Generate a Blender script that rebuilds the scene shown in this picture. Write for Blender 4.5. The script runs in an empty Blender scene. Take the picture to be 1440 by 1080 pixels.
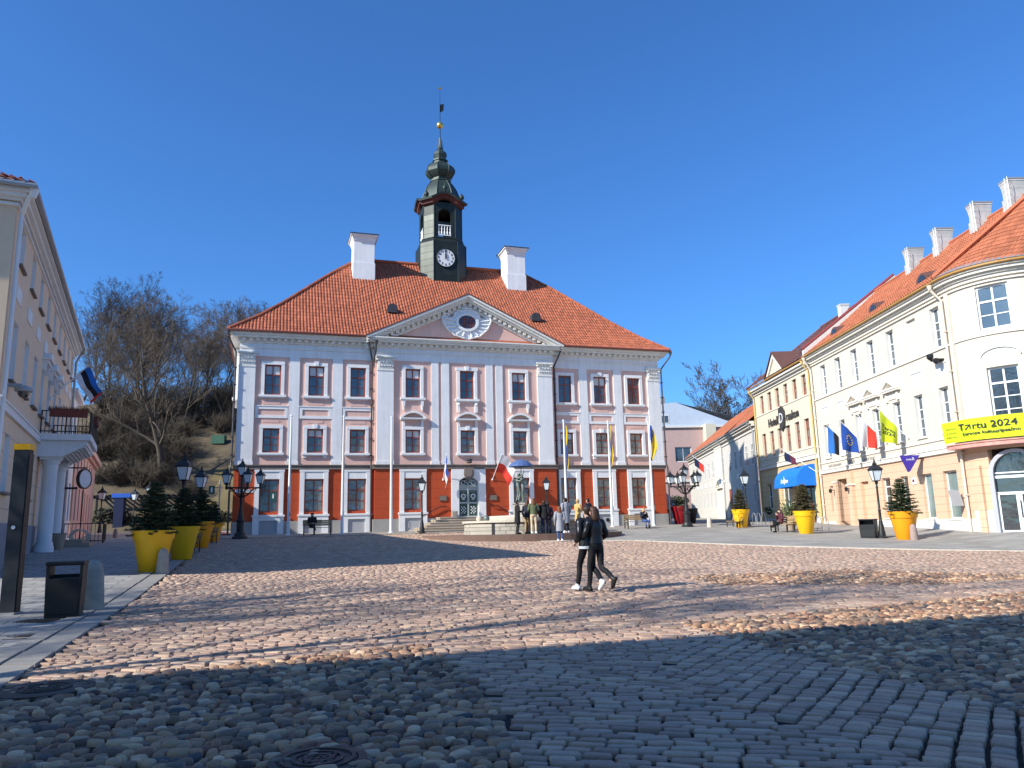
import bpy, math, random
import numpy as np
from mathutils import Vector, Matrix, Quaternion
PI=math.pi; R=math.radians; sin=math.sin; cos=math.cos
rnd=random.Random(7)
sc=bpy.context.scene
COL=sc.collection
# ------------------------------------------------------------------ camera
PITCH=R(10.56); ROLL=R(1.377); FPX=1080.
Fv=Vector((0,cos(PITCH),sin(PITCH))); U0=Vector((0,-sin(PITCH),cos(PITCH))); R0=Vector((1,0,0))
Rv=R0*cos(ROLL)-U0*sin(ROLL); Uv=U0*cos(ROLL)+R0*sin(ROLL)
cd=bpy.data.cameras.new('camera'); cam=bpy.data.objects.new('camera',cd); COL.objects.link(cam)
cd.sensor_width=36; cd.lens=36*FPX/1440; cd.clip_end=3000; cd.clip_start=.1
m3=Matrix((Rv,Uv,-Fv)).transposed()
cam.matrix_world=m3.to_4x4()
sc.camera=cam
def ray(px,py): return Fv+Rv*((px-720)/FPX)+Uv*((540-py)/FPX)
# ------------------------------------------------------------------ terrain of the square
def gz(X,Y):
    t=.959*Y-.284*X
    z=-1.6+.004*t+.00055*t*t if t<48 else -1.6+.192+1.2672+.017*(t-48)
    k=min(1,max(0,(45-t)/12))
    return z+k*(.04*max(0,-X-8)+.08*max(0,X-18)) if t>-20 else -1.6
def gznp(X,Y):
    t=.959*Y-.284*X
    z=np.where(t<48,-1.6+.004*t+.00055*t*t,-1.6+.192+1.2672+.017*(t-48))
    k=np.clip((45-t)/12,0,1)
    z=z+k*(.04*np.maximum(0,-X-8)+.08*np.maximum(0,X-18))
    return np.where(t>-20,z,-1.6)
def at(px,Y,dz=0):
    """point on the paving in the direction of a column of the photo, Y metres ahead"""
    y=740.
    for _ in range(30):
        d=ray(px,y); P=d*(Y/d.y); z=gz(P.x,P.y); y+=(P.z-z)*FPX/Y
    return Vector((P.x,P.y,gz(P.x,P.y)+dz))
# ------------------------------------------------------------------ frames of the three sides of the square
L0=Vector((-17.224,47.5,0)); HA=R(17.43)
W=Vector((cos(HA),sin(HA),0)); N=Vector((sin(HA),-cos(HA),0))
def HW(u,off,z): return L0+W*u+N*off+Vector((0,0,z))
LA=R(115.6); CL=Vector((-14.2,21.15,0)); dL=Vector((cos(LA),sin(LA),0)); nL=Vector((sin(LA),-cos(LA),0))
def LW(s,off,z): return CL+dL*s+nL*off+Vector((0,0,z))
RA=R(-89.5); CR=Vector((21.6,37,0)); dR=-Vector((cos(RA),sin(RA),0)); nR=Vector((sin(RA),-cos(RA),0))
def RW(s,off,z): return CR+dR*s+nR*off+Vector((0,0,z))
# ------------------------------------------------------------------ object helpers
def thing(name,label,cat,loc=(0,0,0),rz=0,group=None):
    o=bpy.data.objects.new(name,None); COL.objects.link(o); o.empty_display_size=.3
    o.location=loc; o.rotation_euler=(0,0,rz); o['label']=label; o['category']=cat
    if group: o['group']=group
    return o
def tag(o,label,cat,group=None):
    o['label']=label; o['category']=cat
    if group: o['group']=group
    return o
def link(name,me,parent=None,loc=None,rot=None):
    o=bpy.data.objects.new(name,me); COL.objects.link(o)
    if parent is not None: o.parent=parent
    if loc is not None: o.location=loc
    if rot is not None: o.rotation_euler=rot
    return o
KIDS={}
def kids(o): return [c for c in bpy.data.objects if c.parent==o]
def copy_tree(o,loc=None,rz=None,label=None,scale=None,parent=None):
    c=o.copy(); COL.objects.link(c)
    if parent is not None: c.parent=parent
    if loc is not None: c.location=loc
    if rz is not None: c.rotation_euler=(0,0,rz)
    if scale is not None: c.scale=(scale,)*3
    if label: c['label']=label
    for k in kids(o): copy_tree(k,parent=c)
    return c
class MB:
    def __init__(s): s.v=[]; s.f=[]; s.mi=[]; s.m=0
    def P(s,pts):
        b=len(s.v); s.v.extend([tuple(p) for p in pts]); s.f.append(tuple(range(b,b+len(pts)))); s.mi.append(s.m)
    def add(s,vs,fs):
        b=len(s.v); s.v.extend([tuple(p) for p in vs])
        for f in fs: s.f.append(tuple(b+i for i in f)); s.mi.append(s.m)
    def box(s,x0,x1,y0,y1,z0,z1,T=None):
        vs=[(x,y,z) for z in (z0,z1) for y in (y0,y1) for x in (x0,x1)]
        if T: vs=[T(*p) for p in vs]
        s.add(vs,[(0,2,3,1),(4,5,7,6),(0,1,5,4),(2,6,7,3),(0,4,6,2),(1,3,7,5)])
    def prism(s,poly,y0,y1,T=None):
        """polygon in the x-z plane pushed along y"""
        n=len(poly); vs=[(x,y0,z) for x,z in poly]+[(x,y1,z) for x,z in poly]
        if T: vs=[T(*p) for p in vs]
        s.add(vs,[tuple(range(n)),tuple(range(2*n-1,n-1,-1))]+[(i,i+n,(i+1)%n+n,(i+1)%n) for i in range(n)])
    def ring(s,outer,inner,y0,y1):
        n=len(outer)
        vs=[(x,y0,z) for x,z in outer]+[(x,y0,z) for x,z in inner]+[(x,y1,z) for x,z in outer]+[(x,y1,z) for x,z in inner]
        fs=[]
        for i in range(n):
            j=(i+1)%n
            fs+=[(i,j,n+j,n+i),(2*n+i,3*n+i,3*n+j,2*n+j),(i,2*n+i,2*n+j,j),(n+i,n+j,3*n+j,3*n+i)]
        s.add(vs,fs)
    def tube(s,pts,rads,n=6,cap=True):
        pts=[Vector(p) for p in pts]
        if not hasattr(rads,'__len__'): rads=[rads]*len(pts)
        b=len(s.v); ref=None
        for i,p in enumerate(pts):
            d=(pts[min(i+1,len(pts)-1)]-pts[max(i-1,0)])
            d=d.normalized() if d.length>1e-9 else Vector((0,0,1))
            if ref is None: ref=Vector((1,0,0)) if abs(d.x)<.8 else Vector((0,1,0))
            a=(ref-d*ref.dot(d)).normalized(); ref=a; c=d.cross(a)
            for k in range(n):
                t=2*PI*k/n; s.v.append(tuple(p+a*(rads[i]*cos(t))+c*(rads[i]*sin(t))))
        for i in range(len(pts)-1):
            for k in range(n):
                k2=(k+1)%n; s.f.append((b+i*n+k,b+i*n+k2,b+(i+1)*n+k2,b+(i+1)*n+k)); s.mi.append(s.m)
        if cap:
            s.f.append(tuple(b+k for k in range(n-1,-1,-1))); s.mi.append(s.m)
            e=b+(len(pts)-1)*n; s.f.append(tuple(e+k for k in range(n))); s.mi.append(s.m)
    def lathe(s,prof,n=16,c=(0,0,0),ph=0,sx=1,sy=1,cap=True):
        b=len(s.v)
        for r,z in prof:
            for k in range(n):
                t=ph+2*PI*k/n; s.v.append((c[0]+r*cos(t)*sx,c[1]+r*sin(t)*sy,c[2]+z))
        for i in range(len(prof)-1):
            for k in range(n):
                k2=(k+1)%n; s.f.append((b+i*n+k,b+i*n+k2,b+(i+1)*n+k2,b+(i+1)*n+k)); s.mi.append(s.m)
        if cap:
            s.f.append(tuple(b+k for k in range(n-1,-1,-1))); s.mi.append(s.m)
            e=b+(len(prof)-1)*n; s.f.append(tuple(e+k for k in range(n))); s.mi.append(s.m)
    def mesh(s,name,mats,smooth=False):
        me=bpy.data.meshes.new(name); me.from_pydata(s.v,[],s.f)
        for m in (mats if isinstance(mats,(list,tuple)) else [mats]): me.materials.append(m)
        if any(s.mi): me.polygons.foreach_set('material_index',s.mi)
        if smooth: me.polygons.foreach_set('use_smooth',[True]*len(s.f))
        me.update(); return me
    def build(s,name,mats,parent=None,smooth=False,loc=None,rot=None):
        return link(name,s.mesh(name,mats,smooth),parent,loc,rot)
def smooth_by_angle(o,a=40):
    """soft on curves, crisp on edges"""
    o.data.polygons.foreach_set('use_smooth',[True]*len(o.data.polygons))
    o.data.set_sharp_from_angle(angle=R(a)); return o
# ------------------------------------------------------------------ materials
def mat(name,col,rough=.8,metal=0,var=.12,vscale=1.5,fine=.06,fscale=40,bump=0,bscale=30,spec=.4,island=0,hue=0,joint=None,brick=None,streak=0,coat=0,palette=None,trans=0,sheen=0):
    m=bpy.data.materials.new(name); m.use_nodes=True; nt=m.node_tree; n=nt.nodes; L=nt.links
    b=n['Principled BSDF']; b.inputs['Roughness'].default_value=rough; b.inputs['Metallic'].default_value=metal
    b.inputs['Specular IOR Level'].default_value=spec
    if coat: b.inputs['Coat Weight'].default_value=coat
    if trans: b.inputs['Transmission Weight'].default_value=trans
    if sheen: b.inputs['Sheen Weight'].default_value=sheen
    tc=n.new('ShaderNodeTexCoord'); O=tc.outputs['Object']
    def math(op,a,bb,clamp=False):
        q=n.new('ShaderNodeMath'); q.operation=op; q.use_clamp=clamp
        for i,x in enumerate((a,bb)):
            if x is None: continue
            if isinstance(x,(int,float)): q.inputs[i].default_value=x
            else: L.new(x,q.inputs[i])
        return q.outputs[0]
    def noise(scale,detail=4,vec=O):
        q=n.new('ShaderNodeTexNoise'); q.inputs['Scale'].default_value=scale; q.inputs['Detail'].default_value=detail; q.inputs['Roughness'].default_value=.6
        L.new(vec,q.inputs['Vector']); return q.outputs['Fac']
    k=1.0; h=None
    f=math('ADD',math('MULTIPLY',math('SUBTRACT',noise(vscale),.5),var*3),1.0)
    f=math('ADD',f,math('MULTIPLY',math('SUBTRACT',noise(fscale,2),.5),fine*3))
    if streak:
        mp=n.new('ShaderNodeMapping'); mp.inputs['Scale'].default_value=(5,5,.25); L.new(O,mp.inputs[0])
        f=math('ADD',f,math('MULTIPLY',math('SUBTRACT',noise(1.0,5,mp.outputs[0]),.5),streak*3))
    rv=None
    if island or palette:
        g=n.new('ShaderNodeNewGeometry'); rv=g.outputs['Random Per Island']
    if island: f=math('ADD',f,math('MULTIPLY',math('SUBTRACT',rv,.5),island*2))
    if joint or brick:
        sp=n.new('ShaderNodeSeparateXYZ'); L.new(O,sp.inputs[0])
    hgt=None
    if joint:
        step,wd,dark=joint[:3]
        z=math('MODULO',math('ADD',sp.outputs['Z'],50.0+(joint[3] if len(joint)>3 else 0)),step)
        j=math('LESS_THAN',z,wd); f=math('MULTIPLY',f,math('SUBTRACT',1.0,math('MULTIPLY',j,dark))); hgt=math('SUBTRACT',1.0,j)
    if brick:
        bw,bh,mo,dark=brick[:4]
        bt=n.new('ShaderNodeTexBrick'); bt.inputs['Scale'].default_value=1; bt.inputs['Brick Width'].default_value=bw; bt.inputs['Row Height'].default_value=bh
        bt.inputs['Mortar Size'].default_value=mo; bt.inputs['Color1'].default_value=(1,1,1,1); bt.inputs['Color2'].default_value=(.72,.72,.72,1); bt.inputs['Mortar'].default_value=(dark,)*3+(1,)
        cb=n.new('ShaderNodeCombineXYZ')
        mode=brick[4] if len(brick)>4 else 'xz'
        if mode=='xy': L.new(sp.outputs['X'],cb.inputs[0]); L.new(sp.outputs['Y'],cb.inputs[1])
        else: L.new(math('ADD',sp.outputs['X'],sp.outputs['Y']),cb.inputs[0]); L.new(sp.outputs['Z'],cb.inputs[1])
        L.new(cb.outputs[0],bt.inputs['Vector'])
        bw_=n.new('ShaderNodeRGBToBW'); L.new(bt.outputs['Color'],bw_.inputs[0]); f=math('MULTIPLY',f,bw_.outputs[0]); hgt=math('SUBTRACT',1.0,bt.outputs['Fac'])
    if palette:
        cr=n.new('ShaderNodeValToRGB'); cr.color_ramp.interpolation='LINEAR'; e=cr.color_ramp.elements
        while len(e)<len(palette): e.new(.5)
        for i,c in enumerate(palette): e[i].position=i/(len(palette)-1); e[i].color=(*c,1)
        L.new(rv,cr.inputs[0]); base=cr.outputs[0]
    else:
        rg=n.new('ShaderNodeRGB'); rg.outputs[0].default_value=(*col,1); base=rg.outputs[0]
    vm=n.new('ShaderNodeVectorMath'); vm.operation='SCALE'; L.new(base,vm.inputs[0]); L.new(f,vm.inputs['Scale'])
    L.new(vm.outputs[0],b.inputs['Base Color'])
    if bump or hgt is not None:
        bp=n.new('ShaderNodeBump'); bp.inputs['Strength'].default_value=bump if bump else .6; bp.inputs['Distance'].default_value=.02
        hh=noise(bscale,4) if bump else None
        if hgt is not None: hh=math('ADD',math('MULTIPLY',hh,.4),hgt) if hh is not None else hgt
        L.new(hh,bp.inputs['Height']); L.new(bp.outputs[0],b.inputs['Normal'])
    return m
M={}
M['white']=mat('white_plaster',(.76,.75,.74),.85,var=.07,streak=.13,bump=.25)
M['trim']=mat('white_trim',(.80,.79,.77),.8,var=.06,streak=.06,bump=.1)
M['cornice']=mat('cornice_plaster',(.76,.73,.66),.85,var=.08,streak=.1)
M['pink']=mat('pink_plaster',(.72,.46,.38),.88,var=.07,streak=.06,bump=.15)
M['red']=mat('red_plaster',(.46,.068,.02),.85,var=.09,streak=.08,bump=.15,joint=(.62,.018,.45,.1))
M['plinth']=mat('plinth_stone',(.36,.34,.31),.9,var=.15,bump=.3,streak=.08)
M['band']=mat('string_band',(.20,.165,.14),.8,var=.2,streak=.15,bump=.2)
M['panelgrey']=mat('grey_panel',(.40,.40,.41),.8,var=.06)
M['frame']=mat('red_brown_window_paint',(.27,.06,.035),.5,var=.1)
M['gutter']=mat('brown_gutter_metal',(.19,.06,.04),.55,var=.1)
M['pipe']=mat('dark_pipe_metal',(.055,.05,.055),.5,var=.15)
M['tile']=mat('clay_roof_tile',(.36,.103,.05),.85,var=.07,vscale=.6,island=.2,bump=.2)
M['tile2']=mat('newer_clay_tile',(.42,.13,.06),.85,var=.08,vscale=.6,island=.2,bump=.2)
M['tiledark']=mat('brown_metal_tile',(.13,.06,.045),.6,var=.12,island=.15)
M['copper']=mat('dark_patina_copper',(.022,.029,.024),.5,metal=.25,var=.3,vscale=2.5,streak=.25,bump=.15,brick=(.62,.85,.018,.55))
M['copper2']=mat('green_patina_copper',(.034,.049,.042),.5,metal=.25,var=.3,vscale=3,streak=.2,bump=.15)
M['copperlit']=mat('sunlit_copper',(.12,.13,.105),.5,metal=.2,var=.2,streak=.2,brick=(.55,.55,.02,.6))
M['arch']=mat('oxide_red_paint',(.10,.03,.022),.7,var=.15)
M['gold']=mat('gilded_ball',(.85,.55,.12),.3,metal=.9,var=.05)
M['iron']=mat('black_cast_iron',(.018,.019,.02),.45,var=.15,bump=.2,bscale=60)
M['dark']=mat('near_black',(.012,.012,.013),.7,var=.1)
M['lampglass']=mat('lamp_glass',(.70,.76,.76),.15,var=.05,spec=.6)
M['pole']=mat('white_pole_paint',(.78,.78,.76),.4,var=.03)
M['stone']=mat('granite',(.36,.32,.26),.85,var=.25,vscale=6,fine=.2,fscale=90,bump=.4,bscale=60)
M['stonelight']=mat('pale_sandstone',(.55,.49,.39),.85,var=.15,vscale=4,fine=.1,bump=.3)
M['stonered']=mat('reddish_granite',(.33,.24,.20),.85,var=.22,vscale=6,fine=.2,fscale=90,bump=.4,bscale=60)
M['step']=mat('step_stone',(.36,.28,.21),.85,var=.15,vscale=3,bump=.2)
M['yellow']=mat('yellow_plastic',(.86,.46,.004),.42,var=.05,streak=.05,spec=.5)
M['orange']=mat('orange_plastic',(.86,.32,.004),.42,var=.05,streak=.05,spec=.5)
M['soil']=mat('potting_soil',(.06,.035,.02),.95,var=.3,bump=.6)
M['spruce']=mat('spruce_needles',(.035,.058,.022),.7,var=.2,island=.55)
M['spruce_brown']=mat('browned_spruce_needles',(.085,.072,.03),.75,var=.2,island=.6)
M['bark']=mat('grey_brown_bark',(.085,.068,.05),.95,var=.25,vscale=3,bump=.6,bscale=12)
M['twig']=mat('bare_twigs',(.115,.088,.065),.95,var=.2,island=.3)
M['brush']=mat('dry_brush',(.075,.058,.04),.95,var=.2,island=.5)
M['leaf']=mat('shrub_leaf',(.055,.085,.03),.7,var=.2,island=.5)
M['skin']=mat('skin',(.62,.38,.28),.55,var=.04,fine=.02)
M['wood']=mat('bench_wood',(.40,.26,.13),.7,var=.15,streak=.1)
M['bronze']=mat('green_bronze',(.16,.19,.17),.45,metal=.35,var=.35,vscale=5,bump=.2)
M['brown']=mat('brown_step',(.16,.10,.075),.85,var=.12)
def glassmat(name,col,bump=.08,sc_=2.2,rough=.06):
    m=bpy.data.materials.new(name); m.use_nodes=True; nt=m.node_tree; n=nt.nodes; L=nt.links; b=n['Principled BSDF']
    b.inputs['Roughness'].default_value=rough; b.inputs['Specular IOR Level'].default_value=1.0; b.inputs['IOR'].default_value=1.55
    tc=n.new('ShaderNodeTexCoord'); oi=n.new('ShaderNodeObjectInfo')
    ad=n.new('ShaderNodeVectorMath'); ad.operation='ADD'; L.new(tc.outputs['Object'],ad.inputs[0]); L.new(oi.outputs['Location'],ad.inputs[1])
    ns=n.new('ShaderNodeTexNoise'); ns.inputs['Scale'].default_value=sc_; ns.inputs['Detail'].default_value=2; L.new(ad.outputs[0],ns.inputs['Vector'])
    bp=n.new('ShaderNodeBump'); bp.inputs['Strength'].default_value=bump; bp.inputs['Distance'].default_value=.25; L.new(ns.outputs['Fac'],bp.inputs['Height']); L.new(bp.outputs[0],b.inputs['Normal'])
    n2=n.new('ShaderNodeTexNoise'); n2.inputs['Scale'].default_value=.9; L.new(ad.outputs[0],n2.inputs['Vector'])
    mx=n.new('ShaderNodeMix'); mx.data_type='RGBA'; mx.inputs[6].default_value=(*[c*.25 for c in col],1); mx.inputs[7].default_value=(*[min(1,c*2.4) for c in col],1)
    L.new(n2.outputs['Fac'],mx.inputs[0]); L.new(mx.outputs[2],b.inputs['Base Color'])
    return m
M['glass']=glassmat('window_glass',(.045,.06,.075))
M['glasslow']=glassmat('old_wavy_glass',(.13,.13,.115),.35,1.6)
M['glassshop']=glassmat('shop_glass',(.12,.17,.165),.04)
M['glassdark']=glassmat('dark_glass',(.02,.022,.025),.04)
M['curtain']=mat('white_curtain',(.62,.62,.60),.9,var=.06)
def flat(name,col,rough=.8,**k): return mat(name,col,rough,var=k.pop('var',.05),**k)
M['wframe']=flat('white_window_paint',(.74,.74,.72),.5)
M['blackpaint']=flat('black_paint',(.010,.011,.012),.5)
M['letter']=flat('dark_lettering',(.03,.03,.028))
M['letterwhite']=flat('white_lettering',(.8,.8,.8))
# ------------------------------------------------------------------ walls with openings
def wall(mb,u0,u1,z0,z1,holes=(),T=None,reveal=.18,step=None,y=0.,rm=None):
    T=T or (lambda u,d,z:(u,d,z))
    us={u0,u1}; zs={z0,z1}
    for a,b,c,d in holes: us|={a,b}; zs|={c,d}
    if step:
        k=max(1,int((u1-u0)/step))
        us|={u0+(u1-u0)*i/k for i in range(k+1)}
    us=sorted(u for u in us if u0-1e-6<=u<=u1+1e-6); zs=sorted(z for z in zs if z0-1e-6<=z<=z1+1e-6)
    for i in range(len(us)-1):
        for j in range(len(zs)-1):
            if us[i+1]-us[i]<1e-5 or zs[j+1]-zs[j]<1e-5: continue
            cu=(us[i]+us[i+1])/2; cz=(zs[j]+zs[j+1])/2
            if any(a<cu<b and c<cz<d for a,b,c,d in holes): continue
            mb.P([T(us[i],y,zs[j]),T(us[i+1],y,zs[j]),T(us[i+1],y,zs[j+1]),T(us[i],y,zs[j+1])])
    keep=mb.m
    if rm is not None: mb.m=rm
    for a,b,c,d in holes:
        e=y+reveal
        mb.P([T(a,y,c),T(a,y,d),T(a,e,d),T(a,e,c)]); mb.P([T(b,y,d),T(b,y,c),T(b,e,c),T(b,e,d)])
        mb.P([T(a,y,d),T(b,y,d),T(b,e,d),T(a,e,d)]); mb.P([T(b,y,c),T(a,y,c),T(a,e,c),T(b,e,c)])
    mb.m=keep
_wc={}
def window(parent,x,y,z,w,h,rows=(.33,.66),vbars=1,fr=.07,bar=.035,fm='frame',gm='glass',dep=.0,rz=0,trans=None,curtain=None,label=None,name='window'):
    """frame with its panes; x,y,z = bottom centre at the wall face, opening w x h. trans: height share of a thick transom"""
    key=(round(w,3),round(h,3),rows,vbars,fr,bar,fm,gm,trans,curtain)
    if key not in _wc:
        b=MB(); y0,y1=.06,.13
        b.box(-w/2,w/2,y0,y1,0,fr); b.box(-w/2,w/2,y0,y1,h-fr,h)
        b.box(-w/2,-w/2+fr,y0,y1,fr,h-fr); b.box(w/2-fr,w/2,y0,y1,fr,h-fr)
        for i in range(vbars):
            xc=-w/2+w*(i+1)/(vbars+1); b.box(xc-bar*.9,xc+bar*.9,y0+.004,y1-.004,fr,h-fr)
        for r in rows:
            b.box(-w/2+fr,w/2-fr,y0+.012,y1-.012,h*r-bar*.5,h*r+bar*.5)
        if trans: b.box(-w/2+fr,w/2-fr,y0-.012,y1-.002,h*trans-bar,h*trans+bar)
        g=MB(); g.box(-w/2+fr*.5,w/2-fr*.5,.098,.112,fr*.5,h-fr*.5)
        cu=None
        if curtain:
            c=MB(); 
            c.box(-w/2+fr,w/2-fr,.093,.0965,h*curtain,h-fr*.6); cu=c.mesh('blind',M['curtain'])
        _wc[key]=(b.mesh('window',M[fm]),g.mesh('pane',M[gm]),cu)
    a,g,cu=_wc[key]
    o=link(name,a,parent,(x,y+dep,z),(0,0,rz)); link('pane',g,o)
    if cu: link('blind',cu,o)
    if label: o['label']=label
    return o
# ------------------------------------------------------------------ corrugated tiles, one island per tile
def tiles(mb,P,u0,u1,drange,col=.21,row=.34,amp=.075,lift=.03,sub=4,seed=1):
    rr=random.Random(seed); n=max(1,round((u1-u0)/col)); cw=(u1-u0)/n
    prof=[(k/sub, amp*(sin(PI*k/sub)**1.0)) for k in range(sub+1)]
    for i in range(n):
        ua=u0+i*cw
        d0,d1=drange(ua+cw/2)
        if d1-d0<.05: continue
        d=d0
        while d<d1-.03:
            e=min(d+row+.03,d1); jz=rr.uniform(-.008,.008)
            b=len(mb.v)
            for dd,l in ((d,lift),(e,0.0)):
                for k,h in prof:
                    x,y,z=P(ua+cw*k,dd); mb.v.append((x,y,z+h+l+jz))
            if True:
                for k in range(sub):
                    mb.f.append((b+k,b+k+1,b+sub+1+k+1,b+sub+1+k)); mb.mi.append(mb.m)
            d+=row
def text(s,size,extrude=.01,align='CENTER',bold=0,sx=1,shear=0,space=1):
    c=bpy.data.curves.new('t','FONT'); c.body=s; c.size=size; c.extrude=extrude; c.align_x=align; c.align_y='CENTER'; c.offset=bold; c.shear=shear; c.space_character=space; c.resolution_u=2
    o=bpy.data.objects.new('t',c); COL.objects.link(o)
    bpy.context.view_layer.update()
    me=bpy.data.meshes.new_from_object(o.evaluated_get(bpy.context.evaluated_depsgraph_get()))
    bpy.data.objects.remove(o); bpy.data.curves.remove(c)
    if sx!=1:
        for v in me.vertices: v.co.x*=sx
    return me
def lettering(s,size,m,parent=None,loc=(0,0,0),rz=0,name='lettering',rot=None,**k):
    me=text(s,size,**k); me.materials.clear(); me.materials.append(m)
    return link(name,me,parent,loc,rot or (PI/2,0,rz))
# ------------------------------------------------------------------ light
SUN_AZ=R(57.3); SUN_EL=R(32)
w=bpy.data.worlds.new('World'); sc.world=w; w.use_nodes=True; nt=w.node_tree
sk=nt.nodes.new('ShaderNodeTexSky'); sk.sky_type='NISHITA'; sk.sun_disc=False; sk.sun_elevation=SUN_EL; sk.sun_rotation=SUN_AZ+PI
sk.air_density=1.0; sk.dust_density=1.2; sk.ozone_density=3.0; sk.altitude=60
tint=nt.nodes.new('ShaderNodeVectorMath'); tint.operation='MULTIPLY'; tint.inputs[1].default_value=(.47,.94,1.50)
nt.links.new(sk.outputs[0],tint.inputs[0]); nt.links.new(tint.outputs[0],nt.nodes['Background'].inputs[0]); nt.nodes['Background'].inputs[1].default_value=.105
sl=bpy.data.lights.new('sun','SUN'); sl.energy=5.0; sl.angle=R(.53); sl.color=(1,.96,.87)
so=bpy.data.objects.new('sun',sl); COL.objects.link(so)
so.rotation_euler=Vector((sin(SUN_AZ)*cos(SUN_EL),cos(SUN_AZ)*cos(SUN_EL),-sin(SUN_EL))).to_track_quat('-Z','Y').to_euler()
sc.view_settings.view_transform='Standard'; sc.view_settings.look='None'; sc.view_settings.exposure=.45; sc.view_settings.gamma=1
sc.cycles.max_bounces=6; sc.cycles.diffuse_bounces=3; sc.cycles.glossy_bounces=3; sc.cycles.transparent_max_bounces=4
# ------------------------------------------------------------------ ground sheets
def sheet(name,xs,ys,zf,m,keep=None,struct=True):
    X,Y=np.meshgrid(xs,ys); Z=zf(X,Y); nx,ny=len(xs),len(ys)
    v=np.stack([X,Y,Z],-1).reshape(-1,3)
    f=[]
    for j in range(ny-1):
        for i in range(nx-1):
            if keep is None or keep((xs[i]+xs[i+1])/2,(ys[j]+ys[j+1])/2): f.append((j*nx+i,j*nx+i+1,(j+1)*nx+i+1,(j+1)*nx+i))
    me=bpy.data.meshes.new(name); me.from_pydata(v.tolist(),[],f); me.materials.append(m); me.polygons.foreach_set('use_smooth',[True]*len(f))
    o=link(name,me); o['kind']='structure'; return o
M['earth']=mat('dark_joint_earth',(.03,.025,.02),.95,var=.2,bump=.4)
M['farground']=mat('pale_town_ground',(.20,.18,.14),.9,var=.2,vscale=.3)
def far_axis(a,b,k): return sorted(set(list(np.linspace(a,b,k))+[-1500,-600,-250,-120,120,250,600,1500]))
# everything to the horizon, just below the paving
def zfar(X,Y): return gznp(np.clip(X,-60,60),np.clip(Y,-30,170))-.07
sheet('ground',np.array(far_axis(-60,60,61)),np.array(sorted(set(list(np.linspace(-30,170,101))+[-1500,-600,-200,-80,260,600,1500]))),zfar,M['farground'])
def kerbx(Y): return -5.37-.325*(Y-8.36)
def poly_sheet(name,poly,m,dz,struct=True,n=14):
    """paving following the slope: polygon given as quads (4 corners) subdivided"""
    b=MB()
    for q in poly:
        p=[Vector((*c,0)) for c in q]
        g=[[p[0].lerp(p[1],i/n).lerp(p[3].lerp(p[2],i/n),j/n) for i in range(n+1)] for j in range(n+1)]
        k=len(b.v); b.v+= [(c.x,c.y,gz(c.x,c.y)+dz) for r in g for c in r]
        for j in range(n):
            for i in range(n):
                b.f.append((k+j*(n+1)+i,k+j*(n+1)+i+1,k+(j+1)*(n+1)+i+1,k+(j+1)*(n+1)+i)); b.mi.append(0)
    o=b.build(name,m); o['kind']='structure'; return o
# slab pavements use rotated brick pattern
def slabs(name,col,bw,bh,rot,mo=.02,dark=.45,var=.1,rough=.8,bump=.15):
    m=mat(name,col,rough,var=var,vscale=.8,fine=.1,fscale=60,bump=bump,bscale=50,brick=(bw,bh,mo,dark,'xy'))
    nt=m.node_tree
    sep=[q for q in nt.nodes if q.type=='SEPXYZ'][0]; tc=[q for q in nt.nodes if q.type=='TEX_COORD'][0]
    mp=nt.nodes.new('ShaderNodeMapping'); mp.inputs['Rotation'].default_value=(0,0,rot); nt.links.new(tc.outputs['Object'],mp.inputs[0]); nt.links.new(mp.outputs[0],sep.inputs[0]); return m
M['sidewalk']=slabs('grey_concrete_slabs',(.38,.355,.32),.62,.42,R(-18),.018,.4)
M['slabsR']=slabs('pale_granite_slabs',(.36,.33,.285),1.0,.6,R(5),.02,.7,var=.14)
M['forecourt']=slabs('forecourt_slabs',(.36,.325,.27),.9,.5,R(17.4),.02,.7,var=.14)
M['kerb']=mat('kerb_stone',(.29,.27,.24),.8,var=.15,vscale=2,fine=.1,bump=.25)
M['asphalt']=mat('street_asphalt',(.075,.072,.07),.9,var=.15,vscale=.7,fine=.15,fscale=80,bump=.2)
kl=lambda Y,o=0: (kerbx(Y)+o,Y)
poly_sheet('sidewalk',[(( kerbx(2)-30,2),kl(2,-.72),kl(26,-.72),(kerbx(26)-30,26)),((kerbx(26)-30,26),kl(26,-.72),kl(56,-.72),(kerbx(56)-30,56))],M['sidewalk'],.012,n=24)
# double row of kerb stones along the pavement edge, with a flat gutter line between
def kerb_line(name,o0,o1,h):
    b=MB(); rr=random.Random(3); Y=3.
    while Y<52:
        l=.95; j=rr.uniform(-.004,.004)
        c=[(kerbx(Y)+o0,Y+.012),(kerbx(Y)+o1,Y+.012),(kerbx(Y+l)+o1,Y+l-.012),(kerbx(Y+l)+o0,Y+l-.012)]
        b.add([(x,y,gz(x,y)-.1) for x,y in c]+[(x,y,gz(x,y)+h+j) for x,y in c],[(4,5,6,7),(0,1,5,4),(1,2,6,5),(2,3,7,6),(3,0,4,7)])
        Y+=l
    o=b.build(name,M['kerb']); o['kind']='structure'
kerb_line('kerb',-.72,-.45,.03); kerb_line('kerb',-.42,-.02,.012)
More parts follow.
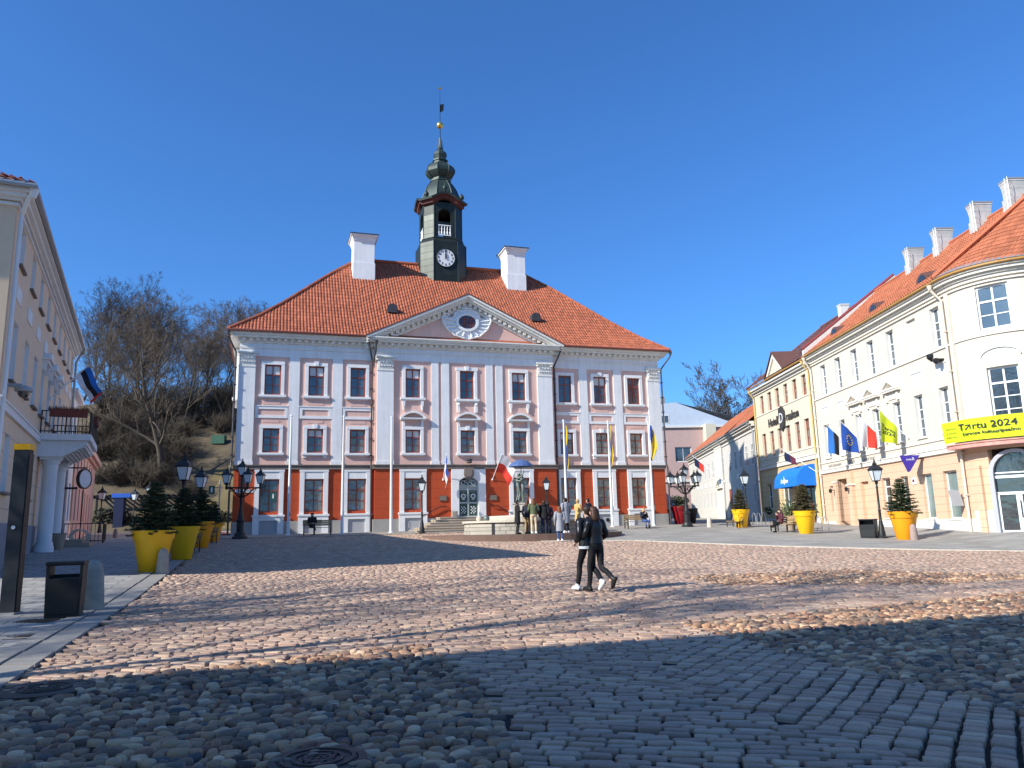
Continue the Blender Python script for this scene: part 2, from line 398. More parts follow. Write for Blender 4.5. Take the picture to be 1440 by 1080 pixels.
# ------------------------------------------------------------------ stones of the square
def inpoly(x,y,p):
    r=np.zeros(x.shape,bool); n=len(p)
    for i in range(n):
        x0,y0=p[i]; x1,y1=p[(i+1)%n]
        c=((y0>y)!=(y1>y)); xi=(x1-x0)*(y-y0)/((y1-y0) if y1!=y0 else 1e-9)+x0
        r^=c&(x<xi)
    return r
CB_L=[(-7,7.4),(-5.2,8.5),(-1.3,10.75),(-.85,9.6),(-.2,7.4),(.02,5.6),(.3,2),(-7,2)]
CB_R=[(2.45,12.2),(9.9,15.5),(15,17.8),(21,20),(21,2),(4.7,2),(4.05,6.54)]
CB_M=[(4.3,20.4),(9,21.6),(13,18.6),(9,17.2),(4.6,18)]
FAN=[(1.45,8.0),(2.45,12.2),(4.05,6.54),(4.7,2),(4.0,2),(3.6,3.4),(2.6,5.6)]
# strip between square and the pale slabs on the right
STRIP=[(1.2,39.0),(5.8,38.6),(11.2,32.9),(15.3,29.6),(18.2,27.9),(24,25)]
def stripY(x):
    return np.interp(x,[p[0] for p in STRIP],[p[1] for p in STRIP])
nr=np.random.default_rng(5)
def field(az,rowh,lenm,x0,x1,y0,y1,jit=.12,bend=0.):
    """rows of oblong stones over a rotated box; returns centre, angle, half sizes"""
    cx,cy=(x0+x1)/2,(y0+y1)/2; rad=math.hypot(x1-x0,y1-y0)/2
    e=np.array([sin(az),cos(az)]); n=np.array([-e[1],e[0]])
    out=[]
    b=-rad
    while b<rad:
        rh=rowh*nr.uniform(.9,1.1); k=int(2*rad/lenm*1.05)
        ln=lenm*nr.uniform(.72,1.3,k); s=np.cumsum(ln)-rad-nr.uniform(0,lenm); a=s-ln/2
        bb=b+rh/2+bend*np.sin(a*.23+b*.05)+.02*np.sin(a*1.3+b*3)
        X=cx+a*e[0]+bb*n[0]; Y=cy+a*e[1]+bb*n[1]
        out.append(np.stack([X,Y,np.full(k,math.atan2(e[1],e[0]))+nr.normal(0,.03,k),ln/2,np.full(k,rh/2)],1)); b+=rh
    o=np.concatenate(out); return o[(o[:,0]>x0)&(o[:,0]<x1)&(o[:,1]>y0)&(o[:,1]<y1)]
def stones(name,S,m,rings,corners,joint=.012,hz=.010,tilt=.02,smooth=True):
    """S rows: x,y,angle,half length,half width. rings: (scale,height)"""
    n=len(S); k=corners
    if k==4: base=np.array([(-1,-1),(1,-1),(1,1),(-1,1)],float)
    elif k==8: c=.78; base=np.array([(-c,-1),(c,-1),(1,-c*.8),(1,c*.8),(c,1),(-c,1),(-1,c*.8),(-1,-c*.8)],float)
    nrg=len(rings); V=np.zeros((n,nrg,k,3))
    ca,sa=np.cos(S[:,2]),np.sin(S[:,2]); z0=gznp(S[:,0],S[:,1])+nr.normal(0,hz,n)
    tx=nr.normal(0,tilt,n); ty=nr.normal(0,tilt,n); wob=1+nr.normal(0,.07 if k==8 else .05,(n,k))
    for i,(s,h) in enumerate(rings):
        lx=base[None,:,0]*(S[:,3]-joint)[:,None]; ly=base[None,:,1]*(S[:,4]-joint)[:,None]
        ins=(1-s)*np.minimum(S[:,3],S[:,4])[:,None]
        lx=(lx-np.sign(lx)*np.minimum(ins,np.abs(lx)))*wob; ly=(ly-np.sign(ly)*np.minimum(ins,np.abs(ly)))*wob
        V[:,i,:,0]=S[:,0:1]+lx*ca[:,None]-ly*sa[:,None]; V[:,i,:,1]=S[:,1:2]+lx*sa[:,None]+ly*ca[:,None]
        V[:,i,:,2]=z0[:,None]+h+(lx*tx[:,None]+ly*ty[:,None] if h>-.04 else 0)
    F4=[];
    for i in range(nrg-1):
        for j in range(k): F4.append((i*k+j,i*k+(j+1)%k,(i+1)*k+(j+1)%k,(i+1)*k+j))
    F4=np.array(F4); top=np.arange((nrg-1)*k,nrg*k)
    off=(np.arange(n)*nrg*k)
    quads=(off[:,None,None]+F4[None]).reshape(-1,4); tops=off[:,None]+top[None]
    loops=np.concatenate([quads.ravel(),tops.ravel()]).astype(np.int32)
    cnt=np.concatenate([np.full(len(quads),4),np.full(n,k)]).astype(np.int32); st=np.concatenate([[0],np.cumsum(cnt)[:-1]]).astype(np.int32)
    me=bpy.data.meshes.new(name); me.vertices.add(n*nrg*k); me.vertices.foreach_set('co',V.reshape(-1)); me.loops.add(len(loops)); me.loops.foreach_set('vertex_index',loops)
    me.polygons.add(len(cnt)); me.polygons.foreach_set('loop_start',st)
    me.polygons.foreach_set('use_smooth',np.full(len(cnt),smooth)); me.materials.append(m); me.update(calc_edges=True)
    o=link(name,me); o['kind']='structure'; return o
SETT=[(0.293, 0.19, 0.14), (0.446, 0.301, 0.218), (0.332, 0.218, 0.154), (0.522, 0.359, 0.249), (0.384, 0.232, 0.168), (0.37, 0.28, 0.212), (0.569, 0.401, 0.279), (0.309, 0.196, 0.143)]
COBB=[(0.059, 0.039, 0.031), (0.458, 0.264, 0.144), (0.135, 0.084, 0.059), (0.654, 0.41, 0.236), (0.286, 0.127, 0.071), (0.09, 0.087, 0.082), (0.524, 0.284, 0.149), (0.176, 0.138, 0.108), (0.782, 0.516, 0.317)]
M['sett']=mat('sett_stone',(0,0,0),.62,var=.12,vscale=9,fine=.14,fscale=70,bump=.35,bscale=45,palette=SETT,spec=.4)
M['cobble']=mat('cobble_stone',(0,0,0),.6,var=.12,vscale=9,fine=.14,fscale=70,bump=.3,bscale=45,palette=COBB,spec=.4)
def square_mask(S):
    x,y=S[:,0],S[:,1]
    ok=(x>kerbx(y)+.05)&(np.abs(x)<.85*y+6)&((y<stripY(x)-.25)|(x<1.2))
    tt=.959*y-.284*x
    ok&=tt<46.15
    return ok
cl=lambda S: inpoly(S[:,0],S[:,1],CB_L); crr=lambda S: inpoly(S[:,0],S[:,1],CB_R); cm=lambda S: inpoly(S[:,0],S[:,1],CB_M); fan=lambda S: inpoly(S[:,0],S[:,1],FAN)
A=field(R(103),.118,.25,-10,16,2.2,15.5,bend=.0); A=A[square_mask(A)&~cl(A)&~crr(A)&~fan(A)]
Bf=field(R(33),.19,.135,0,6,2.2,13); Bf=Bf[square_mask(Bf)&fan(Bf)]
stones('setts',np.concatenate([A,Bf]),M['sett'],[(1.0,-.06),(.975,-.013),(.90,-.002),(.62,.0015)],8,joint=.0115,hz=.006,tilt=.022,smooth=False)
C=field(R(80),.092,.135,-10,20,2.2,22,jit=.3,bend=.2); C=C[square_mask(C)]; C=C[cl(C)|crr(C)|cm(C)]
C[:,0]+=nr.normal(0,.015,len(C)); C[:,1]+=nr.normal(0,.015,len(C)); C[:,2]+=nr.normal(0,.35,len(C)); C[:,3]*=nr.uniform(.66,1.25,len(C)); C[:,4]*=nr.uniform(.72,1.25,len(C))
stones('cobblestones',C,M['cobble'],[(1.0,-.055),(.96,-.026),(.80,-.006),(.5,.003),(.2,.005)],8,joint=.003,hz=.009,tilt=.07)
D=field(R(88),.125,.20,-24,26,15.5,30,bend=.12); D=D[square_mask(D)&~cm(D)&~crr(D)]
stones('setts',D,M['sett'],[(1.0,-.05),(.95,-.006),(.80,.001)],4,joint=.008,hz=.004,tilt=.03)
Ef=field(R(82),.16,.23,-32,32,30,54,bend=.15); Ef=Ef[square_mask(Ef)]
stones('setts',Ef,M['sett'],[(1.0,-.05),(.95,-.006),(.78,.0)],4,joint=.006,hz=.003,tilt=.015)
sheet('joint_bed',np.linspace(-24,30,55),np.linspace(2,49,48),lambda X,Y:gznp(X,Y)-np.where(Y<15,.042,.022),M['earth'],keep=lambda x,y:x>kerbx(y)-.6)
# pale slabs on the right and in front of the town hall
q=[]
for (a,b) in zip(STRIP[:-1],STRIP[1:]):
    q.append((a,b,(max(21.58,b[0]) if b[0]>12 else b[0]+13,b[1]+ (26 if b[0]<16 else 10)),(a[0]+13 if a[0]<12 else 21.58,a[1]+(26 if a[0]<16 else 10))))
poly_sheet('pavement',[(STRIP[0],STRIP[1],(14,66),(8,70)),(STRIP[1],STRIP[2],(21.4,60),(14,66)),(STRIP[2],STRIP[3],(21.5,46),(21.4,60)),(STRIP[3],STRIP[4],(21.6,36),(21.5,46)),(STRIP[4],STRIP[5],(27,30),(21.6,36)),],M['slabsR'],.012)
f0=HW(-3,4.6,0);f1=HW(17,4.6,0)
poly_sheet('forecourt',[((f0.x,f0.y),(f1.x,f1.y),tuple(HW(17,-.3,0).xy),tuple(HW(-3,-.3,0).xy)),((f1.x,f1.y),tuple(HW(33,4.6,0).xy),tuple(HW(33,-.3,0).xy),tuple(HW(17,-.3,0).xy))],M['forecourt'],.018)
poly_sheet('street',[((8,64),(21,66),(24.5,112),(14,112)),((-36,52),(-17,52),(-22,75),(-40,75))],M['forecourt'],.02)
b=MB()
for (xa,ya),(xb,yb) in zip(STRIP[:-1],STRIP[1:]):
    k=12
    for i in range(k):
        p0=Vector((xa,ya)).lerp(Vector((xb,yb)),i/k); p1=Vector((xa,ya)).lerp(Vector((xb,yb)),(i+.97)/k)
        c=[(p0.x,p0.y-.42),(p1.x,p1.y-.42),(p1.x,p1.y),(p0.x,p0.y)]
        b.add([(x,y,gz(x,y)-.1) for x,y in c]+[(x,y,gz(x,y)+.02) for x,y in c],[(4,5,6,7),(0,1,5,4),(1,2,6,5),(2,3,7,6),(3,0,4,7)])
o=b.build('kerb',M['stonelight']); o['kind']='structure'
# ------------------------------------------------------------------ the hill behind
M['grass']=mat('dry_spring_grass',(.15,.115,.05),.95,var=.3,vscale=.35,fine=.25,fscale=6,bump=.5,bscale=8)
M['hillearth']=mat('leaf_litter',(.10,.075,.045),.95,var=.35,vscale=.5,fine=.3,fscale=5,bump=.6,bscale=6)
def hillz(X,Y):
    """street level at the foot, terrace on top"""
    s=np.clip((Y-66-.10*(X+30))/33,0,1)
    ss=s*(1+ .25*np.sin(s*PI))
    base=gznp(np.clip(X,-60,60),np.minimum(Y,170))
    return base-.05+15.5*np.clip(ss,0,1.0)+.35*np.sin(X*.35+Y*.2)*np.minimum(1,s*6)+.2*np.sin(X*.9-Y*.6)*np.minimum(1,s*6)
o=sheet('hill',np.linspace(-120,8,90),np.linspace(60,190,90),hillz,M['hillearth'])

def lawn(X,Y): return hillz(X,Y)+.06
sheet('lawn',np.linspace(-33,-14,24),np.linspace(64,84,24),lawn,M['grass'],keep=lambda x,y:x>-31+.22*(y-64)+1.2*math.sin(y*.8))
# ================================================================== TOWN HALL
H=thing('town_hall','pink and white town hall with red ground floor, orange tiled roof and clock tower','town hall',L0,HA)
WT=29.5; C0=14.75
WINC=[2.05,4.75,7.42,11.0,14.72,18.43,22.0,24.72,27.4]
AV0,AV1=8.5,21.0; AP=-.32      # projecting middle
def yof(u): return AP if AV0<u<AV1 else 0.
GW=[c for c in WINC if abs(c-14.72)>.1]
# --- wall: pink upper floors, red ground floor, stone base
b=MB()
h3=lambda c:(c-.5,c+.5,8.65,10.6); h2=lambda c:(c-.5,c+.5,4.97,6.5); hg=lambda c:(c-.58,c+.58,1.25,3.28)
segs=[(0,AV0,0.),(AV0,AV1,AP),(AV1,WT,0.)]
for a,c,y in segs:
    ws=[q for q in WINC if a<q<c]
    b.m=0; wall(b,a,c,4.1,12.4,[h3(q) for q in ws]+[h2(q) for q in ws],y=y,rm=1)
    b.m=2; hs=[hg(q) for q in ws if q in GW]
    if a==AV0: hs.append((14.05,15.39,.72,3.4))
    wall(b,a,c,.68,4.0,hs,y=y-.07,rm=1)
b.m=0
for x in (AV0,AV1):
    b.P([(x,0.01,4.1),(x,AP,4.1),(x,AP,12.4),(x,0.01,12.4)]); b.m=2; b.P([(x,0.01,.6),(x,AP-.07,.6),(x,AP-.07,4.1),(x,0.01,4.1)]); b.m=0
b.m=1
for x in (0,WT):
    b.P([(x,0,4.1),(x,16,4.1),(x,16,12.4),(x,0,12.4)])
b.P([(0,16,-1),(WT,16,-1),(WT,16,12.4),(0,16,12.4)])
b.m=2
for x,s in ((-.06,0),(WT+.06,0)): b.P([(x,-.07,-.8),(x,16,-.8),(x,16,4.1),(x,-.07,4.1)])
for x in (0,WT): b.P([(x,-.07,.68),(x+(-.06 if x==0 else .06),-.07,.68),(x+(-.06 if x==0 else .06),-.07,4.1),(x,-.07,4.1)])
b.build('wall',[M['pink'],M['white'],M['red']],H)
b=MB(); gaps=sorted([(c-.93,c+.93) for c in GW]+[(13.55,15.89)])
for a,c,y in segs:
    p=a-(.1 if a==0 else .1*(a==AV0)); e=c+(.1 if c==WT else .1*(c==AV1))
    cur=p
    for g0,g1 in gaps:
        if a<g0<c:
            b=MB(); b.box(cur,g0,y-.13,y+.4,-.8,.7); b.build('plinth',M['plinth'],H); cur=g1
    b=MB(); b.box(cur,e,y-.13,y+.4,-.8,.7); b.build('plinth',M['plinth'],H)
# --- string course
b=MB(); b.box(-.12,AV0-.12,-.16,.1,3.9,4.13); b.box(AV0-.12,AV1+.12,AP-.16,.1,3.9,4.13); b.box(AV1+.12,WT+.12,-.16,.1,3.9,4.13)
b.box(-.15,AV0-.15,-.22,.1,4.132,4.19); b.box(AV0-.15,AV1+.15,AP-.22,.1,4.132,4.19); b.box(AV1+.15,WT+.15,-.22,.1,4.132,4.19)
b.build('string_course',M['band'],H)
# --- pilasters and white fields (relief 5 cm)
def pil(u0,u1,y,z0=4.19,z1=11.55,d=.06):
    b=MB(); b.box(u0,u1,y-d,y+.02,z0+.22,z1); b.box(u0-.04,u1+.04,y-d-.04,y+.02,z0,z0+.22); return b.build('pilaster',M['white'],H)
for u0,u1 in ((3.06,3.7),(5.78,6.42)):
    pil(u0,u1,0); pil(WT-u1,WT-u0,0)
for u0,u1 in ((12.24,12.74),(12.95,13.47)):
    pil(u0,u1,AP); pil(WT-u1,WT-u0,AP)
for u0,u1,y in ((-.03,.98,0),(8.62,9.7,AP),(WT-9.7,WT-8.62,AP),(WT-.98,WT+.03,0)):
    pil(u0,u1,y,z1=10.4,d=.12)
    b=MB(); rr=random.Random(int(u0*7+9))
    b.box(u0-.02,u1+.02,y-.15,y+.02,10.4,10.5); b.box(u0-.08,u1+.08,y-.24,y+.02,11.26,11.38); b.box(u0-.04,u1+.04,y-.18,y+.02,11.381,11.45)
    b.box(u0+.02,u1-.02,y-.14,y+.02,10.5,11.26)
    for r_,z in enumerate((10.52,10.78,11.02)):
        k=5-r_%2
        for i in range(k):
            x=u0+.1+(u1-u0-.2)*(i+.5)/k; hw=.09
            b.add([(x-hw,y-.14,z),(x+hw,y-.14,z),(x+hw*.9,y-.17,z+.16),(x-hw*.9,y-.17,z+.16),(x,y-.25-.02*r_,z+.26),(x-hw,y-.14,z+.2),(x+hw,y-.14,z+.2)],[(0,1,2,3),(3,2,4),(5,0,3),(1,6,2),(5,3,4),(2,6,4)])
    for s in (u0+.02,u1-.02): b.lathe([(.02,0),(.11,.01),(.11,.07),(.02,.08)],10,(s,y-.16,11.1))
    b.build('capital',M['cornice'],H)
# strips of white beside the pilasters and spandrel bands between the floors
for mir in (0,1):
    for c,hw in ((2.03,.99),(4.74,1.02),(7.43,.98)):
        cc=WT-c if mir else c
        b=MB(); b.box(cc-hw,cc+hw,-.045,.02,7.15,7.33); b.box(cc-hw,cc+hw,-.045,.02,7.72,7.9); b.box(cc-hw,cc-.82,-.045,.02,7.33,7.72); b.box(cc+.82,cc+hw,-.045,.02,7.33,7.72)
        b.box(cc-hw-.03,cc+hw+.03,-.075,.02,7.9,7.95)
        b.build('spandrel_band',M['trim'],H)
        for z in (8.02,6.86):
            b=MB(); b.box(cc-.5,cc+.5,-.018,.02,z,z+.18); b.build('raised_tablet',M['pink'],H)
b=MB(); 
for a,c,y in segs: b.box(a+(.0 if a else -.02),c,y-.05,y+.02,11.12,12.1)
b.build('frieze',M['white'],H)
# --- window surrounds
def surround(c,z0,z1,hw,y,fw=.21,key=False,ears=False,sill=.34,low=.0):
    b=MB(); d=.07
    b.box(c-hw-fw,c-hw-.0,y-d,y+.02,z0-.02,z1); b.box(c+hw,c+hw+fw,y-d,y+.02,z0-.02,z1); b.box(c-hw-fw-(.06 if ears else 0),c+hw+fw+(.06 if ears else 0),y-d-.012,y+.02,z1,z1+.21)
    if key: b.prism([(c-.1,z1+.02),(c+.1,z1+.02),(c+.15,z1+.3),(c-.15,z1+.3)],y-.13,y+.01)
    b.box(c-hw-sill,c+hw+sill,y-.16,y+.02,z0-.15,z0-.02); b.box(c-hw-sill+.06,c+hw+sill-.06,y-.1,y+.02,z0-.22,z0-.15)
    if low:
        for s in (-1,1): b.box(c+s*(hw+.12)-.12,c+s*(hw+.12)+.12,y-.08,y+.02,z0-.22-low,z0-.22)
    return b
for i,c in enumerate(WINC):
    y=yof(c); mid=abs(c-14.72)<6
    surround(c,8.65,10.6,.5,y,key=(i in (1,4,7)),ears=(i==4)).build('window_surround',M['trim'],H)
    b=surround(c,4.97,6.5,.5,y,key=(i in (1,7,4)),sill=.3,low=(.12 if i in (1,7) else 0))
    b.build('window_surround',M['trim'],H)
    if mid:
        # consoles below the top window
        b=MB()
        for s in (-1,1):
            xc=c+s*.62
            if i==4: b.box(xc-.1,xc+.1,y-.1,y+.02,7.72,8.42); b.lathe([(.02,0),(.1,.02),(.1,.1),(.02,.12)],10,(xc,y-.1,8.2))
            else:
                b.prism([(xc-.1,8.42),(xc+.1,8.42),(xc+.08,8.1),(xc+.03,8.0),(xc+.06,7.9),(xc,7.76),(xc-.06,7.9),(xc-.03,8.0),(xc-.08,8.1)],y-.12,y+.01)
        b.build('console',M['trim'],H)
        # segmental hood over the middle windows
        b=MB(); n=10; hw=.86
        for rad,d,t in ((1.0,.30,.12),(.93,.22,.1)):
            z0=7.25; arc=[(c-hw*rad+2*hw*rad*k/n, z0+.05+.42*rad*(1-(2*k/n-1)**2)) for k in range(n+1)]
            b.ring([(x,z) for x,z in arc]+[(c+hw*rad,z0-.05*1),(c-hw*rad,z0-.05)],[(c+(x-c)*.84,z0+(z-z0)*.74) for x,z in arc]+[(c+hw*rad*.84,z0+.015),(c-hw*rad*.84,z0+.015)],y-d,y+.01)
            z0-=0
        b.box(c-hw,c+hw,y-.26,y+.02,7.14,7.25)
        for s in (-1,1): b.box(c+s*.62-.09,c+s*.62+.09,y-.09,y+.02,6.71,7.14)
        b.build('hood_moulding',M['trim'],H)
    # glazing; reveals sit .1 behind
    dirt={0:.5,1:.66}.get(i)
    window(H,c,y+.02,8.65,1.0,1.95,rows=(.33,),trans=.66,fr=.09,gm='glass',curtain=(.66 if i in (0,1,3,5,7) else None))
    window(H,c,y+.02,4.97,1.0,1.53,rows=(.33,),fr=.09,trans=.66 if i else .62,gm='glass' if i<2 else 'glasslow',curtain=(.66 if i in (1,3,6) else None))
    if i!=4:
        yy=y-.07
        window(H,c,yy+.05,1.25,1.16,2.03,rows=(.33,) if i else (),trans=.66,fr=.08,gm='glasslow' if i else 'glass',curtain=None)
        b=MB()
        for s in (-1,1):
            b.box(c+s*.73-.14,c+s*.73+.14,yy-.09,yy+.02,1.1,3.75); b.box(c+s*.73-.19,c+s*.73+.19,yy-.13,yy+.02,-.6,.98)
        b.box(c-.9,c+.9,yy-.1,yy+.02,3.75,3.88); b.box(c-.59,c+.59,yy-.06,yy+.02,3.3,3.75)
        b.box(c-.97,c+.97,yy-.17,yy+.02,.98,1.1); b.box(c-.54,c+.54,yy-.13,yy+.02,.75,.978)
        b.build('window_surround',M['trim'],H)
        b=MB(); b.box(c-.54,c+.54,yy-.05,yy+.02,-.5,.749)
        if i in (3,): b.box(c-.46,c-.24,yy-.07,yy,.1,.5)
        b.build('cellar_panel',M['panelgrey'],H)
# two low square cellar vents on the right
for c in (22.0,24.72):
    b=MB(); b.lathe([(.02,0),(.13,0),(.13,.05),(.02,.05)],14); b.build('vent_hole',M['dark'],H,loc=(c+.1,-.13,.35),rot=(PI/2,0,0))
# --- main cornice, stepped forward round the middle
def cornice(u0,u1,y,ends=(1,1)):
    b=MB(); e0,e1=ends
    b.box(u0-.02*e0,u1+.02*e1,y-.1,y+.02,11.62,11.72)
    b.box(u0-.1*e0,u1+.1*e1,y-.14,y+.02,11.98,12.08)
    n=int((u1-u0)/.42)
    for k in range(n):
        x=u0+(u1-u0)*(k+.5)/n; b.box(x-.1,x+.1,y-.36,y-.05,12.1,12.26)
    b.box(u0-.12*e0,u1+.12*e1,y-.18,y+.02,12.08,12.27)
    b.box(u0-.45*e0,u1+.45*e1,y-.5,y+.02,12.272,12.4)
    b.box(u0-.55*e0,u1+.55*e1,y-.6,y+.02,12.402,12.5)
    b.box(u0-.64*e0,u1+.64*e1,y-.68,y+.02,12.502,12.58)
    return b.build('cornice',M['cornice'],H)
cornice(0,AV0,0,(1,0)); cornice(AV0,AV1,AP,(1,1)); cornice(AV1,WT,0,(0,1))
for y0,y1 in ((0,16),):
    b=MB()
    for x0,x1 in ((-.6,0),(WT,WT+.6)): b.box(x0,x1,0.03,16,12.3,12.58)
    b.build('cornice',M['cornice'],H)
b=MB()
b.tube([(-.75,16,12.62),(-.75,-.75,12.62),(AV0-.75,-.75,12.62)],.085,8); b.build('gutter',M['gutter'],H)
b=MB(); b.tube([(AV1+.75,-.75,12.62),(WT+.75,-.75,12.62),(WT+.75,16,12.62)],.085,8); b.build('gutter',M['gutter'],H)
# --- pediment
AX=14.75; PB=12.58; PT=15.85; X0,X1=AV0-.68,AV1+.68
sl=(PT-PB)/(AX-X0)
b=MB(); b.P([(AV0,AP,12.4),(AV1,AP,12.4),(AX,AP,12.4+(AX-AV0)*sl+.1)]); b.build('tympanum',M['pink'],H)
b=MB()
def rake(o,t,y0,y1):
    """sloping moulding: o = drop below the outer line, t thickness"""
    z=lambda x:PB+(x-X0)*sl if x<AX else PB+(X1-x)*sl
    b.prism([(X0+o/sl*.0,PB-.0-o+.0),(AX,PT-o),(X1,PB-o),(X1-t*.6,PB-o-t*.75+ .0),(AX,PT-o-t),(X0+t*.6,PB-o-t*.75)],y0,y1)
rake(0,.14,AP-.72,AP-.02); rake(.141,.16,AP-.6,AP-.02); rake(.302,.12,AP-.44,AP-.02); rake(.62,.16,AP-.12,AP+.02)
n=17
for s in (-1,1):
    for k in range(n):
        f=(k+.6)/n; xa=AX+s*(AX-X0-.9)*f*1.0; z=PT-abs(xa-AX)*sl-.52
        b.prism([(xa-.1,z-.1+s*.1*-sl*-1*0),(xa+.1,z-.1),(xa+.1,z+.09),(xa-.1,z+.09)],AP-.32,AP-.04)
rake(.44,.19,AP-.09,AP+.02)
b.build('raking_cornice',M['cornice'],H)
b=MB()
for s in (-1,1):
    T=lambda x,y,z:(AX+s*x,y,z)
    L=AX-X0+.05
    vs=[T(0,AP-.75,PT+.012),T(L,AP-.75,PT+.012-L*sl),T(L,AP-.75,PT+.1-L*sl),T(0,AP-.75,PT+.1),T(0,5.2,PT+.012),T(L,-.1,PT+.012-L*sl),T(L,-.1,PT+.1-L*sl),T(0,5.2,PT+.1)]
    b.add(vs,[(0,1,2,3),(4,7,6,5),(0,4,5,1),(3,2,6,7),(1,5,6,2),(0,3,7,4)])
b.build('pediment_roof',M['gutter'],H)
# --- cartouche with oval window and crown
EC=(14.75,14.0)
b=MB(); yb=AP-.02
def ell(rx,rz,n=28,c=EC): return [(c[0]+rx*cos(2*PI*k/n),c[1]+rz*sin(2*PI*k/n)) for k in range(n)]
half=[(0,-1.22),(.35,-1.18),(.62,-1.05),(.95,-.98),(1.2,-.75),(1.5,-.48),(1.72,-.1),(1.78,.25),(1.68,.58),(1.45,.66),(1.22,.52),(1.2,.3),(1.36,.28),(1.35,.42),(1.2,.4),(1.02,.28),(.9,.6),(.7,.82),(.4,.9),(0,.95)]
pts=[(EC[0]+x,EC[1]+z) for x,z in half]+[(EC[0]-x,EC[1]+z) for x,z in half[-2:0:-1]]
b.prism(pts,yb-.14,yb+.02)
b.ring(ell(.82,.66),ell(.62,.48),yb-.26,yb+.01)
for s in (-1,1):
    for k in range(6):
        a=R(-78+k*17); p0=(EC[0]+s*.84*cos(a),yb-.15,EC[1]+.68*sin(a)); p1=(EC[0]+s*1.58*cos(a),yb-.17,EC[1]+1.08*sin(a)+.06)
        b.tube([p0,p1],[.05,.075],6)
    b.tube([(EC[0]+s*x,yb-.16,EC[1]+z) for x,z in ((.2,-1.15),(.9,-.95),(1.45,-.45),(1.72,.2),(1.6,.55),(1.35,.55),(1.3,.36))],[.05,.06,.07,.08,.08,.07,.05],6)
# crown
b.box(EC[0]-.36,EC[0]+.36,yb-.2,yb,EC[1]+.93,EC[1]+1.03)
for x in (-.32,-.16,0,.16,.32):
    hh=.26 if x else .36
    b.prism([(EC[0]+x*.9-.07,EC[1]+1.03),(EC[0]+x*.9+.07,EC[1]+1.03),(EC[0]+x*1.25,EC[1]+1.03+hh)],yb-.16,yb-.04); b.lathe([(.01,-.05),(.05,0),(.01,.05)],8,(EC[0]+x*1.25,yb-.1,EC[1]+1.06+hh))
b.build('cartouche',M['white'],H)
b=MB(); b.prism(ell(.625,.485),yb-.17,yb-.145); ow=b.build('oval_window',M['glassdark'],H)
b=MB()
for k in range(-2,3): b.box(EC[0]+k*.2-.02,EC[0]+k*.2+.02,yb-.215,yb-.195,EC[1]-.42+abs(k)*.04,EC[1]+.42-abs(k)*.04)
for k in (-1,0,1): b.box(EC[0]-.56+abs(k)*.06,EC[0]+.56-abs(k)*.06,yb-.22,yb-.197,EC[1]+k*.2-.02,EC[1]+k*.2+.02)
b.build('glazing_bars',M['frame'],ow)
# --- roof
PRO=[(-.72,12.62),(.9,13.9),(2.6,15.5),(4.2,17.15),(6,19.0),(8,20.85)]
def rz_(d): return float(np.interp(d,[p[0] for p in PRO],[p[1] for p in PRO]))
b=MB()
Pf=lambda u,d:(u,d,rz_(d)); Pl=lambda v,d:(d,v,rz_(d)); Pr=lambda v,d:(WT-d,16-v,rz_(d)); Pb=lambda u,d:(WT-u,16-d,rz_(d))
def lim(u,wd):
    return (-.72,min(8.0,u,wd-u)) if False else (-.72,min(8.0,u-.02+.0,wd-u-.02))
def dfront(u):
    d1=min(8.0,u+.0,WT-u+.0)
    d0=-.72
    # leave the pediment's own roof free
    if abs(u-AX)<6.9:
        z=PT+.1-abs(u-AX)*sl
        d0=max(d0,float(np.interp(z,[p[1] for p in PRO],[p[0] for p in PRO]))-.05)
    return d0,d1
tiles(b,Pf,-.72,WT+.72,lambda u:(dfront(u)[0],min(8.0,u,WT-u)),seed=1)
tiles(b,Pl,-.72,16.72,lambda v:(-.72,min(8.0,v,16-v)),col=.25,row=.5,sub=3,seed=2)
tiles(b,Pr,-.72,16.72,lambda v:(-.72,min(8.0,v,16-v)),col=.25,row=.5,sub=3,seed=3)
tiles(b,Pb,-.72,WT+.72,lambda v:(-.72,min(8.0,v,WT-v)),col=.4,row=.8,sub=2,seed=4)
# boarding below the tiles
def hippt(d): return [(d,d,rz_(d)-.05),(WT-d,d,rz_(d)-.05),(WT-d,16-d,rz_(d)-.05),(d,16-d,rz_(d)-.05)]
ds=[p[0] for p in PRO]
for d0,d1 in zip(ds[:-1],ds[1:]):
    a,c=hippt(d0),hippt(d1)
    for k in range(4):
        k2=(k+1)%4
        b.P([a[k],a[k2],c[k2],c[k]])
ROOF=b.build('roof',M['tile'],H)
b=MB()
hp=lambda f:[f(d) for d in np.linspace(-.7,8,22)]
b.tube([(7.6,8,20.98),(WT-7.6,8,20.98)],.13,7)
for f in (lambda d:(d,d,rz_(d)+.07),lambda d:(WT-d,d,rz_(d)+.07),lambda d:(WT-d,16-d,rz_(d)+.07),lambda d:(d,16-d,rz_(d)+.07)):
    pts=hp(f)
    for i in range(len(pts)-1):
        p,q=Vector(pts[i]),Vector(pts[i+1]); b.tube([p,p.lerp(q,1.04)],[.135,.11],7)
b.build('ridge_tiles',M['tile'],ROOF)
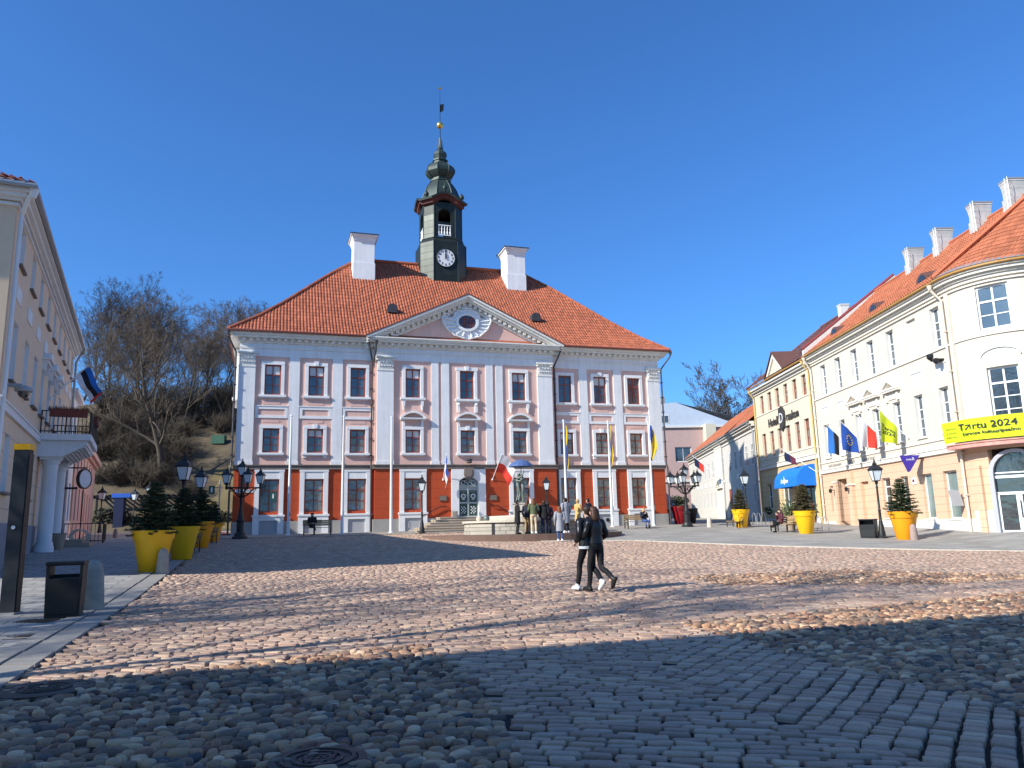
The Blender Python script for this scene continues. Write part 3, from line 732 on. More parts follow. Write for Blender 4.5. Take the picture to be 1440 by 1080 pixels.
def chimney(u0,u1,y0,y1,zb,zt,parent,m='white',fl=1.):
    b=MB(); b.box(u0-.05,u1+.05,y0-.05,y1+.05,zb-2.5,zb+.95); b.box(u0,u1,y0,y1,zb+.95,zt-.55)
    c=((u0+u1)/2,(y0+y1)/2); hx,hy=(u1-u0)/2,(y1-y0)/2
    vs=[]
    for e,z in ((.0,zt-.55),(.06,zt-.42),(.06,zt-.36),(.2,zt-.1),(.26,zt-.1),(.26,zt)):
        e*=fl; vs.append([(c[0]-hx-e,c[1]-hy-e,z),(c[0]+hx+e,c[1]-hy-e,z),(c[0]+hx+e,c[1]+hy+e,z),(c[0]-hx-e,c[1]+hy+e,z)])
    for a,d in zip(vs[:-1],vs[1:]):
        for k in range(4): b.P([a[k],a[(k+1)%4],d[(k+1)%4],d[k]])
    o=b.build('chimney',M[m],parent)
    b=MB(); b.box(u0-.3,u1+.3,y0-.3,y1+.3,zt,zt+.07); b.build('chimney_cap',M['pipe'],o) if parent.parent is None else None
    return o
for u0,u1 in ((7.56,9.1),(19.66,21.15)):
    chimney(u0,u1,5.6,7.4,18.95,22.1,ROOF)
b=MB()
for u0,u1 in ((7.56,9.1),(19.66,21.15)): b.box(u0-.3,u1+.3,5.3,7.7,22.1,22.17)
b.build('chimney_cap',M['pipe'],ROOF)
for u in (9.95,20.7):
    b=MB(); d=2.3; z=rz_(d)
    n=8
    arc=[(u-.34,z-.1)]+[(u+.34*cos(PI-PI*k/n),z+.25+.3*sin(PI*k/n)) for k in range(n+1)]+[(u+.34,z-.1)]
    b.prism(arc,d-.35,d+.9)
    o=b.build('roof_vent',M['pipe'],ROOF)
# --- clock tower on the ridge
TC=(14.72,7.85)
def octa(c,hw,ch):
    return [(c[0]-hw+ch,c[1]-hw),(c[0]+hw-ch,c[1]-hw),(c[0]+hw,c[1]-hw+ch),(c[0]+hw,c[1]+hw-ch),(c[0]+hw-ch,c[1]+hw),(c[0]-hw+ch,c[1]+hw),(c[0]-hw,c[1]+hw-ch),(c[0]-hw,c[1]-hw+ch)]
def stack(b,levels,c=TC):
    rings=[[(x,y,z) for x,y in octa(c,hw,ch)] for hw,ch,z in levels]
    for a,d in zip(rings[:-1],rings[1:]):
        for k in range(8): b.P([a[k],a[(k+1)%8],d[(k+1)%8],d[k]])
    b.P(rings[-1]); b.P(rings[0][::-1])
b=MB(); stack(b,[(1.86,.9,18.2),(1.86,.9,22.35),(1.6,.72,22.75)])
# belfry: chamfer posts with arched openings on four sides
hw,ch=1.56,.70
oc=octa(TC,hw,ch)
z0,z1=22.72,25.75
for k in (1,3,5,7):
    p,q=Vector((*oc[k],0)),Vector((*oc[(k+1)%8],0))
    b.P([(p.x,p.y,z0),(q.x,q.y,z0),(q.x,q.y,z1),(p.x,p.y,z1)])
for k in (0,2,4,6):
    p,q=Vector((*oc[k],0)),Vector((*oc[(k+1)%8],0)); d=(q-p); Lw=d.length; d.normalize(); inn=Vector((-d.y,d.x,0))
    ow=.53; n=8; spr=z0+1.95
    T=lambda u,y,z:tuple(p+d*u+inn*y+Vector((0,0,z)))
    c=Lw/2
    b.P([T(0,0,z0),T(c-ow,0,z0),T(c-ow,0,z1),T(0,0,z1)]); b.P([T(c+ow,0,z0),T(Lw,0,z0),T(Lw,0,z1),T(c+ow,0,z1)])
    arc=[(c-ow*cos(PI*i/n),spr+ow*sin(PI*i/n)) for i in range(n+1)]
    for (xa,za),(xb,zb) in zip(arc[:-1],arc[1:]):
        b.P([T(xa,0,za),T(xb,0,zb),T(xb,0,z1),T(xa,0,z1)]); b.P([T(xa,0,za),T(xa,.35,za),T(xb,.35,zb),T(xb,0,zb)])
    for x in (c-ow,c+ow): b.P([T(x,0,z0),T(x,.35,z0),T(x,.35,spr),T(x,0,spr)])
    b.box(c-ow,c+ow,0,.35,z0,z0+.12,T)
b.m=1
stack(b,[(1.3,.55,22.7),(1.3,.55,22.8)]); stack(b,[(1.4,.6,25.5),(1.4,.6,25.7)])
# corner beads and bands
b.m=2
for p in octa(TC,1.87,.9): b.tube([(p[0],p[1],18.4),(p[0],p[1],22.4)],.03,5)
for p in oc: b.tube([(p[0],p[1],22.7),(p[0],p[1],25.7)],.045,5)
for i in range(8):
    k=i; p,q=oc[k],oc[(k+1)%8]
    if k%2: b.tube([(p[0],p[1],24.75),(q[0],q[1],24.75)],.04,5)
    o8=octa(TC,1.64,.74); b.tube([(*o8[k],22.74),(*o8[(k+1)%8],22.74)],.05,5)
TOW=b.build('clock_tower',[M['copper'],M['dark'],M['copper2']],H)
# sunlight on the left faces, painted as paler copper
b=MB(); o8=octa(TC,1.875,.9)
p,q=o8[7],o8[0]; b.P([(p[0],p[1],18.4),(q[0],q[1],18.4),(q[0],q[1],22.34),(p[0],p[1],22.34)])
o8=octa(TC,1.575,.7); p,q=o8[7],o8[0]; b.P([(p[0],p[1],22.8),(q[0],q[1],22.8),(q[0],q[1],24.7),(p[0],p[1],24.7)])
b.build('sunlit_copper_sheet',M['copperlit'],TOW)
# arched cornice
b=MB()
def cornlevel(hw,ch,arch,n=10):
    o=octa(TC,hw,ch); out=[]
    for k in range(8):
        p,q=o[k],o[(k+1)%8]
        m_=n if k%2==0 else 2
        for i in range(m_):
            f=i/m_; out.append((p[0]+(q[0]-p[0])*f,p[1]+(q[1]-p[1])*f,(arch*max(0,sin(PI*f))**1.2 if k%2==0 else 0)))
    return out
lv=[(1.58,.7,25.55),(1.75,.76,25.62),(1.78,.78,25.8),(1.98,.86,25.86),(2.02,.88,26.02),(1.7,.76,26.06)]
rs=[[(x,y,z+a) for x,y,a in cornlevel(hw,ch,.48)] for hw,ch,z in lv]
for i,(a,d) in enumerate(zip(rs[:-1],rs[1:])):
    b.m=0 if i<3 else 1
    n=len(a)
    for k in range(n): b.P([a[k],a[(k+1)%n],d[(k+1)%n],d[k]])
b.build('arched_cornice',[M['arch'],M['copper2']],TOW)
b=MB(); n8=PI/8
b.lathe([(1.72,26.0),(1.62,26.4),(1.5,26.9),(1.3,27.4),(1.02,27.85),(.86,28.05),(.9,28.1),(.9,28.2),(.72,28.26),(.72,28.4),(1.02,28.62),(1.2,28.9),(1.22,29.15),(1.1,29.42),(.86,29.62),(.62,29.75),(.58,29.95),(.66,29.98),(.66,30.08),(.46,30.12),(.5,30.3),(.58,30.55),(.5,30.8),(.34,30.95),(.24,31.05),(.27,31.12),(.2,31.25),(.13,31.6),(.07,32.1),(.03,32.3)],8,(TC[0],TC[1],0),ph=n8)
for k in range(8):
    a=n8+k*PI/4; pr=[(1.74,26.0),(1.64,26.4),(1.52,26.9),(1.32,27.4),(1.04,27.85),(.88,28.05)]
    b.tube([(TC[0]+r*cos(a),TC[1]+r*sin(a),z) for r,z in pr],.03,4)
    pr=[(.74,28.4),(1.04,28.62),(1.22,28.9),(1.24,29.15),(1.12,29.42),(.88,29.62)]
    b.tube([(TC[0]+r*cos(a),TC[1]+r*sin(a),z) for r,z in pr],.025,4)
dome=b.build('onion_dome',M['copper2'],TOW); smooth_by_angle(dome,25)
for x,y in ((-1.45,-1.45),(1.45,-1.45),(-1.45,1.45),(1.45,1.45),(0,-1.75)):
    b=MB(); b.lathe([(.1,0),(.16,.06),(.08,.12),(.1,.18),(.2,.3),(.2,.45),(.08,.6),(.05,.68),(.03,.8)],10); smooth_by_angle(b.build('finial_urn',M['copper2'],TOW,loc=(TC[0]+x,TC[1]+y,25.98+(.55 if x==0 else 0))))
b=MB(); b.tube([(TC[0],TC[1],31.2),(TC[0],TC[1],36.6)],[.06,.025],6)
for k in range(4):
    a=k*PI/2; b.tube([(TC[0]+.2*cos(a),TC[1]+.2*sin(a),31.1),(TC[0]+.26*cos(a),TC[1]+.26*sin(a),31.5),(TC[0]+.03*cos(a),TC[1]+.03*sin(a),32.2)],.02,4)
b.build('spire_rod',M['copper2'],TOW)
b=MB(); b.lathe([(.02,-.29)]+[(.29*cos(R(t)),.29*sin(R(t))) for t in range(-75,90,15)]+[(.02,.29)],14); smooth_by_angle(b.build('gilded_ball',M['gold'],TOW,loc=(TC[0],TC[1],33.3)),60)
b=MB(); b.prism([(-.02,0),(.35,.12),(.32,-.5),(-.02,-.75)],-.012,.012); b.build('pennant_vane',M['iron'],TOW,loc=(TC[0],TC[1],35.2))
b=MB(); b.lathe([(.01,-.1),(.1,0),(.01,.1)],8); b.prism([(-.2,.02),(.0,.06),(.22,.2),(.12,-.04),(.0,-.1)],-.02,.02); b.build('weathercock',M['gold'],TOW,loc=(TC[0],TC[1],36.7))
for k,(dx,dy,rz) in enumerate(((0,-1.5,0),(-1.5,0,-PI/2),(1.5,0,PI/2))):
    b=MB(); b.box(-.52,.52,-.05,.05,.0,.07); b.box(-.52,.52,-.06,.06,.82,.9)
    for x in (-.46,-.23,0,.23,.46): b.lathe([(.04,.07),(.07,.12),(.075,.25),(.035,.45),(.06,.55),(.035,.62),(.05,.82)],8,(x,0,0))
    b.build('balustrade',M['wframe'],TOW,loc=(TC[0]+dx,TC[1]+dy,22.95),rot=(0,0,rz))
b=MB(); b.lathe([(.42,0),(.36,.12),(.28,.4),(.22,.6),(.08,.7)],14,(0,0,0)); b.box(-1,1,-.06,.06,.7,.85); b.build('bell',M['bronze'],TOW,loc=(TC[0],TC[1]-.3,23.75))
b=MB(); b.prism([(.74*cos(2*PI*k/36),.74*sin(2*PI*k/36)) for k in range(36)],-.06,0); cf=b.build('clock_face',M['wframe'],TOW,loc=(TC[0]-.02,TC[1]-1.87,20.95))
b=MB(); b.ring([(.77*cos(2*PI*k/36),.77*sin(2*PI*k/36)) for k in range(36)],[(.72*cos(2*PI*k/36),.72*sin(2*PI*k/36)) for k in range(36)],-.09,.0); b.build('clock_rim',M['iron'],TOW,loc=(TC[0]-.02,TC[1]-1.87,20.95))
for k in range(1,13):
    a=PI/2-k*PI/6; lettering(str(k),.24,M['letter'],TOW,(TC[0]-.02+.56*cos(a),TC[1]-1.94,20.95+.56*sin(a)),name='clock_numeral',extrude=.006,bold=.008)
b=MB(); b.prism([(-.035,-.12),(.035,-.12),(.02,.64),(-.02,.64)],-.1,-.085,T=lambda x,y,z:(x*cos(.05)-z*sin(.05),y,x*sin(.05)+z*cos(.05))); b.prism([(-.05,-.1),(.05,-.1),(.06,.25),(0,.42),(-.06,.25)],-.118,-.103); b.lathe([(.06,0),(.06,.02)],10,(0,-.11,0)); b.build('clock_hands',M['letter'],TOW,loc=(TC[0]-.02,TC[1]-1.87,20.95))
# --- door, crest, steps
b=MB(); yd=AP-.07
b.box(13.55,14.05,yd-.1,yd+.02,.72,3.88); b.box(15.39,15.89,yd-.1,yd+.02,.72,3.88)
n=10; arc=[(14.72-.67*cos(PI*k/n),2.95+.42*sin(PI*k/n)) for k in range(n+1)]
for (xa,za),(xb,zb) in zip(arc[:-1],arc[1:]):
    b.P([(xa,yd-.1,za),(xb,yd-.1,zb),(xb,yd-.1,3.88),(xa,yd-.1,3.88)]); b.P([(xa,yd-.1,za),(xa,yd+.18,za),(xb,yd+.18,zb),(xb,yd-.1,zb)])
b.box(13.45,15.99,yd-.14,yd+.02,-.5,.715)
b.build('door_surround',M['trim'],H)
M['doorframe']=flat('pale_green_door_paint',(.42,.46,.43),.6); M['doorgreen']=flat('dark_green_door_paint',(.035,.075,.055),.5)
b=MB(); b.box(14.03,15.41,yd+.1,yd+.16,.72,3.42); 
for x in (14.05,14.68,15.35): b.box(x-.02,x+.06,yd+.05,yd+.1,.72,3.0)
for z in (.72,1.62,2.5,2.72): b.box(14.05,15.39,yd+.055,yd+.1,z,z+.09)
DOOR=b.build('door',M['doorframe'],H)
for s in (0,1):
    x0=14.13+.67*s
    b=MB(); b.box(x0,x0+.5,yd+.085,yd+.099,.83,1.6); b.box(x0,x0+.5,yd+.085,yd+.099,1.73,2.48); b.build('door_panel',M['doorgreen'],DOOR)
    b=MB(); xc=x0+.25
    b.ring([(xc+.17*cos(2*PI*k/16),2.1+.17*sin(2*PI*k/16)) for k in range(16)],[(xc+.1*cos(2*PI*k/16),2.1+.1*sin(2*PI*k/16)) for k in range(16)],yd+.06,yd+.085); b.lathe([(.05,0),(.05,.02)],8,(xc,yd+.075,2.1))
    for i in range(4):
        for j in range(5):
            if (i+j)%2==0: b.box(xc-.18+.09*i+.01,xc-.18+.09*i+.08,yd+.07,yd+.086,.95+.1*j,1.04+.1*j)
    for k in range(5): b.lathe([(.035,0),(.035,.02)],6,(xc-.16+.08*k,yd+.075,2.38))
    b.box(xc-.1,xc+.1,yd+.07,yd+.086,1.86,1.9)
    b.build('door_ornament',M['wframe'],DOOR)
b=MB(); b.prism([(x,z) for x,z in [(14.72-.64*cos(PI*k/n),2.84+.5*sin(PI*k/n)) for k in range(n+1)]],yd+.085,yd+.098); fl=b.build('fanlight',M['glassdark'],DOOR)
b=MB(); 
for s in (-1,1):
    for q in ((.34,.2,.13),(.16,.28,.09),(.5,.12,.08)):
        c=(14.72+s*q[0],2.8+q[1]); b.tube([(c[0]+q[2]*cos(t*.5),yd+.07,c[1]+q[2]*sin(t*.5)) for t in range(12)],.018,4)
b.build('fanlight_scroll',M['wframe'],DOOR)
b=MB(); b.prism([(14.4,3.95),(15.04,3.95),(15.06,3.5),(14.95,3.25),(14.72,3.1),(14.49,3.25),(14.38,3.5)],yd-.22,yd-.08); b.prism([(14.5,3.85),(14.94,3.85),(14.94,3.55),(14.72,3.25),(14.5,3.55)],yd-.26,yd-.2); b.build('stone_crest',M['band'],H)
b=MB(); b.lathe([(.1,0),(.2,.05),(.16,.18),(.24,.22),(.24,.28),(.1,.32)],8,(14.72,yd-.3,4.25)); b.build('wall_lamp_base',M['pipe'],H)
b=MB(); T0=AP-.07
for k in range(6):
    z1=.70-.16*k; e=.36*k; b.m=0
    b.box(12.5-e,16.95+e,T0-1.3-e,T0-.02-.0*k,z1-.17-(.6 if k==5 else 0),z1)
    b.m=1; b.box(12.5-e-.03,16.95+e+.03,T0-1.3-e-.03,T0-1.3-e+.33,z1+.0,z1+.035)
    b.box(12.5-e-.03,12.5-e+.33,T0-1.3-e+.33,T0-.03,z1,z1+.035)
b.build('entrance_steps',[M['step'],M['stonelight']],H)
for s in (-1,1):
    b=MB(); xs=[14.72+s*1.55,14.72+s*1.9,14.72+s*3.1]
    b.tube([(xs[0],T0-.12,1.45),(xs[1],T0-.12,1.45),(xs[2],T0-.12,.85)],.03,6)
    for x,z in ((xs[0],1.45),(xs[2],.85)): b.tube([(x,T0-.12,z),(x,T0-.0,z)],.02,5)
    b.build('handrail',M['iron'],H)
b=MB(); b.box(13.5,13.85,yd-.5,yd-.2,.7,1.12); b.build('stone_block',M['stone'],H)
# --- downpipes
def pipe(pts,parent,m='pipe',r=.06,clips=()):
    b=MB(); b.tube(pts,r,8)
    for p in clips: b.box(p[0]-.09,p[0]+.09,p[1]-.08,p[1]+.12,p[2]-.03,p[2]+.03)
    p=pts[0]; b.lathe([(r*1.1,-.25),(r*2.2,-.02),(r*2.3,.0)],8,(p[0],p[1],p[2]))
    return b.build('downpipe',M[m],parent)
for pts in ([(-.7,-.7,12.55),(-.7,-.68,12.2),(-.22,-.2,11.3),(-.22,-.2,4.3),(-.26,-.26,4.0),(-.26,-.26,-.3)],
            [(8.02,-.72,12.55),(8.02,-.7,12.2),(8.3,-.16,11.2),(8.3,-.16,4.3),(8.3,-.26,4.0),(8.3,-.26,-.3)],
            [(8.45,-1.0,12.3),(8.47,-.8,11.7),(8.4,-.3,11.0)],
            [(21.55,-.72,12.55),(21.5,-.7,12.2),(21.17,-.16,11.2),(21.17,-.16,4.3),(21.17,-.26,4.0),(21.17,-.26,-.3)],
            [(WT+.75,-.7,12.55),(WT+.7,-.68,12.2),(WT+.16,-.16,11.3),(WT+.16,-.16,4.3),(WT+.22,-.22,4.0),(WT+.22,-.22,-.3)]):
    pipe(pts,H,clips=[(pts[3][0],pts[3][1],z) for z in np.arange(4.8,11,1.1)] if len(pts)>4 else ())
b=MB(); b.box(-.42,0,3,6.5,8.9,12.25); b.box(-.5,0,2.9,6.6,8.75,8.9); b.build('side_bay',M['cornice'],H)
# --- signs on the hall
def flatsign(name,loc,rz,w,h,m,label,cat,t=.03,back=None):
    b=MB(); b.box(-w/2,w/2,-t,0,-h/2,h/2); o=b.build(name,m); o.location=loc; o.rotation_euler=(0,0,rz); return tag(o,label,cat)
M['signwhite']=flat('white_enamel',(.72,.72,.74),.4); M['signgreen']=flat('green_enamel',(.03,.10,.06),.5); M['bronzeplate']=mat('bronze_plate',(.19,.145,.115),.5,metal=.4,var=.2)
s=flatsign('street_name_sign',HW(.6,.075,2.58),HA,1.06,.2,M['signwhite'],'long white street name sign on the red wall by the left hall corner','sign')
lettering('RAEKOJA PLATS 1',.115,M['letter'],s,(0,-.033,0),name='lettering',extrude=.003)
s=flatsign('information_poster',HW(2.3,-.04,2.25),HA,.3,.48,M['signgreen'],'dark green information poster in the leftmost ground floor window of the town hall','poster')
lettering('i',.34,M['letterwhite'],s,(0,-.033,.0),name='lettering',extrude=.004,bold=.03)
for u,lab in ((12.98,'small bronze plaque on the red wall left of the town hall door'),(16.42,'small bronze plaque on the red wall right of the town hall door')):
    s=flatsign('wall_plaque',HW(u,.40,1.98),HA,.52,.34,M['bronzeplate'],lab,'plaque',t=.05); s['group']='plaques beside the town hall door'
    for k in range(4):
        b=MB(); b.box(-.2,.2,-.056,-.05,.1-.07*k,.125-.07*k); b.build('raised_line',M['step'],s)
# ================================================================== RIGHT SIDE
M['creamA']=mat('cream_plaster',(.61,.545,.45),.88,var=.08,streak=.06,bump=.12)
M['peach']=mat('peach_plaster',(.66,.43,.285),.88,var=.09,streak=.05,bump=.12,joint=(.385,.022,.4,.2))
M['whitebase']=mat('white_base_plaster',(.62,.60,.56),.88,var=.08,streak=.1)
M['trimA']=mat('off_white_trim',(.70,.65,.56),.85,var=.04,streak=.03)
M['tanpipe']=mat('cream_pipe_paint',(.68,.58,.46),.5,var=.08)
M['goldgutter']=mat('ochre_gutter',(.42,.22,.06),.5,var=.1)
M['zinc']=mat('zinc_sheet',(.36,.37,.38),.45,metal=.4,var=.15)
A=thing('corner_house','cream corner house with peach ground floor and rounded end carrying the lime banner','house',CR,RA)
XL=-17.05; RB=3.0; BX=.35; BC=(BX,RB)
w3=[-15.1,-12.7,-10.28,-8.05,-5.62,-.93]; w2=[-15.4,-12.92,-10.5,-8.22,-5.72,-3.39,-.98]
b=MB()
h=[(x-.43,x+.43,8.45,10.5) for x in w3]+[(x-.43,x+.43,4.15,6.4) for x in w2]+[(-3.25-.47,-3.25+.47,8.45,10.5)]
wall(b,XL,BX,3.1,11.2,h,reveal=.24,rm=1)
b.m=2
gh=[(-15.75,-15.03,.5,2.23),(-14.5,-12.6,-1.5,2.6),(-11.15,-10.1,-.08,2.25),(-8.4,-7.4,0,2.3),(-6.23,-5.4,-.02,2.26),(-4.0,-3.0,-.07,2.24),(-1.95,-.75,-.1,2.25)]
wall(b,XL,BX,-.12,3.1,[q for q in gh if q[2]>-.2]+[(-14.5,-12.6,-.12,2.6)],reveal=.24)
b.m=1; wall(b,XL,-14.5,-1.6,-.12,y=-.04); wall(b,-12.6,BX,-1.6,-.12,y=-.04)
b.P([(XL,-.04,-.12),(BX,-.04,-.12),(BX,0,-.12),(XL,0,-.12)])
# door recess
b.m=2
b.P([(-14.5,0,-1.5),(-14.5,1.0,-1.5),(-14.5,1.0,2.6),(-14.5,0,2.6)]); b.P([(-12.6,0,-1.5),(-12.6,1.0,-1.5),(-12.6,1.0,2.6),(-12.6,0,2.6)]); b.P([(-14.5,0,2.6),(-14.5,1.0,2.6),(-12.6,1.0,2.6),(-12.6,0,2.6)]); b.P([(-14.5,1.0,-1.5),(-12.6,1.0,-1.5),(-12.6,1.0,2.6),(-14.5,1.0,2.6)])
# blind niches
b.m=0; b.P([(-3.75,.14,8.4),(-2.75,.14,8.4),(-2.75,.14,10.55),(-3.75,.14,10.55)]); b.m=2; b.P([(-11.2,.22,-.1),(-10.05,.22,-.1),(-10.05,.22,2.3),(-11.2,.22,2.3)])
# rounded end
TB=lambda u,d,z:(BX+(RB-d)*sin(u/RB),RB-(RB-d)*cos(u/RB),z)
TH=R(44); uc=RB*TH
b.m=0; hb=[(uc-.68,uc+.68,8.55,10.65),(uc-.64,uc+.64,4.1,6.75)]
wall(b,0,RB*PI/2,3.1,11.2,hb,T=TB,step=.25,reveal=.22,rm=1)
b.m=2; hd=[(uc-1.12,uc+1.12,-1.5,3.0)]
wall(b,0,RB*PI/2,.25,3.1,[(uc-1.12,uc+1.12,.25,3.0)],T=TB,step=.25,reveal=.3)
b.m=1; wall(b,0,RB*PI/2,-1.6,.25,[(uc-1.12,uc+1.12,-1.6,.25)],T=TB,step=.25,reveal=.3,y=-.03)
b.m=0; b.P([(BX+RB,RB,-1.6),(BX+RB,12,-1.6),(BX+RB,12,11.2),(BX+RB,RB,11.2)]); b.P([(XL,12,-1.6),(BX+RB,12,-1.6),(BX+RB,12,11.2),(XL,12,11.2)])
b.build('wall',[M['creamA'],M['whitebase'],M['peach']],A)
# mouldings; run() follows straight wall and rounded end
def run(b,z0,z1,d,x0=XL,x1=BX,bow=True):
    b.box(x0,x1,-d,.02,z0,z1)
    if bow:
        k=14
        for i in range(k):
            a,c=RB*PI/2*i/k,RB*PI/2*(i+1)/k
            vs=[TB(a,-d,z0),TB(c,-d,z0),TB(c,.02,z0),TB(a,.02,z0),TB(a,-d,z1),TB(c,-d,z1),TB(c,.02,z1),TB(a,.02,z1)]
            b.add(vs,[(0,1,2,3),(4,5,6,7),(0,1,5,4),(3,2,6,7)])
b=MB(); run(b,8.27,8.36,.07); run(b,3.8,3.88,.06,bow=False); run(b,3.12,3.34,.12,bow=False); run(b,3.34,3.4,.16,bow=False)
b.build('string_moulding',M['trimA'],A)
b=MB(); run(b,10.78,10.86,.1); run(b,10.95,11.1,.14); run(b,11.102,11.22,.24); run(b,11.222,11.36,.4); run(b,11.362,11.46,.5)
b.build('cornice',M['trimA'],A)
b=MB(); pts=[(XL,-.56,11.5),(BX,-.56,11.5)]+[TB(RB*PI/2*i/12,-.56,11.5) for i in range(1,13)]
b.tube(pts,.075,7); b.build('gutter',M['goldgutter'],A)
for x in w3:
    b=MB(); b.box(x-.5,x+.5,-.03,.2,8.38,8.44); b.build('window_sill',M['trimA'],A)
    window(A,x,.14,8.45,.86,2.05,rows=(.22,.44),trans=.63,fr=.06,bar=.03,fm='wframe',gm='glass')
for x in w2:
    b=MB(); b.box(x-.5,x+.5,-.08,.2,4.07,4.14); b.build('window_sill',M['trimA'],A)
    window(A,x,.14,4.15,.86,2.25,rows=(.22,.44),trans=.66,fr=.06,bar=.03,fm='wframe',gm='glass')
for x in (-15.25,-12.85,-3.3,-.88):
    b=MB(); b.box(x-.47,x+.47,-.004,.02,7.0,7.57); b.box(x-.5,x+.5,-.05,.02,7.57,7.62); b.build('white_panel',M['wframe'],A)
for x in (-10.6,-8.38,-6.0):
    b=MB(); z=7.12
    for d,k,t in ((.30,.98,.11),(.18,.86,.1)):
        b.ring([(x-k,z),(x+k,z),(x,z+.66*k+.05)],[(x-k+.32,z+t),(x+k-.32,z+t),(x,z+.66*k-.17)],-d,.02)
    b.box(x-.95,x+.95,-.26,.02,z-.1,z-.003); b.box(x-.62,x+.62,-.05,.02,6.6,7.0); b.box(x-.72,x-.52,-.1,.02,6.5,7.0); b.box(x+.52,x+.72,-.1,.02,6.5,7.0)
    b.build('window_pediment',M['trimA'],A)
window(A,-15.39,.12,.5,.72,1.73,rows=(.5,),fr=.06,bar=.03,fm='wframe',gm='glassdark')
b=MB(); b.box(-14.5,-13.3,.7,.76,-.5,2.2); b.build('grey_door',M['panelgrey'],A)
for x,wd,z,hh in ((-7.9,1.0,0,2.3),(-5.81,.83,-.02,2.28),(-3.5,1.0,-.07,2.31),(-1.35,1.2,-.1,2.35)):
    window(A,x,.12,z,wd,hh,rows=(.55,) if x<-4 else (),vbars=0,trans=(.78 if x==-7.9 else None),fr=.07,fm='wframe',gm='glassshop' if x>-4 else 'glassdark')
    b=MB(); b.box(x-wd/2-.06,x+wd/2+.06,-.07,.12,z-.07,z-.004); b.build('window_sill',M['trimA'],A)
# pilaster strips flanking door recess + small canopy caps
b=MB(); b.box(-12.58,-11.95,-.22,.02,-1.2,2.95); b.box(-15.0,-14.52,-.12,.02,-1.2,2.4); b.build('pilaster',M['peach'],A)
b=MB(); b.box(-12.66,-11.87,-.28,.02,2.1,2.2); b.box(-15.06,-14.5,-.17,.02,2.4,2.5); b.build('pilaster_cap',M['trimA'],A)
for x in (-14.75,-12.3):
    b=MB(); b.box(x-.03,x+.03,-.4,0,1.9,1.95); b.lathe([(.05,-.16),(.1,-.1),(.11,.05),(.03,.12)],8,(x,-.42,1.9)); b.build('wall_lantern',M['blackpaint'],A)
M['letterfade']=flat('faded_lettering',(.22,.20,.18))
# fascia lettering (weathered, only partly readable in the place itself)
lettering('eesti muuseum',.34,M['letterfade'],A,(-14.6,-.012,3.58),name='fascia_lettering',extrude=.004)
lettering('MAJA',.46,M['letterfade'],A,(-12.1,-.012,3.58),name='fascia_lettering',extrude=.004)
lettering('kunsti kool',.34,M['letterfade'],A,(-9.7,-.012,3.58),name='fascia_lettering',extrude=.004)
# rounded end: windows, lunette, door
dch=RB*(1-cos(.68/RB))
def bowpt(d,z): return TB(uc,d,z)
window(A,*TB(uc,.12,0)[:2],8.55,1.36,2.1,rows=(.33,),trans=.64,fr=.1,bar=.045,fm='wframe',gm='glass',rz=TH)
window(A,*TB(uc,.14,0)[:2],4.1,1.28,2.65,rows=(.25,.48),trans=.72,fr=.1,bar=.045,fm='wframe',gm='glassdark',rz=TH)
b=MB()
n=10; arc=[(uc-.8*cos(PI*k/n),7.2+.42*sin(PI*k/n)) for k in range(n+1)]
for (ua,za),(ub,zb) in zip(arc[:-1],arc[1:]): b.P([TB(ua,-.02,7.2),TB(ub,-.02,7.2),TB(ub,-.02,zb),TB(ua,-.02,za)])
b.build('lunette_panel',M['wframe'],A)
b=MB(); 
for k in range(n): 
    (ua,za),(ub,zb)=arc[k],arc[k+1]
    b.add([TB(ua,-.1,za),TB(ub,-.1,zb),TB(ub,-.1,zb+.07),TB(ua,-.1,za+.07),TB(ua,.02,za),TB(ub,.02,zb),TB(ub,.02,zb+.07),TB(ua,.02,za+.07)],[(0,1,2,3),(0,1,5,4),(3,2,6,7)])
run(b,.0,.001,.001,x0=0,x1=.001)
b.build('lunette_hood',M['trimA'],A)
# arched shop door in the tangent plane
ex,ey,_=TB(uc,.10,0)
fr=[(-1.1,-1.2),(-1.1,1.9)]+[(-1.1*cos(PI*k/12),1.9+1.05*sin(PI*k/12)) for k in range(1,12)]+[(1.1,1.9),(1.1,-1.2)]
fi=[(-.92,-1.2),(-.92,1.9)]+[(-.92*cos(PI*k/12),1.9+.9*sin(PI*k/12)) for k in range(1,12)]+[(.92,1.9),(.92,-1.2)]
b=MB(); b.ring(fr,fi,-.16,.2); b.m=0
DS=b.build('shop_door_surround',M['panelgrey'],A,loc=(ex,ey,0),rot=(0,0,TH))
b=MB()
for z in (-.72,.98,1.72): b.box(-.92,.92,.02,.12,z-.06,z+.06)
for x in (-.88,-.12,.0,.88): b.box(x-.06,x+.06,.02,.118,-.7,1.0)
b.box(-.92,.92,.02,.12,1.9-.03,1.9+.03)
DF=b.build('shop_door',M['wframe'],A,loc=(ex,ey,0),rot=(0,0,TH))
b=MB(); b.prism([(x*.99,z) for x,z in fi],.08,.1); b.build('door_glass',M['glassdark'],DF)
b=MB(); b.box(.28,.55,.01,.02,.05,.3); b.build('paper_notice',M['signwhite'],DF)
b=MB(); b.tube([(-.02,-.02,-.1),(-.02,-.06,-.05),(-.02,-.06,.6),(-.02,-.02,.65)],.02,6); b.build('door_handle',M['iron'],DF)
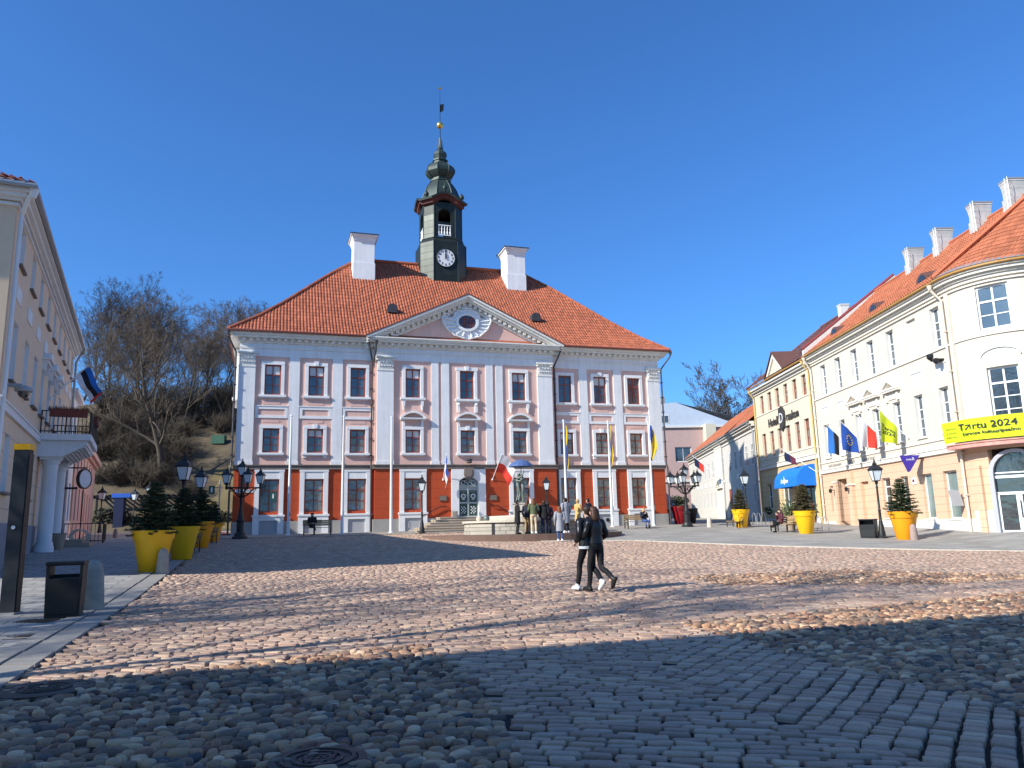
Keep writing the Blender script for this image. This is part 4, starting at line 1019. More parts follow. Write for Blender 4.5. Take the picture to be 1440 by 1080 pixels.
# canopy over the door and pilasters of the rounded end
b=MB(); k=10
for i in range(k):
    a,c=RB*PI/2*(i/k)*.98-.3,RB*PI/2*((i+1)/k)*.98-.3
    for z0,z1,d in ((3.12,3.3,.75),(3.302,3.36,.8)):
        vs=[TB(a,-d,z0),TB(c,-d,z0),TB(c,.02,z0),TB(a,.02,z0),TB(a,-d,z1),TB(c,-d,z1),TB(c,.02,z1),TB(a,.02,z1)]
        b.add(vs,[(0,1,2,3),(4,5,6,7),(0,1,5,4),(3,2,6,7)]+([(0,3,7,4)] if i==0 else []))
M['pinkmetal']=mat('peeling_pink_canopy_paint',(.55,.27,.22),.7,var=.35,vscale=2.5)
b.build('door_canopy',M['pinkmetal'],A)
b=MB(); b.box(.22,.5,-.1,.05,3.4,10.78); b.build('pilaster',M['creamA'],A)
b=MB(); vs=[TB(.55,-.12,z) for z in (-1.3,2.4)]; 
for a,c in ((.45,.62),(.62,.79)):
    b.add([TB(a,-.14,-1.4),TB(c,-.14,-1.4),TB(c,.02,-1.4),TB(a,.02,-1.4),TB(a,-.14,2.3),TB(c,-.14,2.3),TB(c,.02,2.3),TB(a,.02,2.3)],[(4,5,6,7),(0,1,5,4),(0,3,7,4),(1,2,6,5)])
b.build('pilaster',M['peach'],A)
# roof
ZE,ZR,YD=11.55,16.2,5.2
ra=lambda d:ZE+(d+.55)*(ZR-ZE)/(YD+.55)+(-.12*sin(PI*min(1,max(0,(d+.55)/(YD+.55)))))
b=MB()
tiles(b,lambda u,d:(u,d,ra(d)),XL+.25,BX+.05,lambda u:(-.55,YD),col=.24,row=.36,sub=3,seed=5)
AP_=(BX+.1,YD)
for i in range(1):
    n=22; 
    rr=random.Random(9)
    for k in range(n):
        a0,a1=PI/2*k/n,PI/2*(k+1)/n
        for r_ in range(16):
            f0,f1=r_/16,min(1,(r_+1.1)/16)
            if k%2 and f0>.6: continue
            vs=[]
            wd=1 if f0<=.6 else 2
            for f,l in ((f0,.03),(f1,0)):
                for q in range(4):
                    a=a0+(a1-a0)*wd*q/3; e=TB(a*RB,-.55,0); x=e[0]+(AP_[0]-e[0])*f; y=e[1]+(AP_[1]-e[1])*f
                    vs.append((x,y,ra(-.55+f*(YD+.55))+.05*sin(PI*q/3)*(1-f*.5)+l))
            b.add(vs,[(q,q+1,q+5,q+4) for q in range(3)])
b.P([(XL+.25,YD,ZR),(BX,YD,ZR),(BX,12,11.3),(XL+.25,12,11.3)]); b.P([(BX,YD,ZR),(BX+RB+.5,RB,11.4),(BX+RB+.5,12,11.4),(BX,12,11.3)])
RFA=b.build('roof',M['tile2'],A); M['greywash']=mat('weathered_whitewash',(.46,.45,.43),.9,var=.18,vscale=2.5,streak=.15,bump=.2)
b=MB(); b.tube([(XL+.2,YD,ZR+.07),(BX+.1,YD,ZR+.07)],.13,6); b.tube([(AP_[0],AP_[1],ZR+.1),(BX-.1,-.55,ZE+.14)],.12,6); b.tube([(AP_[0],AP_[1],ZR+.1),TB(RB*PI/2,-.55,ZE+.12)],.12,6); b.build('ridge_tiles',M['tile2'],RFA)
b=MB(); 
k=10
for i in range(k):
    a,c=RB*PI/2*i/k,RB*PI/2*(i+1)/k
    b.P([TB(a,-.62,11.58),TB(c,-.62,11.58),TB(c,-.2,11.86),TB(a,-.2,11.86)])
b.build('zinc_flashing',M['zinc'],RFA)
for x in (-10.9,-7.55,-3.75,-.75):
    c=chimney(x-.3,x+.3,4.5,5.4,15.3,17.2,RFA,'greywash',.3); b=MB(); b.box(x-.4,x+.4,4.4,5.5,17.202,17.28); b.build('chimney_cap',M['zinc'],RFA)
    b=MB()
    for y in (4.2,): b.tube([(x+.42,y,15.0),(x+.42,y,17.2)],.014,4); b.tube([(x+.64,y,15.0),(x+.64,y,17.2)],.014,4)
    for z in np.arange(15.2,17.3,.35): b.tube([(x+.42,4.2,z),(x+.64,4.2,z)],.01,4)
    b.build('chimney_ladder',M['zinc'],RFA)
for x in (-13.9,-8.2,-2.6):
    b=MB(); d=.8; n=8; z=ra(d)
    arc=[(x+.62*cos(PI-PI*k/n),z-.12+.5*sin(PI*k/n)) for k in range(n+1)]
    T=lambda px,py,pz:(px,py,pz+(py-d)*.18)
    b.prism(arc,d-.25,d+1.6,T); b.m=1; b.prism([(x+.38*cos(PI-PI*k/n),z-.1+.33*sin(PI*k/n)) for k in range(n+1)],d-.27,d-.252)
    b.build('eyebrow_dormer',[M['tiledark'],M['glassdark']],RFA)
for pts in ([(-.05,-.56,11.4),(-.05,-.5,11.1),(.02,-.12,10.6),(.02,-.12,-1.3)],[(-16.75,-.56,11.4),(-16.75,-.5,11.1),(-16.85,-.12,10.5),(-16.85,-.12,-.6)]):
    pipe(pts,A,'tanpipe',.065,[(pts[2][0],-.12,z) for z in (9,7,5,3,1)])
b=MB(); b.box(-1.0,-.55,-.45,0,7.7,7.78); b.lathe([(.05,0),(.16,.12),(.17,.3),(.05,.34)],8,(-.9,-.5,7.75)); b.lathe([(.05,0),(.14,.1),(.15,.26),(.05,.3)],8,(-.55,-.42,7.5)); b.build('floodlight',M['blackpaint'],A)
# firewall towards the hotel
b=MB(); hp_=[(-.5,11.0),(-.5,12.0),(6.7,17.45),(7.2,17.2),(7.2,11.0)]
b.add([(XL-.02,y,z) for y,z in hp_]+[(XL+.22,y,z) for y,z in hp_],[(0,1,2,3,4),(9,8,7,6,5)]+[(i,i+5,(i+1)%5+5,(i+1)%5) for i in range(5)])
FW=b.build('firewall',M['whitebase'],A)
b=MB(); b.tube([(XL+.1,-.55,12.06),(XL+.1,6.7,17.52)],.13,4); M['redcap']=flat('dark_red_coping',(.20,.03,.03),.6); b.build('coping',M['redcap'],FW)
# ---------------------------------------------------------------- yellow hotel
M['yellowwall']=mat('pale_yellow_plaster',(.63,.56,.42),.88,var=.05,streak=.06,bump=.12)
M['ochrewall']=mat('ochre_plaster',(.60,.45,.25),.88,var=.06,streak=.05,joint=(.42,.022,.35,.1))
Y=thing('hotel','pale yellow three storey hotel with ochre ground floor, blue awning and brown roof','hotel',RW(17.05,0,0),RA)
XW=-13.0
y3=[-11.05,-9.12,-7.25,-5.35,-3.45,-1.58]; y2=[-11.2,-9.25,-7.42,-5.55,-3.6,-1.72]
b=MB(); b.m=0
wall(b,XW,0,4.3,11.2,[(x-.46,x+.46,9.02,10.55) for x in y3]+[(x-.48,x+.48,5.28,7.3) for x in y2],reveal=.2)
b.m=1; wall(b,XW,0,.2,4.3,[(-11.55,-10.2,.95,3.07),(-8.05,-6.25,.95,2.75),(-5.2,-4.6,1.1,2.6),(-3.7,-1.35,.2,2.75)],reveal=.25)
b.m=2; wall(b,XW,0,-.8,.2,[(-3.7,-1.35,-.8,.2)],reveal=.25,y=-.05)
b.m=0; b.P([(XW,0,-.8),(XW,12,-.8),(XW,12,11.2),(XW,0,11.2)]); b.P([(XW,12,-.8),(0,12,-.8),(0,12,11.2),(XW,12,11.2)]); b.P([(XW,0,11.2),(XW,6.7,17.0),(XW,13,11.2)])
b.build('wall',[M['yellowwall'],M['ochrewall'],M['whitebase']],Y)
for x in y3: window(Y,x,.1,9.02,.92,1.53,rows=(.33,),trans=.62,fr=.08,gm='glasslow',fm='brownframe' if 'brownframe' in M else 'frame')
for x in y2: window(Y,x,.1,5.28,.96,2.02,rows=(.33,),trans=.66,fr=.08,gm='glasslow')
b=MB(); b.box(XW,0,-.05,.02,8.9,8.97); b.box(XW,0,-.05,.02,5.1,5.16); b.box(XW,0,-.12,.02,4.28,4.58); b.box(XW,0,-.17,.02,4.582,4.64); b.build('string_moulding',M['trimA'],Y)
b=MB(); b.box(XW,0,-.1,.02,10.8,10.95); b.box(XW,0,-.28,.02,11.0,11.15); b.box(XW,0,-.42,.02,11.152,11.3)
for k in range(40): x=XW+13*(k+.5)/40; b.box(x-.06,x+.06,-.22,.0,10.952,10.998)
b.build('cornice',M['trimA'],Y)
window(Y,-10.87,.12,.95,1.35,2.12,rows=(.5,),fr=.09,fm='wframe',gm='glassdark'); window(Y,-7.15,.12,.95,1.8,1.8,rows=(),fr=.09,fm='wframe',gm='glassdark'); window(Y,-4.9,.12,1.1,.6,1.5,rows=(.5,),fr=.07,fm='wframe',gm='glassdark')
b=MB(); b.box(-3.7,-1.35,.2,.26,-.6,2.75); b.box(-2.56,-2.48,.17,.2,-.6,2.75); dd=b.build('door',M['frame'],Y)
b=MB(); b.box(-3.5,-2.66,.18,.199,.2,2.5); b.box(-2.38,-1.55,.18,.199,.2,2.5); b.build('door_glass',M['glassdark'],dd)
ry=lambda d:11.55+(d+.5)*5.5/7.2
b=MB(); tiles(b,lambda u,d:(u,d,ry(d)),XW-.3,-.02,lambda u:(-.5,6.7),col=.3,row=.4,sub=3,amp=.03,seed=6); b.P([(XW-.3,6.7,17.04),(0,6.7,17.04),(0,13.5,11.3),(XW-.3,13.5,11.3)])
RFY=b.build('roof',M['tiledark'],Y)
b=MB(); b.tube([(XW-.3,6.7,17.12),(0,6.7,17.12)],.1,5); b.tube([(XW-.32,-.5,11.55),(XW-.32,6.7,17.05)],.09,5); b.build('ridge_cap',M['gutter'],RFY)
chimney(-8.1,-7.6,6.1,6.7,16.5,17.6,RFY,'whitebase',.4)
b=MB(); xc=-6.4
b.m=1; b.P([(xc-2.0,-.3,11.55),(xc+2.0,-.3,11.55),(xc,-.3,13.15)]); b.m=0
for s in (-1,1): b.add([(xc,-.5,13.3),(xc+s*2.2,-.5,11.5),(xc+s*2.2,-.5,11.62),(xc,-.5,13.42),(xc,2.2,13.3),(xc+s*2.2,-.1,11.5),(xc+s*2.2,-.1,11.62),(xc,2.2,13.42)],[(0,1,2,3),(0,4,5,1),(3,2,6,7)])
b.m=2; b.ring([(xc-1.95,11.56),(xc+1.95,11.56),(xc,13.2)],[(xc-1.4,11.68),(xc+1.4,11.68),(xc,12.86)],-.42,-.28)
b.build('gable_dormer',[M['tiledark'],M['yellowwall'],M['trimA']],RFY)
b=MB(); b.tube([(XW,-.5,11.42),(0,-.5,11.42)],.07,6); b.build('gutter',M['goldgutter'],Y)
M['ypipe']=flat('yellow_pipe',(.60,.42,.14),.5)
pipe([(-.3,-.5,11.3),(-.3,-.4,11),(-.3,-.12,10.6),(-.3,-.12,-.3)],Y,'ypipe',.06); pipe([(XW+.25,-.5,11.3),(XW+.25,-.4,11),(XW+.25,-.12,10.6),(XW+.25,-.12,-.2)],Y,'ypipe',.06)
M['signmetal']=flat('blackened_sign_metal',(.05,.045,.04),.6)
SG=tag(link('hotel_sign',None),'black gothic lettering and dragon shield on the yellow hotel wall','sign'); SG.location=RW(17.05+6.4,.06,0); SG.rotation_euler=(0,0,RA)
lettering('Hotell',.95,M['signmetal'],SG,(-2.1,-.0,7.95),name='lettering',extrude=.02,bold=.012)
lettering('raakon',.95,M['signmetal'],SG,(2.2,-.0,7.95),name='lettering',extrude=.02,bold=.012)
b=MB(); b.prism([(-.45,8.75),(.15,8.95),(.62,8.55),(.7,7.9),(.5,7.3),(.0,7.0),(-.4,7.2),(-.3,7.8),(-.48,8.2)],-.12,.0); b.build('shield',M['signmetal'],SG)
lettering('D',1.15,M['signwhite'],SG,(.12,-.135,7.95),name='letter',extrude=.01)
# ---------------------------------------------------------------- long white house
WA=R(90-4.3)
M['whiteW']=mat('white_lime_plaster',(.60,.56,.50),.9,var=.07,streak=.06,bump=.12)
rotW=math.atan2(-cos(R(4.3)),-sin(R(4.3)))
orW=Vector((21.25,67.3,0)); Wh=thing('long_white_house','long white two storey house with bright orange roof, half in shadow','house',orW,rotW)
LWd=39.5
b=MB(); rr=random.Random(4)
up=[-1.6,-3.9,-6.4,-8.9,-11.6,-15.4,-21.5,-24.2,-26.9,-30.2,-33.8]; lo=[-1.8,-6.6,-9.2,-21.0,-23.8,-26.2,-29.0,-32.2,-35]
wall(b,-LWd,0,-.5,8.6,[(x-.5,x+.5,5.0,6.9) for x in up]+[(x-.45,x+.45,1.6,3.4) for x in lo]+[(-13.2,-11.6,.0,3.3),(-18.2,-16.6,.5,3.5)],reveal=.07)
b.P([(-LWd,0,-.5),(-LWd,9,-.5),(-LWd,9,8.6),(-LWd,0,8.6)])
b.build('wall',M['whiteW'],Wh)
for x in up: window(Wh,x,-.06,5.0,1.0,1.9,rows=(.33,),trans=.66,fr=.07,gm='glassdark',fm='wframe')
for x in lo: window(Wh,x,-.06,1.6,.9,1.8,rows=(.5,),fr=.07,gm='glassdark',fm='wframe')
b=MB(); b.box(-13.2,-11.6,.05,.1,-.4,3.3); b.box(-18.2,-16.6,.05,.1,.2,3.5); b.build('door',M['frame'],Wh)
b=MB(); b.box(-LWd-.1,0,-.25,.02,8.3,8.5); b.box(-LWd-.2,0,-.42,.02,8.502,8.72); b.box(-LWd,0,-.1,.02,7.9,8.05); b.box(-19.6,-15.2,-.1,.02,.2,8.3); b.build('cornice',M['trimA'],Wh)
b=MB(); b.ring([(-18.8,3.8),(-16.0,3.8),(-17.4,4.6)],[(-18.3,3.92),(-16.5,3.92),(-17.4,4.4)],-.4,-.09); b.box(-18.9,-15.9,-.35,-.05,3.6,3.79); b.build('door_pediment',M['trimA'],Wh)
for x in (-8,-12,-21,-24,-27,-30,-33):
    b=MB(); b.box(x-.6,x+.6,-.03,.02,4.1,4.6); b.build('white_panel',M['wframe'],Wh)
b=MB(); rw=lambda d:8.75+(d+.5)*.82
tiles(b,lambda u,d:(u,d,rw(d)),-LWd-.3,-.05,lambda u:(-.5,min(5,u+LWd+.3)),col=.36,row=.5,sub=3,seed=8); b.P([(-LWd+5,5,rw(5)),(0,5,rw(5)),(0,10,8.7),(-LWd,10,8.7)]); b.P([(-LWd-.3,-.5,8.7),(-LWd-.3,10,8.7),(-LWd+5,5,rw(5))])
rfw=b.build('roof',M['tile2'],Wh)
b=MB(); b.tube([(-LWd-.2,-.52,8.72),(0,-.52,8.72)],.07,5); b.build('gutter',M['zinc'],Wh)
pipe([(-15.0,-.5,8.6),(-15,-.12,8),(-15,-.12,-.2)],Wh,'zinc',.06); pipe([(-.4,-.5,8.6),(-.4,-.12,8),(-.4,-.12,-.2)],Wh,'zinc',.06)
# ---------------------------------------------------------------- pink house closing the street
M['pinkfar']=mat('dusty_pink_plaster',(.50,.34,.30),.9,var=.07,streak=.06)
M['bluemetal']=mat('pale_blue_sheet',(.50,.56,.64),.5,var=.08)
Pk=thing('pink_street_house','dusty pink house with pale blue metal roof closing the street behind','house',(13,118,0),R(4))
b=MB(); wall(b,0,27,-.5,14.6,[(12.0,14.6,9.3,11.6),(3.2,6.0,1.2,5.2)],reveal=.25); b.P([(27,0,-.5),(27,12,-.5),(27,12,14.6),(27,0,14.6)]); b.P([(0,0,14.6),(0,12,14.6),(0,12,-.5),(0,0,-.5)])
b.build('wall',M['pinkfar'],Pk)
window(Pk,13.3,.12,9.3,2.6,2.3,rows=(),fr=.12,fm='wframe',gm='glass'); window(Pk,4.6,.12,1.2,2.8,4.0,rows=(.6,),fr=.14,fm='panelgrey',gm='glassshop')
b=MB(); b.box(-.3,27.3,-.3,.02,14.6,14.85); b.box(0,27,-.2,.02,6.2,6.6); b.build('cornice',M['trimA'],Pk)
b=MB(); b.P([(0,-.1,14.86),(27,-.1,14.86),(20.5,-.1,15.6),(12.5,-.1,18.6),(4,-.1,17.8),(0,-.1,16.6)]); b.P([(0,-.1,16.6),(4,-.1,17.8),(12.5,-.1,18.6),(12.5,12,18.6),(0,12,16.6)]); b.P([(12.5,-.1,18.6),(27,-.1,14.86),(27,12,14.86),(12.5,12,18.6)])
g=b.build('gable',M['bluemetal'],Pk)
window(Pk,10.6,-.2,15.3,1.5,1.3,rows=(),fr=.1,fm='wframe',gm='glass')
b=MB(); b.tube([(-1,-.4,16.6),(9.5,-.4,19.2)],.28,4); b.box(8.2,11,.2,1.6,18.4,19.4); b.build('roof_edge',M['zinc'],Pk)
for x in (1.5,4.5,7.8): 
    b=MB(); b.tube([(x,-.1,13.4),(x,-.1,.5)],.07,5); b.lathe([(.1,0),(.35,.3),(.35,.6),(.1,.9)],8,(x,-.2,13.2)); b.build('downpipe',M['trimA'],Pk)
b=MB(); b.box(16.6,18.2,-1.5,0,8.0,15.0); b.build('pilaster',M['yellowwall'],Pk)
# ================================================================== LEFT SIDE
M['leftwall']=mat('cream_yellow_plaster',(.80,.60,.41),.9,var=.06,streak=.05,bump=.12)
M['leftlow']=mat('cream_banded_plaster',(.80,.60,.41),.9,var=.06,streak=.05,joint=(.52,.022,.35,.1))
M['blueplinth']=mat('blue_grey_plinth',(.25,.27,.31),.9,var=.08,streak=.08)
Lf=thing('cream_house','cream yellow house on the left with columned balcony and tiled roof','house',CL,LA)
LX=19.6; LO=-1.2
l3=[.55,3.08,5.4,7.72,9.98,12.2,14.4,16.55,18.55]; l2=[.7,3.2,5.55,7.75,9.95,12.2,14.4,16.55,18.55]
b=MB(); b.m=0
wall(b,LO,LX,3.7,9.4,[(x-.43,x+.43,7.87,9.06) for x in l3]+[(x-.45,x+.45,4.48,6.22) for x in l2],reveal=.22,rm=1)
lg=[1.1,3.55,6.0,13.4,15.9,18.2]
b.m=2; wall(b,LO,LX,.46,3.7,[(x-.5,x+.5,1.33,3.0) for x in lg]+[(9.3,11.3,.46,2.9)],reveal=.22,rm=1)
b.m=3; wall(b,LO,LX,-1.5,.46,[(9.3,11.3,-1.5,.46)],y=-.05)
b.m=0; b.P([(LO,0,3.7),(LO,10,3.7),(LO,10,9.4),(LO,0,9.4)]); b.P([(LX,0,-1.5),(LX,10,-1.5),(LX,10,9.4),(LX,0,9.4)]); b.P([(LO,10,-1.5),(LX,10,-1.5),(LX,10,9.4),(LO,10,9.4)])
b.m=2; b.P([(LO,0,.46),(LO,10,.46),(LO,10,3.7),(LO,0,3.7)]); b.m=3; b.P([(LO-.05,-.05,-1.5),(LO-.05,10,-1.5),(LO-.05,10,.46),(LO-.05,-.05,.46)])
b.build('wall',[M['leftwall'],M['trim'],M['leftlow'],M['blueplinth']],Lf)
M['wframe2']=flat('greyish_window_paint',(.60,.60,.58),.6)
for x in l3:
    window(Lf,x,.08,7.87,.86,1.19,rows=(),fr=.09,fm='wframe2',gm='curtainglass' if 'curtainglass' in M else 'glass',curtain=.1)
    b=MB(); b.box(x-.52,x+.52,-.1,.03,7.80,7.865); b.build('window_sill',M['band'],Lf)
for x in l2:
    window(Lf,x,.08,4.48,.9,1.74,rows=(.33,),trans=.66,fr=.09,fm='wframe2',gm='glass',curtain=.1)
    b=MB(); b.box(x-.54,x+.54,-.12,.03,4.41,4.475); b.build('window_sill',M['band'],Lf)
for x in lg:
    window(Lf,x,.08,1.33,1.0,1.67,rows=(.33,),trans=.66,fr=.1,fm='wframe2',gm='glass',curtain=.2)
    b=MB(); b.box(x-.6,x+.6,-.12,.03,1.26,1.325); b.build('window_sill',M['band'],Lf)
for x in l3:
    b=MB(); b.box(x-.5,x+.5,-.03,.02,6.82,7.26); b.build('relief_panel',M['trim'],Lf)
for x in (7.75,9.95,12.2):
    b=MB(); b.box(x-.62,x+.62,-.3,.02,6.5,6.58); b.box(x-.55,x+.55,-.2,.02,6.38,6.498)
    for s in (-1,1): b.prism([(x+s*.5-.07,6.38),(x+s*.5+.07,6.38),(x+s*.5+.07,6.1),(x+s*.5-.07,6.1)],-.15,.02)
    b.prism([(x-.6,6.58),(x+.6,6.58),(x+.3,6.8),(x-.3,6.8)],-.26,.02)
    b.build('window_hood',M['trim'],Lf)
b=MB(); b.box(LO-.08,LX,-.08,.02,3.5,3.72); b.box(LO-.12,LX,-.12,.02,3.722,3.78); b.box(LO-.08,LO,.021,10,3.5,3.72); b.build('string_moulding',M['trim'],Lf)
b=MB()
for z0,z1,d in ((9.12,9.2,.06),(9.26,9.34,.12),(9.342,9.46,.24),(9.462,9.56,.36)):
    b.box(LO-d,LX+.2,-d,.02,z0,z1); b.box(LO-d,LO,.021,10,z0,z1)
b.build('cornice',M['trim'],Lf)
b=MB(); b.tube([(LO-.46,10,9.62),(LO-.46,-.44,9.62),(LX+.2,-.44,9.62)],.09,8); b.build('gutter',M['zinc'],Lf)
pipe([(LO-.3,-.42,9.55),(LO-.2,-.3,9.3),(LO+.12,-.12,8.9),(LO+.12,-.12,-.9)],Lf,'trim',.06); pipe([(LX-.2,-.42,9.55),(LX-.2,-.3,9.3),(LX-.2,-.12,8.9),(LX-.2,-.12,-.3)],Lf,'zinc',.06)
b=MB(); rl=lambda d:9.66+(d+.44)*.55
tiles(b,lambda u,d:(u,d,rl(d)),LO-.5,LX+.4,lambda u:(-.44,min(5,u-LO+.1)),col=.26,row=.36,amp=.06,seed=11)
tiles(b,lambda v,d:(d+LO,v,rl(d)),-.44,10.4,lambda v:(-.5,min(5,v,10-v)),col=.26,row=.36,amp=.06,seed=12)
b.P([(5+LO,5,rl(5)),(LX+.4,5,rl(5)),(LX+.4,10.6,9.6),(LO,10.6,9.6)])
rfl=b.build('roof',M['tile'],Lf)
b=MB(); b.box(.6,13.0,-.1,-.04,9.9,10.05); b.box(.6,13.0,.4,.46,10.15,10.28); b.build('snow_guard',M['pipe'],rfl)
# columned porch carrying the balcony
for x in (8.55,11.85):
    b=MB(); b.lathe([(.33,-1.0),(.33,-.32),(.30,-.28),(.30,-.2),(.25,-.12),(.24,2.55),(.26,2.6),(.25,2.72),(.31,2.8),(.31,2.9)],18,(x,-.42,0))
    b.box(x-.34,x+.34,-.76,-.08,2.9,3.0); COLS=b.build('balcony_column',M['trim'],Lf); smooth_by_angle(COLS,40)
    b=MB(); b.box(x-.4,x+.4,-.84,-.02,-1.4,-.55); b.build('pedestal',M['blueplinth'],COLS)
b=MB(); b.box(7.95,12.45,-1.72,0,3.62,3.86); b.box(8.1,12.3,-1.6,0,3.45,3.618)
b.box(8.1,8.95,-.8,0,3.0,3.45); b.box(11.45,12.3,-.8,0,3.0,3.45)
n=7
for x0,x1 in ((8.12,8.4),(12.0,12.28)):
    b.add([(x0,-.8,3.45),(x1,-.8,3.45),(x1,-1.6,3.45),(x0,-1.6,3.45),(x0,-.8,3.02),(x1,-.8,3.02),(x0,-1.3,3.3),(x1,-1.3,3.3)],[(4,5,7,6),(0,4,6,3),(1,2,7,5),(3,6,7,2)])
for k in range(7): b.box(8.4,12.0,-1.55+.11*k*1.0,-1.47+.11*k,3.36-.05*k,3.449)
BAL=b.build('balcony',M['trim'],Lf)
b=MB(); y0=-1.66
for p,q in (((8.0,-.05),(8.0,y0)),((8.0,y0),(12.4,y0)),((12.4,y0),(12.4,-.05))):
    for z in (3.95,4.72): b.tube([(*p,z),(*q,z)],.022,5)
    n=int((Vector(q)-Vector(p)).length/.13)
    for k in range(n+1): 
        t=Vector(p).lerp(Vector(q),k/n); b.tube([(t.x,t.y,3.86),(t.x,t.y,4.72)],.012 if k%6 else .025,4)
b.build('balcony_railing',M['iron'],BAL)
b=MB(); b.box(9.3,11.3,.05,.12,-.4,2.9); b.build('door',M['wframe2'],Lf)
# flower boxes hung over the rail, things standing on the balcony
M['boxred']=mat('red_brown_planter',(.20,.055,.035),.8,var=.2); M['deadplant']=mat('withered_plants',(.19,.07,.04),.95,island=.5)
fb=thing('flower_box','red brown flower box of withered plants hung along the left balcony rail','flower box',LW(8.0,0,0),LA)
b=MB(); b.box(-.15,.08,-1.55,-.3,4.5,4.78); b.build('box',M['boxred'],fb)
b=MB(); rr=random.Random(8)
for k in range(240):
    y=rr.uniform(-1.6,-.25); x=rr.uniform(-.16,.1); hh=rr.uniform(.05,.2); a=rr.uniform(0,6.28); b.P([(x,y,4.76),(x+.03*cos(a),y+.03*sin(a),4.76),(x+rr.uniform(-.08,.08),y+rr.uniform(-.08,.08),4.76+hh)])
b.build('withered_plants',M['deadplant'],fb)
c2=copy_tree(fb,loc=LW(12.3,1.62,0),rz=LA+PI/2,label='second red brown flower box of withered plants on the outer balcony rail'); fb['group']=c2['group']='flower boxes on the balcony'
c2.location=LW(9.6,1.66,0)
# pale wing and pink house further along
Wg=thing('grey_white_house','pale grey white house with a dark window between the cream house and the pink house','house',LW(19.65,0,0),LA)
b=MB(); wall(b,0,4.4,-1,7.4,[(.9,1.9,4.6,6.6),(2.7,3.7,4.6,6.6),(.9,1.9,.9,2.9),(2.7,3.7,.9,2.9)],y=-.02); b.P([(4.4,0,-1),(4.4,8,-1),(4.4,8,7.4),(4.4,0,7.4)]); b.P([(0,0,3),(0,8,3),(0,8,7.4),(0,0,7.4)]); b.P([(0,0,7.4),(4.4,0,7.4),(4.4,8,7.4),(0,8,7.4)]); b.build('wall',M['white'],Wg)
for x in (1.4,3.2):
    window(Wg,x,.08,4.6,1.0,2.0,rows=(.5,),fr=.08,fm='wframe2',gm='glass'); window(Wg,x,.08,.9,1.0,2.0,rows=(.5,),fr=.08,fm='wframe2',gm='glass')
b=MB(); b.box(0,4.6,-.3,.02,7.4,7.6); b.build('cornice',M['trim'],Wg)
M['pinkL']=mat('rose_plaster',(.56,.37,.32),.9,var=.07,streak=.06)
Pl_=thing('rose_house','rose pink house with low windows at the far end of the left row','house',LW(24.2,0,0),LA)
b=MB(); ps=[2,4.6,7.2,9.8,12.4,15]
wall(b,0,19.5,-1,5.4,[(x-.5,x+.5,1.0,2.9) for x in ps]+[(x-.5,x+.5,3.7,5.0) for x in ps],y=-.1); b.P([(19.5,-.1,-1),(19.5,8,-1),(19.5,8,5.4),(19.5,-.1,5.4)]); b.P([(0,-.1,5.4),(19.5,-.1,5.4),(19.5,8,5.4),(0,8,5.4)]); b.build('wall',M['pinkL'],Pl_)
for x in ps:
    window(Pl_,x,.0,1.0,1.0,1.9,rows=(.5,),fr=.09,fm='wframe2',gm='glass'); window(Pl_,x,.0,3.7,1.0,1.3,rows=(.5,),fr=.09,fm='wframe2',gm='glass')
b=MB(); b.box(0,19.7,-.5,.0,5.4,5.75); b.box(0,19.6,-.3,.0,5.2,5.398); b.build('cornice',M['pinkL'],Pl_)
# house that stands behind the photographer's left shoulder: it throws the long shadow over the foreground
SHA=R(90-73.9)
Bk=thing('ochre_house','tall plain ochre house outside the left edge, shading the foreground cobbles','house',(-31.25,-5.55,-1.6),SHA)
b=MB(); wall(b,0,24,0,13.4,[(x-.55,x+.55,z,z+1.9) for x in np.arange(2,21,2.6) for z in (1.2,4.3,7.4,10.4)],y=0.0,reveal=-.2)
BK=[(0,0),(24,0),(24,-11),(0,-11)]
for (xa,ya),(xb,yb) in ((BK[1],BK[2]),(BK[2],BK[3]),(BK[3],BK[0])): b.P([(xa,ya,0),(xb,yb,0),(xb,yb,13.4),(xa,ya,13.4)])
b.build('wall',M['ochrewall'],Bk)
b=MB(); b.box(-.3,24.3,-11.3,.3,13.4,13.62); b.build('cornice',M['trimA'],Bk)
b=MB(); b.add([(-.3,.3,13.63),(24.3,.3,13.63),(24.3,-11.3,13.63),(-.3,-11.3,13.63),(4,-5.5,15.6),(20,-5.5,15.6)],[(0,1,5,4),(1,2,5),(2,3,4,5),(3,0,4)]); b.build('roof',M['tile'],Bk)
